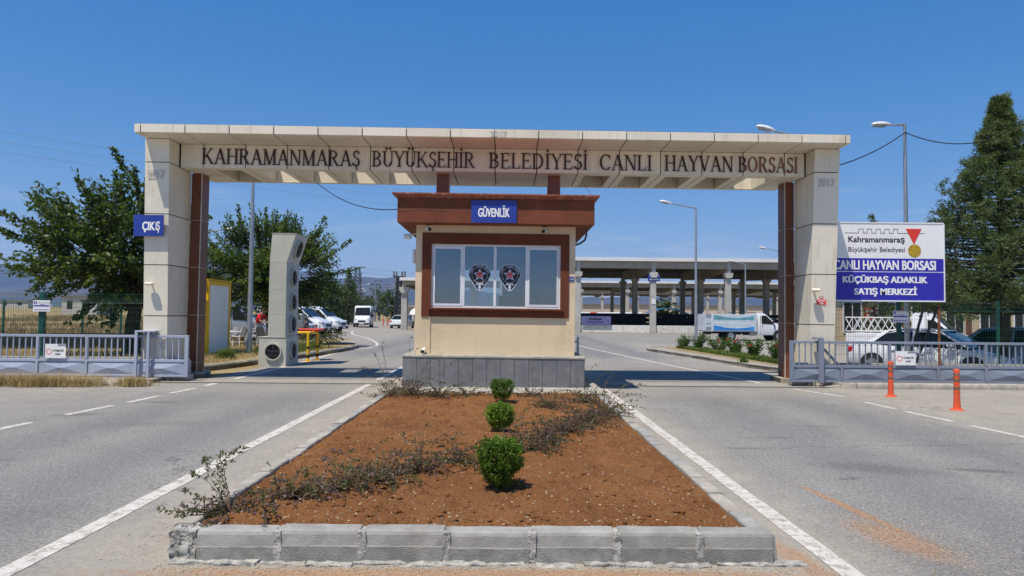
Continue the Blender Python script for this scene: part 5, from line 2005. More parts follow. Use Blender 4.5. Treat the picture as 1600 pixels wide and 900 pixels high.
# ------------------------------------------------------------------ vehicles (built nose to +X at the origin, copied or moved)
def loft(st, sec):
    """st: list of station dicts; sec(st) -> list of (y,z) half outline bottom to top; closed symmetric solid"""
    mb = MB()
    rings = []
    for q in st:
        h = sec(q)
        ring_ = [(q[0], y, z) for y, z in h] + [(q[0], -y, z) for y, z in reversed(h)]
        rings.append(ring_)
    n = len(rings[0])
    for r_ in rings:
        mb.v += r_
    for i in range(len(rings) - 1):
        for k in range(n):
            mb.f.append((i * n + k, i * n + (k + 1) % n, (i + 1) * n + (k + 1) % n, (i + 1) * n + k))
    mb.f.append(tuple(range(n)))
    mb.f.append(tuple((len(rings) - 1) * n + k for k in range(n)))
    return mb


def wheel(t, x, y, r, side, w=.20):
    yo = y if side > 0 else y - 0
    a, b = (y - w, y) if side > 0 else (y, y + w)
    prof = [(a, r * .90), (a + .02, r), (b - .02, r), (b, r * .90)]
    o = MB().tube([(x, p[0], r) for p in prof], [p[1] for p in prof], 22).build('wheel', 'tyre', t, True)
    f = b + .003 if side > 0 else a - .003
    rim = MB().disc((x, f - (.012 if side > 0 else 0), r), 'y', r * .64, .012, 20)
    for k in range(5):
        an = 2 * math.pi * k / 5
        c_, s_ = math.cos(an), math.sin(an)
        yy = f if side > 0 else f - .008
        rim.hexa([(x + u * c_ - v * s_, y2, r + u * s_ + v * c_) for y2 in (yy, yy + .008) for u, v in ((r * .1, -r * .07), (r * .6, -r * .09), (r * .6, r * .09), (r * .1, r * .07))])
    rim.build('rim', 'rim', o)
    return o


def body_sec(q):
    x, zt, hw, zb = q
    m = zb + (zt - zb) * .5
    return [(hw * .90, zb), (hw * .98, zb + .08), (hw, m), (hw * .985, zt - .10), (hw * .94, zt - .03), (hw * .82, zt)]


def sedan(paint, label, cat='car', L=4.45, hatch=False):
    t = thing('parked_car', (0, 0, 0), label, cat)
    h = L / 2
    st = [(-h, .60, .70, .36), (-h + .06, .84, .78, .30), (-h + .35, .96, .84, .24), (-h + .75, .985, .87, .22), (-.9, .965, .885, .20), (0, .95, .89, .20), (.8, .945, .885, .20), (1.15, .92, .88, .20), (1.6, .85, .86, .22), (h - .18, .72, .80, .24), (h - .03, .58, .70, .30), (h, .46, .62, .34)]
    loft(st, body_sec).build('body', paint, t, True)
    zr = 1.46
    xr = -h + (.35 if hatch else .62)
    cab = [(xr, .97, .78, 0), (xr + .62, zr - .06, .62, 1), (xr + 1.0, zr, .60, 1), (.25, zr - .01, .60, 1), (.55, zr - .06, .62, 1), (1.32, .93, .78, 0)]

    def cs(q):
        x, z, w, f = q
        return [(.83, .93), (.83 if not f else .80, .95), (w + .02, z - .02), (w - .08, z)] if f else [(.80, .93), (.80, .935), (.78, .95 if x > 0 else z - .01), (.70, .955 if x > 0 else z)]
    loft(cab, cs).build('window', 'car_glass', t, True)
    # roof skin and pillars
    rf = [(xr + .50, zr - .06, .665), (xr + .95, zr + .018, .66), (.25, zr + .010, .66), (.56, zr - .045, .665)]
    mb = MB()
    for x, z, w in rf:
        mb.v += [(x, w, z - .095), (x, w - .09, z), (x, -w + .09, z), (x, -w, z - .095)]
    for i in range(3):
        for k in range(3):
            mb.f.append((i * 4 + k, i * 4 + k + 1, (i + 1) * 4 + k + 1, (i + 1) * 4 + k))
    mb.build('roof', paint, t, True)
    for s_ in (1, -1):
        for (xa, xb, w) in ((1.30, .46, .05), (-.22, -.20, .04), (xr + .02, xr + .62, .09 if not hatch else .12)):
            pa, pb = Vector((xa, s_ * .825, .94)), Vector((xb, s_ * .64, zr - .04))
            MB().hexa([pa + Vector((-w, 0, 0)), pa + Vector((w, 0, 0)), pa + Vector((w, -s_ * .03, 0)), pa + Vector((-w, -s_ * .03, 0)), pb + Vector((-w, 0, 0)), pb + Vector((w, 0, 0)), pb + Vector((w, -s_ * .03, 0)), pb + Vector((-w, -s_ * .03, 0))]).build('pillar', paint, t)
        MB().cbox(.78, .98, *sorted((s_ * .90, s_ * 1.06)), .96, 1.08, .03).build('mirror', paint, t)
        for x in (.28, -.72):
            MB().cbox(x - .10, x + .10, *sorted((s_ * .885, s_ * .915)), .80, .83, .005).build('door_handle', paint, t)
        for x in (1.02, -.20, -1.22):
            MB().box(x - .005, x + .005, *sorted((s_ * .86, s_ * .893)), .34, .90).build('door_gap', 'car_trim', t)
        MB().cbox(h - .30, h - .05, *sorted((s_ * .50, s_ * .76)), .60, .72, .02).build('headlight', 'lamp_clear', t)
        MB().cbox(-h + .01, -h + .22, *sorted((s_ * .52, s_ * .80)), .70, .86, .02).build('taillight', 'lamp_red', t)
        for x in (h - .82, -h + .85):
            MB().disc((x, s_ * .80 - (.1 if s_ < 0 else 0), .33), 'y', .375, .093, 20).build('wheel_arch', 'car_trim', t)
            wheel(t, x, s_ * .905, .315, s_)
    MB().cbox(h - .06, h + .012, -.55, .55, .30, .50, .02).build('grille', 'car_trim', t)
    MB().box(-h - .008, -h + .02, -.26, .26, .50, .61).build('number_plate', 'sign_white', t)
    MB().cbox(-h - .015, -h + .1, -.68, .68, .30, .42, .02).build('bumper', 'car_trim', t)
    return t


def van(paint, label, H=2.45, L=5.4, cargo=True, name='parked_van'):
    t = thing(name, (0, 0, 0), label, 'van')
    h = L / 2
    W_ = .98
    st = [(-h, H - .10, W_ * .95, .42), (-h + .12, H - .02, W_, .38), (-h + .6, H, W_, .36), (h - 2.2, H, W_, .36), (h - 1.85, H - .06, W_ * .985, .36), (h - 1.05, 1.34, W_ * .975, .36), (h - .55, 1.16, W_ * .93, .36), (h - .12, .95, W_ * .86, .36), (h, .62, W_ * .74, .40)]

    def sec(q):
        x, zt, hw, zb = q
        belt = min(1.15, zb + (zt - zb) * .6)
        top = hw * (.93 if zt > 1.5 else .86)
        return [(hw * .96, zb), (hw, zb + .12), (hw, belt), (top + (hw - top) * .25, zt - .12), (top - .02, zt - .03), (top - .14, zt)]
    loft(st, sec).build('body', paint, t, True)
    # windscreen follows the slope between stations
    a, b = Vector((h - 1.83, 0, H - .10)), Vector((h - 1.07, 0, 1.40))
    nrm = Vector((b.z - a.z, 0, -(b.x - a.x))).normalized() * -1
    if nrm.x < 0:
        nrm = -nrm
    o = nrm * .02
    q = .12
    A, B = a.lerp(b, q), b
    MB().hexa([(A + Vector((0, -.78, 0))), (A + Vector((0, .78, 0))), (B + Vector((0, .86, 0))), (B + Vector((0, -.86, 0))), (A + Vector((0, -.78, 0)) + o), (A + Vector((0, .78, 0)) + o), (B + Vector((0, .86, 0)) + o), (B + Vector((0, -.86, 0)) + o)]).build('windscreen', 'car_glass', t)
    for s_ in (1, -1):
        pr = [(h - 1.98, 1.18), (h - 1.98, 1.86), (h - 1.74, 1.86), (h - 1.15, 1.30), (h - 1.1, 1.18)]
        k = .022
        y0, y1 = sorted((s_ * (W_ - .045), s_ * (W_ + .004)))
        MB().prism(pr, y0, y1, 'y').build('side_window', 'car_glass', t)
        if not cargo:
            MB().prism([(-h + .3, 1.22), (-h + .3, 1.9), (h - 2.1, 1.9), (h - 2.1, 1.22)], y0, y1, 'y').build('side_window', 'car_glass', t)
        MB().box(h - 2.05, h - 2.04, y0, y1 + .0, .5, 2.1).box(h - 3.1, h - 3.09, y0, y1, .5, 2.1).build('door_gap', 'car_trim', t)
        MB().cbox(h - 1.32, h - 1.18, *sorted((s_ * (W_ + .02), s_ * (W_ + .2))), 1.22, 1.50, .03).build('mirror', 'car_trim', t)
        MB().cbox(h - .40, h - .10, *sorted((s_ * .58, s_ * .86)), .86, 1.04, .03).build('headlight', 'lamp_clear', t)
        MB().cbox(-h - .004, -h + .08, *sorted((s_ * .82, s_ * .95)), .85, 1.35, .02).build('taillight', 'lamp_red', t)
        for x in (h - .98, -h + 1.15):
            MB().disc((x, s_ * W_ - (.1 if s_ > 0 else -.0) - (0 if s_ > 0 else .0), .36), 'y', .41, .103 if s_ > 0 else .1, 20) if False else MB().disc((x, s_ * W_ - (.098 if s_ > 0 else .004), .36), 'y', .41, .102, 20).build('wheel_arch', 'car_trim', t)
            wheel(t, x, s_ * (W_ + .012), .345, s_)
    MB().cbox(h - .06, h + .02, -.42, .42, .66, .84, .02).build('grille', 'car_trim', t)
    MB().cbox(h - .25, h + .03, -.82, .82, .36, .56, .03).build('bumper', 'car_trim', t)
    MB().box(h + .031, h + .036, -.26, .26, .42, .53).build('number_plate', 'sign_white', t)
    if not cargo:
        MB().box(-h - .006, -h + .02, -.74, .74, 1.25, 1.95).build('rear_window', 'car_glass', t)
    return t


def place(o, x, y, rz, z=0.):
    o.location = (x, y, z)
    o.rotation_euler = (0, 0, rz)
    return o


# truck with drop side body, side on
def truck():
    t = thing('light_truck', (0, 0, 0), 'white drop side light truck with blue painted side boards driving past the market hall', 'truck')
    H, h = 1.86, 2.75
    st = [(.52, H - .04, .92, .42), (.62, H, .93, .40), (.95, H + .01, .93, .40), (1.12, H - .05, .92, .40), (1.78, 1.22, .92, .40), (2.2, 1.06, .90, .40), (2.58, .86, .82, .40), (2.72, .60, .70, .42)]

    def sec(q):
        x, zt, hw, zb = q
        belt = min(1.12, zb + (zt - zb) * .6)
        top = hw * (.90 if zt > 1.4 else .86)
        return [(hw * .96, zb), (hw, zb + .12), (hw, belt), (top + (hw - top) * .25, zt - .12), (top - .02, zt - .03), (top - .14, zt)]
    loft(st, sec).build('cab', 'car_white', t, True)
    a, b = Vector((1.14, 0, H - .08)), Vector((1.76, 0, 1.26))
    o = Vector((.02, 0, .02))
    MB().hexa([a + Vector((0, -.74, 0)), a + Vector((0, .74, 0)), b + Vector((0, .8, 0)), b + Vector((0, -.8, 0)), a + Vector((0, -.74, 0)) + o, a + Vector((0, .74, 0)) + o, b + Vector((0, .8, 0)) + o, b + Vector((0, -.8, 0)) + o]).build('windscreen', 'car_glass', t)
    for s_ in (1, -1):
        y0, y1 = sorted((s_ * .89, s_ * .936))
        MB().prism([(.80, 1.14), (.80, 1.70), (1.10, 1.70), (1.60, 1.22), (1.62, 1.14)], y0, y1, 'y').build('side_window', 'car_glass', t)
        MB().box(.72, .73, y0, y1, .5, 1.72).box(1.66, 1.67, y0, y1, .5, 1.15).build('door_gap', 'car_trim', t)
        MB().cbox(.78, .90, *sorted((s_ * .93, s_ * .955)), 1.02, 1.05, .004).build('door_handle', 'car_trim', t)
        MB().cbox(1.52, 1.62, *sorted((s_ * .95, s_ * 1.12)), 1.22, 1.50, .02).build('mirror', 'car_trim', t)
        MB().cbox(2.36, 2.62, *sorted((s_ * .58, s_ * .82)), .78, .94, .02).build('headlight', 'lamp_clear', t)
        MB().disc((1.98, s_ * .92 - (.098 if s_ > 0 else .004), .36), 'y', .41, .102, 20).build('wheel_arch', 'car_trim', t)
        wheel(t, 1.98, s_ * .925, .335, s_)
        wheel(t, -1.25, s_ * .90, .335, s_)
        wheel(t, -1.25, s_ * .66, .335, s_)
        MB().tube([(.05, s_ * .70, .52), (.45, s_ * .70, .52)], .17, 14).build('tank', 'galvanised', t, True)
    MB().box(-2.7, .9, -.42, -.34, .46, .60).box(-2.7, .9, .34, .42, .46, .60).box(-2.72, -2.6, -.8, .8, .40, .54).box(-.6, -.5, -.6, .6, .40, .6).build('chassis', 'black_matt', t)
    MB().cbox(2.5, 2.78, -.8, .8, .38, .56, .03).build('bumper', 'car_trim', t)
    # load body: floor, side boards in planks, posts, head board
    zb0, zb1 = .66, 1.78
    MB().box(-2.95, .44, -1.0, 1.0, .60, .66).build('load_floor', 'galvanised', t)
    for s_ in (1, -1):
        for k in range(4):
            z0 = zb0 + .004 + k * .28
            y0, y1 = sorted((s_ * 1.0, s_ * 1.03))
            MB().cbox(-2.55, .34, y0, y1, z0, z0 + .262, .03).build('side_board', 'board_pale', t)
        yy = s_ * 1.0325
        y0, y1 = sorted((yy, yy + s_ * .003))
        for (z, mt_) in ((.70, 'graphic_blue'), (1.40, 'graphic_teal')):
            cur = []
            for i in range(13):
                u = i / 12
                cur.append((-2.45 + 2.7 * u, z + .34 - .17 * math.sin(u * math.pi) - .07 * u))
            low_ = [(-2.45 + 2.7 * i / 12, z + .02 * math.sin(i)) for i in range(12, -1, -1)]
            mb = MB()
            for i in range(12):
                mb.prism([cur[i], cur[i + 1], (cur[i + 1][0], z + .0), (cur[i][0], z + .0)], y0, y1, 'y')
            mb.build('painted_swoosh', mt_, t)
        for x in (-2.60, .36):
            MB().box(x, x + .05, *sorted((s_ * .98, s_ * 1.045)), .60, zb1 + .12, ).build('post', 'car_white', t)
        for z0, z1 in ((1.5, 1.78), (1.08, 1.16), (.70, .92)):
            MB().box(-2.95, -2.61, *sorted((s_ * .98, s_ * 1.02)), z0, z1).build('rear_rail', 'galvanised', t)
    for z0 in (.664, .944, 1.224, 1.504):
        MB().cbox(.40, .43, -.97, .97, z0, z0 + .27, .008).build('head_board', 'car_white', t)
        MB().cbox(-2.98, -2.95, -.97, .97, z0, z0 + .27, .008).build('tail_board', 'car_white', t)
    MB().tube([(-.9, -.9, 1.9), (.4, -.9, 1.92), (.4, .9, 1.92), (-.9, .9, 1.9)], .025, 6).build('rack', 'dark_steel', t)
    return t


place(truck(), 16.35, 47.9, 0)


# pickup with a white lattice rack, right yard
def lattice_pickup():
    t = van('car_white', 'white pickup with a tall lattice cattle rack parked behind the right fence', 2.2, 2.6, True, 'cattle_pickup')
    t['category'] = 'truck'
    MB().cbox(-4.0, -1.28, -.95, .95, .55, .62, .01).build('load_floor', 'car_white', t)
    for s_ in (1, -1):
        y0, y1 = sorted((s_ * .93, s_ * .96))
        for z0 in (.63, .93):
            MB().cbox(-4.0, -1.3, y0, y1, z0, z0 + .285, .01).build('side_board', 'car_white', t)
        MB().box(-4.0, -1.3, y0, y1, 1.30, 1.34).box(-4.0, -1.3, y0, y1, 1.93, 1.98).build('rack_rail', 'white_paint', t)
        for k in range(9):
            x = -4.0 + .3 * k
            ya = (y0 + y1) / 2
            MB().tube([(x, ya, 1.34), (x + .3, ya, 1.93)], .02, 5).build('rack_slat', 'white_paint', t)
            if k % 2 == 0:
                MB().tube([(x + .3, ya, 1.34), (x, ya, 1.93)], .02, 5).build('rack_slat', 'white_paint', t)
        wheel(t, -3.0, s_ * .93, .34, s_)
    return t


place(lattice_pickup(), 19.6, 31.0, R(-38), -.32)
place(sedan('car_white', 'white saloon car parked behind the right fence under the billboard'), 13.2, 21.8, R(-50), -.19)
place(sedan('car_silver', 'silver grey saloon parked behind the conifer trunk at the right edge', L=4.5), 16.55, 22.3, R(-44), -.12)
# left car park and road
place(van('car_white', 'white panel van driving towards the gateway on the far road', 2.5, 5.6), -16.35, 81.5, R(-83))
place(van('car_white', 'white passenger van parked nose to the road left of the exit lane', 2.1, 5.0, False), -14.95, 50.5, R(-10))
place(van('car_white', 'white camper van parked behind the passenger van with its dark windows', 2.15, 5.3, False), -15.6, 57.5, R(-12))
place(sedan('car_white', 'white hatchback with red tail lights parked beside the fan tower', hatch=True, L=4.2), -14.3, 45.2, R(172))
place(sedan('car_white', 'small white saloon seen from behind on the far road left of the booth', L=4.2), -11.6, 79.5, R(80))
place(van('car_silver', 'silver minivan with open boot behind the plastic chairs', 1.75, 4.5, False), -15.6, 40.5, R(5))
place(sedan('car_silver', 'far silver saloon parked beyond the red and white markers', L=4.3), -17.3, 118, R(95))


# ------------------------------------------------------------------ people
def skinned(name, verts, edges, radii, mt, parent, sub=2):
    me = bpy.data.meshes.new(name)
    me.from_pydata([tuple(v) for v in verts], edges, [])
    o = bpy.data.objects.new(name, me)
    COL.objects.link(o)
    m_ = o.modifiers.new('skin', 'SKIN')
    o.modifiers.new('sub', 'SUBSURF').levels = sub
    o.modifiers['sub'].render_levels = sub
    m_.use_smooth_shade = True
    for i, r_ in enumerate(radii):
        me.skin_vertices[0].data[i].radius = r_ if isinstance(r_, tuple) else (r_, r_)
    me.skin_vertices[0].data[0].use_root = True
    dg = bpy.context.evaluated_depsgraph_get()
    res = bpy.data.meshes.new_from_object(o.evaluated_get(dg))
    res.materials.clear()
    res.materials.append(MC[mt])
    COL.objects.unlink(o)
    bpy.data.objects.remove(o)
    return link(name, res, parent)


def person(x, y, z, rz, label, shirt, pants, pose='bend', sitting=False):
    t = thing('person', (0, 0, 0), label, 'person')
    if sitting:
        J = dict(pel=(0, 0, .48), ch=(-.03, 0, .80), nk=(0, 0, 1.02), hip=.09, kn=(.42, .50), ft=(.42, .06))
        hd = (.03, 0, 1.18)
        arms = [((0, .17, .95), (.10, .24, .72), (.32, .12, .66)), ((0, -.17, .95), (.10, -.24, .72), (.32, -.12, .66))]
        legs = [((0, .10, .48), (.42, .12, .50), (.42, .12, .08), (.54, .12, .04)), ((0, -.10, .48), (.42, -.12, .50), (.42, -.12, .08), (.54, -.12, .04))]
    else:
        J = dict(pel=(0, 0, .92), ch=(.10, 0, 1.22), nk=(.20, 0, 1.43))
        hd = (.29, 0, 1.56)
        arms = [((.16, .18, 1.36), (.30, .24, 1.12), (.54, .14, 1.14)), ((.16, -.18, 1.36), (.26, -.24, 1.10), (.50, -.12, 1.06))]
        legs = [((0, .09, .90), (.05, .13, .48), (-.02, .14, .08), (.12, .15, .035)), ((0, -.09, .90), (.10, -.11, .48), (.08, -.11, .08), (.22, -.12, .035))]
    V = [Vector(J['pel']), Vector(J['ch']), Vector(J['nk']), Vector(hd) - Vector((0, 0, .05)), Vector(hd) + Vector((.01, 0, .06))]
    E = [(0, 1), (1, 2), (2, 3), (3, 4)]
    Rr = [(.15, .12), (.17, .12), .06, .085, .08]
    for a in arms:
        b = len(V)
        V += [Vector(p) for p in a]
        E += [(1, b), (b, b + 1), (b + 1, b + 2)]
        Rr += [.062, .045, .032]
        hx = Vector(a[2])
        V.append(hx + Vector((.07, 0, 0)))
        E.append((b + 2, b + 3))
        Rr.append(.036)
    for l_ in legs:
        b = len(V)
        V += [Vector(p) for p in l_]
        E += [(0, b), (b, b + 1), (b + 1, b + 2), (b + 2, b + 3)]
        Rr += [.09, .066, .045, .04]
    skinned('body', V, E, Rr, 'skin', t)
    # shirt over torso and upper arms
    V2, E2, R2 = [Vector(J['pel']) + Vector((0, 0, .02)), Vector(J['ch']), Vector(J['nk']) - Vector((.02, 0, .05))], [(0, 1), (1, 2)], [(.175, .145), (.19, .145), .09]
    for a in arms:
        b = len(V2)
        a0, a1 = Vector(a[0]), Vector(a[1])
        V2 += [a0, a0.lerp(a1, .8)]
        E2 += [(1, b), (b, b + 1)]
        R2 += [.085, .07]
    skinned('shirt', V2, E2, R2, shirt, t)
    V3, E3, R3 = [Vector(J['pel'])], [], [(.165, .135)]
    for l_ in legs:
        b = len(V3)
        V3 += [Vector(p) for p in l_[:3]]
        E3 += [(0, b), (b, b + 1), (b + 1, b + 2)]
        R3 += [.105, .082, .06]
    skinned('trousers', V3, E3, R3, pants, t)
    hv = Vector(hd)
    mb = MB()
    rings = []
    for i in range(6):
        ph = i / 5 * 1.75
        for k in range(12):
            an = 2 * math.pi * k / 12
            mb.v.append((hv.x - .02 + .105 * math.sin(ph) * math.cos(an), .095 * math.sin(ph) * math.sin(an), hv.z + .03 + .13 * math.cos(ph)))
    for i in range(5):
        for k in range(12):
            mb.f.append((i * 12 + k, i * 12 + (k + 1) % 12, (i + 1) * 12 + (k + 1) % 12, (i + 1) * 12 + k))
    mb.build('hair', 'hair', t, True)
    fc = MB()
    fc.tube([(hv.x + .085, 0, hv.z + .02), (hv.x + .118, 0, hv.z - .025)], [.008, .016], 6)
    fc.build('nose', 'skin', t, True)
    for s_ in (1, -1):
        MB().disc((hv.x + .082, s_ * .032, hv.z + .02), 'x', .009, .006, 8).build('eye', 'black_matt', t)
        MB().cbox(hv.x - .01, hv.x + .02, *sorted((s_ * .078, s_ * .096)), hv.z - .03, hv.z + .03, .006).build('ear', 'skin', t)
    MB().cbox(hv.x + .078, hv.x + .088, -.022, .022, hv.z - .052, hv.z - .044, .002).build('mouth', 'print_red', t)
    # hands: palm, four fingers and a thumb
    for a in arms:
        p = Vector(a[2]) + Vector((.09, 0, 0))
        mb = MB()
        for k in range(4):
            o_ = (k - 1.5) * .018
            L_ = (.062, .072, .068, .055)[k]
            mb.tube([p + Vector((0, o_, .005)), p + Vector((L_ * .6, o_, .0)), p + Vector((L_, o_, -.018))], [.009, .0085, .006], 6)
        mb.tube([p + Vector((-.03, .03, 0)), p + Vector((.0, .052, -.01)), p + Vector((.03, .055, -.02))], [.011, .009, .006], 6)
        mb.build('hand', 'skin', t, True)
    t.location = (x, y, z)
    t.rotation_euler = (0, 0, rz)
    return t


person(-10.86, 31.0, .12, R(-10), 'person in a red shirt and pale trousers bending forward by the plastic chairs', 'shirt_red', 'trousers')
person(-11.9, 42.2, .0, R(160), 'seated person in a dark top behind the grey box beside the fan tower', 'dark_cloth', 'dark_cloth', sitting=True)
person(-12.35, 42.6, .0, R(20), 'seated person in a red top half hidden by the fan tower', 'shirt_red', 'dark_cloth', sitting=True)
t = thing('cool_box', (-12.0, 41.0, 0), 'grey box standing on a stand behind the fan tower', 'box')
MB().cbox(-12.2, -11.7, 40.8, 41.2, .75, 1.55, .03).build('box_body', 'grey_steel', t)
for x in (-12.18, -11.77):
    for y in (40.82, 41.14):
        MB().box(x, x + .05, y, y + .05, 0, .749).build('leg', 'dark_steel', t)


def plastic_chair(mt, label):
    t = thing('plastic_chair', (0, 0, 0), label, 'chair', 'plastic chairs on the left island')
    MB().cbox(-.22, .22, -.22, .22, .42, .45, .01).build('seat', mt, t)
    mb = MB()
    mb.hexa([(-.22, -.2, .46), (-.18, -.2, .46), (-.18, .2, .46), (-.22, .2, .46), (-.33, -.17, .86), (-.30, -.17, .86), (-.30, .17, .86), (-.33, .17, .86)])
    mb.build('backrest', mt, t)
    for sx in (-1, 1):
        for sy in (-1, 1):
            MB().tube([(sx * .2, sy * .2, .42), (sx * .25, sy * .24, 0)], [.03, .02], 6).build('leg', mt, t)
    for sy in (-1, 1):
        MB().tube([(-.26, sy * .22, .64), (.12, sy * .25, .65), (.2, sy * .23, .44)], .022, 6).build('armrest', mt, t)
    return t


c0 = place(plastic_chair('chair_white', 'white plastic chair nearest the yellow cabin'), -12.05, 31.0, R(175), .12)
copy_tree(c0, (-11.68, 30.9, .12), R(170), 'white plastic chair just left of the street lamp pole')
copy_tree(c0, (-11.3, 31.6, .12), R(190), 'white plastic chair beside the person in red')
place(plastic_chair('chair_grey', 'dark grey plastic chair right of the person in red'), -10.5, 30.7, R(80), .12)
isx = structure(MB().prism([(-18, 34.0), (-11.5, 34.0), (-11.5, 36.2), (-18, 36.2)], .0, .119, 'z'), 'verge_ground', 'dry_ground')
structure(MB().prism([(-30, 17.9), (-12.5, 17.9), (-12.5, 34.0), (-30, 34.0)], -.02, .001, 'z'), 'verge_ground', 'dry_ground')


# ------------------------------------------------------------------ trees
def broad_tree(name, base, trunk_top, crown_c, crown_r, shoots, leaf_n, label, leaf='leaf_mulberry', size=(.10, .16), lean=Vector((0, 0, 0)), seed=1, spike=.9, bias=.55, trunk_r=.2, cat='tree', droop=.3):
    random.seed(seed)
    t = thing(name, base, label, cat)
    b = Vector(base)
    tt = Vector(trunk_top)
    cc = Vector(crown_c)
    cr = Vector(crown_r)
    br = MB()
    br.tube([b - Vector((0, 0, .1)), b.lerp(tt, .3) + Vector((.03, 0, 0)), b.lerp(tt, .7) - Vector((.04, 0, 0)), tt], [trunk_r * 1.35, trunk_r, trunk_r * .9, trunk_r * .8], 10)
    limbs = []
    for k in range(9):
        d = rv()
        d.z = abs(d.z) * .7 + .1
        e = cc + Vector((d.x * cr.x, d.y * cr.y, (d.z - .25) * cr.z)) * .62
        m_ = tt.lerp(e, .5) + Vector((0, 0, .12 * (e - tt).length)) + rv() * .15
        br.tube([tt - Vector((0, 0, .15)), m_, e], [trunk_r * .55, trunk_r * .32, trunk_r * .12], 6)
        limbs.append((tt, m_, e))
    lf = MB()
    tw = MB()
    for k in range(shoots):
        # start inside the crown, run outwards and upwards
        d = rv()
        rr = random.random() ** .45
        p0 = cc + Vector((d.x * cr.x, d.y * cr.y, d.z * cr.z)) * rr * .88
        # lumpiness: drop shoots in noise holes so the sky shows
        if noise.noise(p0 * (1.1 / max(1, cr.x * .35)) + Vector((seed * 7, 0, 0))) < -.10:
            continue
        odir = Vector((d.x, d.y, d.z * .7 + bias)).normalized()
        L = spike * random.uniform(.45, 1.0) * (.6 + .6 * rr)
        if d.z < -.1:
            odir = (odir + Vector((0, 0, -droop))).normalized()
        p1 = p0 + odir * L + lean * L
        if rr > .5:
            tw.tube([p0 - odir * .3, p1], [.018, .004], 3, False)
        nl = max(4, int(leaf_n * L))
        for i in range(nl):
            u = i / nl
            p = p0.lerp(p1, u) + rv() * .13 * (1.15 - u * .8)
            dd = (odir * .6 + rv() + lean * .6)
            dd.z -= .25
            leafquad(lf, p, dd, (rv() + Vector((0, 0, 1.2))).normalized(), random.uniform(*size), random.uniform(size[0] * .6, size[1] * .62))
    o = br.build('trunk', 'bark', t, True)
    tw.build('branches', 'bark', o)
    lf.build('crown', leaf, t)
    return t


wind = Vector((.10, 0, .05))
broad_tree('mulberry_tree', (-12.9, 24.4, 0), (-12.7, 24.3, 1.7), (-13.15, 24.2, 3.55), (2.75, 2.4, 2.0), 1250, 24, 'large dark leafy tree behind the left fence, its boughs reaching left past the frame edge', seed=11, size=(.13, .21), spike=1.15, lean=Vector((-.16, 0, .05)), trunk_r=.26, bias=.45)
t1 = [o for o in S.objects if o.name.startswith('mulberry_tree')][0]
# extra boughs that carry its uneven outline
lf, tw = MB(), MB()
random.seed(5)
for (a, b, n) in (((-14.5, 24, 4.2), (-15.4, 24, 5.25), 120), ((-14.3, 24, 3.9), (-17.1, 23.8, 4.9), 260), ((-14.6, 24, 3.4), (-17.3, 24, 4.35), 260), ((-13.2, 24, 4.8), (-13.35, 24, 6.35), 150), ((-12.4, 24, 4.6), (-12.75, 24, 6.55), 170), ((-12.3, 24, 5.2), (-13.5, 24, 7.2), 210), ((-14.6, 24, 2.9), (-16.9, 24, 3.05), 220), ((-14.4, 24, 2.6), (-15.9, 24, 1.9), 230), ((-13.6, 24, 2.3), (-14.5, 24, 1.35), 170), ((-15, 24, 4), (-16.2, 24.2, 5.55), 150), ((-13.6, 24, 4.6), (-14.8, 24.2, 6.1), 180), ((-13.1, 24, 2.6), (-13.3, 24, 1.1), 150), ((-15, 24, 3.4), (-16.0, 24, 2.3), 180)):
    a, b = Vector(a), Vector(b)
    tw.tube([a, a.lerp(b, .5) + rv() * .1, b], [.05, .03, .008], 5, False)
    for i in range(n):
        u = random.random() ** .8
        p = a.lerp(b, u) + rv() * random.uniform(0, .42) * (1.12 - u)
        leafquad(lf, p, rv() + (b - a).normalized() * .6, (rv() + Vector((0, 0, 1.1))).normalized(), random.uniform(.12, .2), random.uniform(.08, .125))
tk = [c_ for c_ in t1.children if c_.name.startswith('trunk')][0]
tw.build('bough', 'bark', tk)
lf.build('bough_leaves', 'leaf_mulberry', t1)

broad_tree('mulberry_tree', (-10.95, 33.2, .1), (-11.0, 33.2, 1.8), (-11.1, 33.2, 3.65), (3.1, 1.9, 2.1), 2100, 26, 'round green leafy tree behind the fan tower and the lamp pole', 'leaf_fresh', (.11, .17), seed=23, spike=1.05, lean=Vector((.10, 0, .08)), trunk_r=.24, droop=.5)
t2 = [o for o in S.objects if o.name.startswith('mulberry_tree.001')][0]
lf, tw = MB(), MB()
for (a, b, n) in (((-12.2, 33, 4.8), (-12.6, 33, 6.6), 120), ((-11.0, 33, 4.8), (-11.3, 33, 6.5), 110), ((-9.5, 33, 4.4), (-8.5, 33, 6.1), 140), ((-9.0, 33, 3.8), (-7.3, 33, 5.0), 150), ((-9.2, 33, 3.2), (-6.9, 33, 3.7), 170), ((-12.8, 33, 3.8), (-13.9, 33, 4.9), 140), ((-9.2, 33, 2.8), (-7.3, 33, 2.5), 160), ((-10, 33, 5), (-9.9, 33, 6.2), 90), ((-9.0, 33, 2.3), (-8.2, 33, 1.7), 120)):
    a, b = Vector(a), Vector(b)
    tw.tube([a, a.lerp(b, .5) + rv() * .1, b], [.04, .025, .006], 5, False)
    for i in range(n):
        u = random.random() ** .8
        p = a.lerp(b, u) + rv() * random.uniform(0, .4) * (1.12 - u)
        leafquad(lf, p, rv() + (b - a).normalized() * .6, (rv() + Vector((0, 0, 1.1))).normalized(), random.uniform(.1, .17), random.uniform(.07, .105))
tk = [c_ for c_ in t2.children if c_.name.startswith('trunk')][0]
tw.build('bough', 'bark', tk)
lf.build('bough_leaves', 'leaf_fresh', t2)
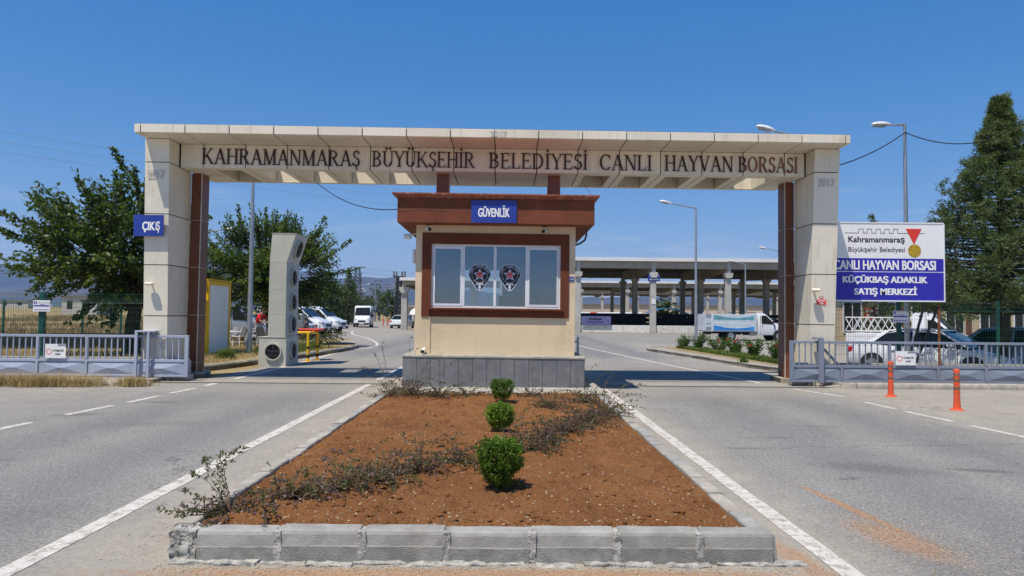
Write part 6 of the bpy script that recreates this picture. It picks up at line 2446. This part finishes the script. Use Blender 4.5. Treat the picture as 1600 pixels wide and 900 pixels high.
broad_tree('small_tree', (20.6, 34, -.3), (20.6, 34, 1.0), (20.3, 34, 2.05), (2.3, 1.8, 1.05), 330, 16, 'low bright green tree behind the right conifer, before the cream building', 'leaf_fresh', (.12, .2), seed=31, spike=.5, trunk_r=.13, bias=.1)
broad_tree('shrub', (-8.1, 30.6, .12), (-8.1, 30.6, .3), (-8.0, 30.6, .62), (1.0, 1.3, .45), 150, 22, 'dark green shrub at the tip of the left island behind the fan tower', 'leaf_mulberry', (.07, .12), seed=41, spike=.3, trunk_r=.04, cat='shrub', bias=.1)
# the roadside trees far left of the booth
for i, (x, y, h_, w_, lb) in enumerate(((-20.3, 78, 6.4, 2.2, 'dark tree behind the camper van, nearest of the far row'), (-22, 88, 5.8, 2.3, 'second dark tree of the far row left of the road'), (-22.4, 97, 5.4, 2.4, 'third dark tree of the far row left of the road'), (-23.8, 108, 5.0, 2.4, 'fourth dark tree of the far row left of the road'), (-24.6, 121, 5.0, 2.6, 'fifth and last dark tree of the far row left of the road'), (-17.8, 112, 5.6, 2.2, 'lone round green tree right of the far road bend'), (-29, 126, 6.5, 3.2, 'broad dark tree behind the white van on the far road'), (-24.6, 138, 7, 3.4, 'broad dark tree right behind the far utility poles'))):
    tr_ = broad_tree('roadside_tree', (x, y, 0), (x, y, 1.2), (x, y, h_ * .55), (w_, w_, h_ * .45), 520, 9, lb, 'leaf_far', (.28, .45), seed=50 + i, spike=.7, trunk_r=.14, bias=.35)
    tr_['group'] = 'roadside trees beyond the car park'
# trees at the foot of the mountain and in the gaps of the market hall
for i, (x, y, h_, w_, lb) in enumerate(((9.4 + .2, 190, 6.5, 6, 'distant tree seen through the market hall near the booth'), (22.5, 100, 4.2, 1.8, 'small green tree seen between the market hall columns above the truck'), (-66, 150, 6, 7, 'far tree on the dry field left of the gateway'), (-82, 170, 6, 8, 'far tree at the left edge of the dry field'))):
    tr_ = broad_tree('distant_tree', (x, y, gz(x, y)), (x, y, 1.2 + gz(x, y)), (x, y, h_ * .5 + gz(x, y)), (w_, w_, h_ * .42), 150, 7, lb, 'leaf_far', (.5, .8), seed=70 + i, spike=.8, trunk_r=.2, bias=.2)


def conifer(x, y, z0, h, w, label, n=130, zlow=.14, seed=3, k=1., trunk_r=.17, sub=13, cnt=24):
    """boughs in loose layers, each bough carrying side sprays of small needles"""
    random.seed(seed)
    t = thing('conifer', (x, y, z0), label, 'tree')
    br, lf = MB(), MB()
    br.tube([(x, y, z0 - .1), (x + .02, y, z0 + h * .35), (x - .03, y, z0 + h * .7), (x, y, z0 + h * .97)], [trunk_r, trunk_r * .75, trunk_r * .4, .02], 8)
    ang = 0
    for i in range(n):
        u = (i + random.random()) / n
        u = u ** 1.18
        ang += 2.4 + random.uniform(-.5, .5)
        zz = z0 + h * (zlow + (1 - zlow) * u)
        L = (w * (1 - u) ** 1.28 + .08) * random.uniform(.60, 1.15)
        if u < .07:
            L *= .8
        lift = random.uniform(.10, .42) * (.5 + u)
        b0 = Vector((x, y, zz))
        dr = Vector((math.cos(ang), math.sin(ang), 0))
        pts = [b0, b0 + dr * L * .45 + Vector((0, 0, L * lift * .15)), b0 + dr * L * .8 + Vector((0, 0, L * lift * .45)), b0 + dr * L + Vector((0, 0, L * lift))]
        br.tube(pts, [.035 * k, .022 * k, .012 * k, .004], 4, False)
        side = Vector((-dr.y, dr.x, 0))
        ns = max(5, int(sub * (.45 + .55 * L / w)))
        for q in range(ns):
            f = .22 + .78 * (q + random.random()) / ns
            g3 = f * 3
            i0 = min(2, int(g3))
            p = pts[i0].lerp(pts[i0 + 1], g3 - i0)
            sl_ = (.16 + .30 * L * (1.05 - f)) * random.uniform(.6, 1.1)
            sd = (side * random.choice((-1, 1)) * random.uniform(.4, 1) + dr * random.uniform(.3, .9) + Vector((0, 0, random.uniform(-.35, .6)))).normalized()
            e = p + sd * sl_
            for c in range(cnt):
                ff = random.random()
                pp = p.lerp(e, ff) + rv() * .075 * k
                dd = (sd * .9 + rv() * .75 + Vector((0, 0, .15))).normalized()
                leafquad(lf, pp, dd, rv(), random.uniform(.08, .16) * k, random.uniform(.020, .036) * k)
    for c in range(int(60 * k)):
        pp = Vector((x, y, z0 + h * random.uniform(.93, 1.0))) + rv() * .07
        leafquad(lf, pp, (Vector((0, 0, 1)) + rv() * .8).normalized(), rv(), .13 * k, .03 * k)
    br.build('trunk', 'bark', t, True)
    lf.build('crown', 'leaf_conifer', t)
    return t


conifer(14.45, 20.3, -.2, 8.25, 3.45, 'tall feathery conifer at the right edge overlapping the billboard corner', 270, .235, 3, 1.0, .19, 18, 28)
conifer(22.6, 43, -.2, 8.0, .9, 'slim conifer tip showing above the billboard, the taller of two', 46, .1, 8, 1.5, .1, 7, 12)
conifer(23.9, 44, -.2, 7.4, 1.1, 'small conifer tip above the right end of the billboard', 46, .1, 9, 1.5, .1, 7, 12)
for i, x in enumerate((-20.0, -22.0)):
    conifer(x, 90 + 12 * i, 0, 7.0 - i, 1.5, ('slim dark conifer beside the far road, nearer the camper van', 'slim dark conifer beside the far road, farther from the camper van')[i], 44, .06, 12 + i, 2.6, .12, 7, 12)

# ------------------------------------------------------------------ market hall
HX = [6.95 + 7.22 * i for i in range(-1, 6)]


def hall(y0, y1, xs_, H, label, name='market_hall', corbel=True, wall=True, back=True, mid=()):
    t = thing(name, ((xs_[0] + xs_[-1]) / 2, y0, 0), label, 'building')
    xa, xb = xs_[0] - .5, xs_[-1] + .5
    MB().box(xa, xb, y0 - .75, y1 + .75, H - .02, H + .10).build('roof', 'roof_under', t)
    MB().box(xa - .05, xb + .05, y0 - .86, y0 - .76, H - .12, H + .22).box(xa - .05, xb + .05, y0 - .759, y1 + .8, H + .102, H + .20).build('roof_edge', 'roof_white', t)
    MB().box(xa, xb, y0 - .48, y0 + .12, H - .78, H - .022).build('front_beam', 'concrete_beam', t)
    MB().box(xa, xb, y1 - .12, y1 + .48, H - .78, H - .022).build('rear_beam', 'concrete_beam', t)
    rows = [y0] + ([y1] if back else []) + list(mid)
    for x in xs_:
        for yy in rows:
            wc = .27
            c_ = MB().cbox(x - wc, x + wc, yy - .3, yy + .3, 0, H - 1.45, .02).build('column', 'concrete_pale', t)
            if corbel:
                MB().prism([(x - wc + .002, H - 1.62), (x + wc - .002, H - 1.62), (x + .38, H - 1.40), (x + .38, H - 1.15), (x - .38, H - 1.15), (x - .38, H - 1.40)], yy - .52, yy + .28, 'y').build('corbel', 'concrete_pale', c_)
            MB().cbox(x - .17, x + .17, yy - .52, yy + .28, H - 1.149, H - .10, .02).build('column_head', 'concrete_pale', c_)
        # girder across, tapered
        MB().prism([(y0 + .3, H - 1.0), (y0 + .3, H - .03), (y1 - .3, H - .03), (y1 - .3, H - 1.0), ((y0 + y1) / 2, H - 1.35)], x - .11, x + .11, 'x').build('girder', 'concrete_beam', t)
    if wall:
        for a, b in zip(xs_[:-1], xs_[1:]):
            MB().cbox(a + .30, b - .30, y0 - .12, y0 + .08, 0, .70, .015).build('low_wall', 'whitewash', t)
    return t


hall(67.6, 85, HX, 6.95, 'open market hall with concrete columns and flat white edged roof behind the yard', mid=(77,))
hall(112, 128, [12 + 7.4 * i for i in range(-1, 8)], 6.9, 'second open market hall seen between the columns of the first', wall=False)
hall(160, 174, [14 + 8 * i for i in range(-1, 10)], 7.3, 'third and farthest open hall frame seen through the market halls', wall=False, back=False)
# pens, banner and bits inside the hall
t = thing('cattle_pen', (20, 72, 0), 'dark steel cattle pens with railings inside the market hall', 'pen')
for x in range(0, 48):
    xx = 3 + x * .78
    MB().box(xx, xx + .07, 70.6, 70.67, 0, 1.72).build('pen_post', 'black_matt', t)
for z in (.35, .75, 1.1, 1.4, 1.66):
    MB().box(3, 40, 70.56, 70.6, z, z + .06).build('pen_rail', 'black_matt', t)
for z in (.5, 1.0, 1.5):
    MB().box(3, 40, 75.6, 75.66, z, z + .35).build('pen_board', 'black_matt', t)
random.seed(17)
for i, (x, w_, h_, mt_, lb) in enumerate(((11.6, 2.6, 1.5, 'black_matt', 'dark heap of hay and tack in the pens near the banner'), (17.2, 1.6, 1.4, 'black_matt', 'dark shapes of feed bins inside the hall behind the lamp post'), (21.5, 2.4, 1.55, 'black_matt', 'dark feed bins inside the hall left of the truck'))):
    o = rubble('feed_heap', x - w_, x + w_, 71.2, 73.5, 0, h_, 5, .25, mt_, None)
    tag(o, lb, 'heap')
t = thing('banner', (8.9, 67.2, .7), 'purple banner reading KURBAN above the whitewashed wall of the hall', 'banner')
MB().box(7.3, 10.1, 67.30, 67.33, .72, 1.55).build('cloth', 'banner', t)
text('lettering', 'KURBAN', 8.0, 67.29, 1.20, .20, 'print_black', t, width=1.25, bold=.04)
MB().prism([(7.8 + i * .11, 1.02 + .05 * math.sin(i * 1.9)) for i in range(15)] + [(7.8 + i * .11, .97 + .05 * math.sin(i * 1.9)) for i in range(14, -1, -1)], 67.285, 67.295, 'y').build('script_line', 'print_black', t)
t = thing('hall_sign', (14.2, 67.2, 5), 'blue sign with three white lines on the second column of the market hall', 'sign')
MB().box(13.62, 14.78, 67.22, 67.25, 4.93, 5.62).build('sign_board', 'sign_blue', t)
for k, (a, b) in enumerate(((.14, .98), (.26, .86), (.20, .94))):
    MB().box(13.62 + a * 1.1 - .02, 13.62 + b * 1.1, 67.212, 67.219, 5.45 - .2 * k, 5.55 - .2 * k).build('print_line', 'print_white', t)
t = thing('paper_notice', (14.1, 67.25, 2.8), 'pale paper notice on the second column of the market hall', 'sign')
MB().box(13.98, 14.38, 67.26, 67.28, 2.75, 3.25).build('sheet', 'sign_white', t)
t = thing('tarpaulin', (23, 96, 0), 'bright blue tarpaulin tent top seen through the market hall', 'tent')
mb = MB()
for i in range(11):
    u = i / 10
    for q in (0, 1):
        mb.v.append((19.6 + 7.6 * u, 96 + 3 * q, 1.7 + 1.0 * math.sin(math.pi * min(1, u * 1.15 + .1)) ** .8 if u < .82 else 1.7))
for i in range(10):
    mb.f.append((2 * i, 2 * i + 1, 2 * i + 3, 2 * i + 2))
o = mb.build('canopy', 'tarp_blue', t, True)
sol = o.modifiers.new('thick', 'SOLIDIFY')
sol.thickness = .05
MB().box(19.7, 19.8, 96, 96.1, 0, 1.8).box(27.0, 27.1, 96, 96.1, 0, 1.8).box(19.7, 19.8, 98.8, 98.9, 0, 1.8).box(27.0, 27.1, 98.8, 98.9, 0, 1.8).build('tent_pole', 'dark_steel', t)
for (x0, x1, y, h_, lb) in ((6, 150, 215, 4.7, 'long low cream building with a dark roof line far behind the market halls'),):
    t = thing('far_building', ((x0 + x1) / 2, y, 0), lb, 'building')
    MB().box(x0, x1, y, y + 20, 0, h_).build('wall', 'far_wall', t)
    MB().box(x0 - .3, x1 + .3, y - .4, y + 20.4, h_ + .01, h_ + .45).build('roof', 'far_roof', t)
# rows of parked stock trailers glimpsed below, kept as low sheds
for i, (x, y, w_, mt_, lb) in enumerate(((9.5, 100, 2.6, 'car_white', 'white parked trailer glimpsed through the market hall by the booth'), (16.5, 101, 3.2, 'car_white', 'white trailer glimpsed between the first two columns of the hall'), (13.4, 104, 2.0, 'print_red', 'dark red box trailer glimpsed through the market hall'))):
    t = thing('parked_trailer', (x, y, 0), lb, 'trailer')
    MB().cbox(x - w_, x + w_, y, y + 2.2, .7, 2.1, .08).build('body', mt_, t)
    MB().cbox(x - w_ * .8, x + w_ * .8, y - .02, y - .0, 1.4, 1.9, .005).build('window_strip', 'car_glass', t)
    for s_ in (-1, 1):
        MB().disc((x + s_ * w_ * .6, y - .05, .42), 'y', .42, .25, 16).build('wheel', 'tyre', t)

# the lower canopy left of the booth
t = thing('market_canopy', (-8, 73, 0), 'concrete column and flat canopy of a market hall left of the booth', 'building')
for x in (-10.35, -3.2):
    c_ = MB().cbox(x - .3, x + .3, 72, 72.6, 0, 4.0, .02).build('column', 'concrete_pale', t)
    MB().prism([(x - .298, 3.75), (x + .298, 3.75), (x + .5, 4.05), (x + .5, 4.35), (x - .5, 4.35), (x - .5, 4.05)], 71.8, 72.5, 'y').build('corbel', 'concrete_pale', c_)
    MB().cbox(x - .2, x + .2, 71.9, 72.5, 4.351, 5.0, .02).build('column_head', 'concrete_pale', c_)
MB().box(-10.5, 2, 71.6, 72.2, 4.55, 5.05).build('front_beam', 'concrete_beam', t)
MB().box(-10.6, 2.2, 71.2, 90, 5.06, 5.15).build('roof', 'roof_under', t)
MB().box(-10.7, 2.3, 71.05, 71.19, 4.98, 5.30).build('roof_edge', 'roof_white', t)
MB().box(-10.2, -9.9, 72.61, 88, 4.3, 5.05).build('girder', 'concrete_beam', t)
t = thing('gatehouse', (-9.5, 92, 0), 'small white domed kiosk behind the far white saloon', 'kiosk')
MB().cbox(-12.2, -9.4, 92, 95, 0, 1.5, .05).build('wall', 'far_house', t)
MB().tube([(-10.8, 93.5, 1.5), (-10.8, 93.5, 2.0), (-10.8, 93.5, 2.5), (-10.8, 93.5, 2.75)], [2.0, 1.8, 1.1, .2], 18).build('dome_roof', 'roof_white', t, True)
for x in (-11.9, -10.9, -10.0):
    MB().box(x, x + .5, 91.95, 91.999, .4, 1.3).build('window', 'car_glass', t)
t = thing('far_house', (-20, 126, 0), 'low pale house with a flat canopy beyond the far road', 'building')
MB().box(-19.5, -14.5, 126, 131, 0, 2.8).build('wall', 'far_house', t)
MB().box(-20.3, -14.0, 124.2, 131.5, 2.81, 3.15).build('roof', 'concrete_beam', t)
for x in (-18.8, -17.0, -15.5):
    MB().box(x, x + .9, 125.95, 125.999, .6, 2.0).build('window', 'car_glass', t)
for i, (x, y) in enumerate(((-15.55, 90), (-15.1, 90.6))):
    t = thing('marker_post', (x, y, 0), ('red marker post at the far road bend, the left one', 'red marker post at the far road bend, the right one')[i], 'post')
    MB().tube([(x, y, 0), (x, y, 1.0)], .06, 8).build('post', 'print_orange', t)
# building behind the right yard
t = thing('office_building', (32, 47, 0), 'cream single storey building with brown panels behind the right yard', 'building')
MB().box(22.4, 46, 47, 56, -.3, 3.35).build('wall', 'house_wall', t)
MB().box(22.1, 46.3, 46.6, 56.4, 3.36, 3.6).build('roof', 'concrete_beam', t)
x = 22.6
k = 0
while x < 45:
    f = MB().box(x, x + 1.25, 46.93, 46.999, .6, 2.7).build('window', 'white_frame', t)
    MB().box(x + .07, x + .59, 46.91, 46.929, .67, 2.63).box(x + .65, x + 1.18, 46.91, 46.929, .67, 2.63).build('pane', 'car_glass', f)
    MB().box(x + 1.4, x + 1.75, 46.92, 46.999, -.3, 3.35).build('brown_panel', 'house_brown', t)
    x += 2.3
t = thing('red_sign', (24.4, 46.8, 2), 'red sign with two white lines on the building seen under the billboard', 'sign')
MB().box(24.0, 24.75, 46.80, 46.84, 1.55, 2.3).build('board', 'print_red', t)
MB().box(24.1, 24.65, 46.785, 46.799, 2.0, 2.14).box(24.15, 24.6, 46.785, 46.799, 1.7, 1.84).build('print_line', 'print_white', t)
t = thing('blue_sign', (34, 46.8, 2), 'blue round sign on the cream building at the right edge', 'sign')
MB().disc((33.6, 46.85, 2.45), 'y', .35, .04, 20).build('board', 'sign_blue', t)

# ------------------------------------------------------------------ pylons and poles
def pylon(x, y, h, w, label):
    t = thing('pylon', (x, y, 0), label, 'pylon')
    mb = MB()
    n = 12
    for i in range(n):
        z0, z1 = h * i / n, h * (i + 1) / n
        w0, w1 = w * (1 - .62 * i / n), w * (1 - .62 * (i + 1) / n)
        c0_ = [(x + sx * w0 / 2, y + sy * w0 / 2, z0) for sx, sy in ((-1, -1), (1, -1), (1, 1), (-1, 1))]
        c1_ = [(x + sx * w1 / 2, y + sy * w1 / 2, z1) for sx, sy in ((-1, -1), (1, -1), (1, 1), (-1, 1))]
        for k in range(4):
            j = (k + 1) % 4
            mb.tube([c0_[k], c1_[k]], .10, 4, False)
            mb.tube([c0_[k], c1_[j]], .06, 3, False)
            mb.tube([c0_[j], c1_[k]], .06, 3, False)
            mb.tube([c1_[k], c1_[j]], .05, 3, False)
    mb.build('lattice_mast', 'dark_steel', t)
    for z, L in ((h * .99, w * .72), (h * .86, w * .45), (h * .74, w * .45)):
        MB().box(x - L, x + L, y - .12, y + .12, z, z + .22).build('cross_arm', 'dark_steel', t)
        for q in (-.9, -.45, .45, .9):
            MB().tube([(x + L * q, y, z + .23), (x + L * q, y, z + .8)], .12, 6).build('insulator', 'far_roof', t)
    return t


pylon(-51.5, 245, 17.6, 3.6, 'tall steel lattice power pylon beyond the far tree row')
pylon(-13.9, 92, 6.4, 1.1, 'lattice pole with insulators behind the canopy column left of the booth')
for i, (x, y, h_) in enumerate(((-27, 150, 9), (-32, 190, 10), (-31, 165, 8), (-36, 215, 10), (-24, 130, 7.4), (-26.5, 175, 9))):
    t = thing('utility_pole', (x, y, 0), ('distant pale utility pole among the far trees, %s from the road' % ('nearest', 'second', 'third', 'fourth', 'fifth', 'sixth')[(4, 0, 2, 3, 5, 1).index(i)]), 'pole', 'utility poles beyond the car park')
    MB().tube([(x, y, 0), (x, y, h_)], [.2, .12], 6).build('pole', 'grey_steel', t)
    MB().box(x - .9, x + .9, y - .06, y + .06, h_ - .5, h_ - .36).build('cross_arm', 'dark_steel', t)
for k in range(3):
    cable('power_line', (-50 + (k - 1) * 2.5, 245, 17.5 - 1.6 * k), (40, 300, 22 - 2 * k), 3, .05, ('highest', 'middle', 'lowest')[k] + ' power line running right from the far pylon', mt='grey_steel')
# far structures on the left field
for i, (x, y, w_, h_, mt_, lb) in enumerate(((-71, 118, 2.9, 3.0, 'far_house', 'grey block hut on the dry field seen through the left fence'), (-150, 190, 22, 1.6, 'far_house', 'long pale sheds at the left edge of the dry field'), (-112, 200, 6, 1.5, 'far_house', 'white low shed on the dry field left of the block hut'))):
    z = gz(x, y)
    t = thing('far_house', (x, y, z), lb, 'building')
    MB().box(x - w_, x + w_, y, y + 6, z - 1, z + h_).build('wall', mt_, t)
    MB().box(x - w_ - .3, x + w_ + .3, y - .3, y + 6.3, z + h_ + .01, z + h_ + .3).build('roof', 'far_roof', t)
    n_ = max(2, int(w_ / 2))
    for k in range(n_):
        MB().box(x - w_ + 2 * w_ * (k + .3) / n_, x - w_ + 2 * w_ * (k + .6) / n_, y - .05, y - .001, z + h_ * .35, z + h_ * .8).build('window', 'car_glass', t)
# villages at the foot of the mountain
random.seed(77)
mb = MB()
for i in range(260):
    az = random.uniform(-.62, .62)
    d = random.uniform(2500, 4300)
    x, y = d * math.sin(az), d * math.cos(az)
    s_ = random.uniform(6, 16)
    z = 3 + (d - 2500) * .012
    mb.box(x - s_, x + s_, y, y + s_, z - 10, z + random.uniform(4, 12))
tag(mb.build('far_village', 'far_house'), 'pale specks of far houses at the foot of the mountains', kind='stuff')

# ------------------------------------------------------------------ mountains
def ridge(x):
    # main range height by x at about 8 km
    k = [(-9000, 470), (-6500, 520), (-4900, 500), (-4250, 470), (-4000, 535), (-3500, 590), (-2900, 560), (-2300, 480), (-1900, 415), (-1720, 440), (-1600, 420), (-1400, 395), (-1150, 405), (-1000, 385), (-600, 290), (0, 240), (900, 215), (1800, 235), (2600, 250), (3600, 230), (5000, 300), (7000, 420), (9000, 460)]
    for a, b in zip(k[:-1], k[1:]):
        if a[0] <= x <= b[0]:
            t = (x - a[0]) / (b[0] - a[0])
            return a[1] + (b[1] - a[1]) * (t * t * (3 - 2 * t))
    return 400


mb = MB()
NX, NY = 300, 60
for j in range(NY + 1):
    y = 4300 + 5200 * j / NY
    for i in range(NX + 1):
        x = -8800 + 17600 * i / NX
        u = (y - 4300) / 3700
        prof = sstep(0, 1, u) ** 1.3 if u < 1 else 1 - .35 * (u - 1)
        p = Vector((x / 900, y / 900, 1.3))
        rg = 1 - abs(noise.noise(p * 1.3)) * 2
        z = ridge(x * 8000 / max(y, 5000)) * prof * (.86 + .16 * rg)
        z += 26 * noise.noise(p * 4.2) * sstep(.0, .4, u) + 12 * noise.noise(p * 11) * sstep(.0, .3, u)
        # nearer spur on the left
        z += 235 * math.exp(-(((x + 2450) / 620) ** 2 + ((y - 5000) / 480) ** 2)) + 120 * math.exp(-(((x + 3300) / 500) ** 2 + ((y - 5100) / 400) ** 2))
        mb.v.append((x, y, z - 6))
for j in range(NY):
    for i in range(NX):
        a = j * (NX + 1) + i
        mb.f.append((a, a + 1, a + NX + 2, a + NX + 1))
structure(mb, 'mountain_range', 'mountain', True)

# ------------------------------------------------------------------ haze
m = bpy.data.materials.new('haze_air')
m.use_nodes = True
n_ = m.node_tree
n_.nodes.clear()
oo = n_.nodes.new('ShaderNodeOutputMaterial')
pv = n_.nodes.new('ShaderNodeVolumePrincipled')
pv.inputs['Color'].default_value = (.30, .55, 1, 1)
pv.inputs['Density'].default_value = .00008
pv.inputs['Anisotropy'].default_value = .2
n_.links.new(pv.outputs[0], oo.inputs['Volume'])
MC['haze_air'] = m
HAZE = True
if HAZE:
    hz = MB().box(-9100, 9100, -200, 12100, -8, 720).build('haze', 'haze_air')
    tag(hz, 'thin blue summer haze that fades the mountains', kind='stuff')
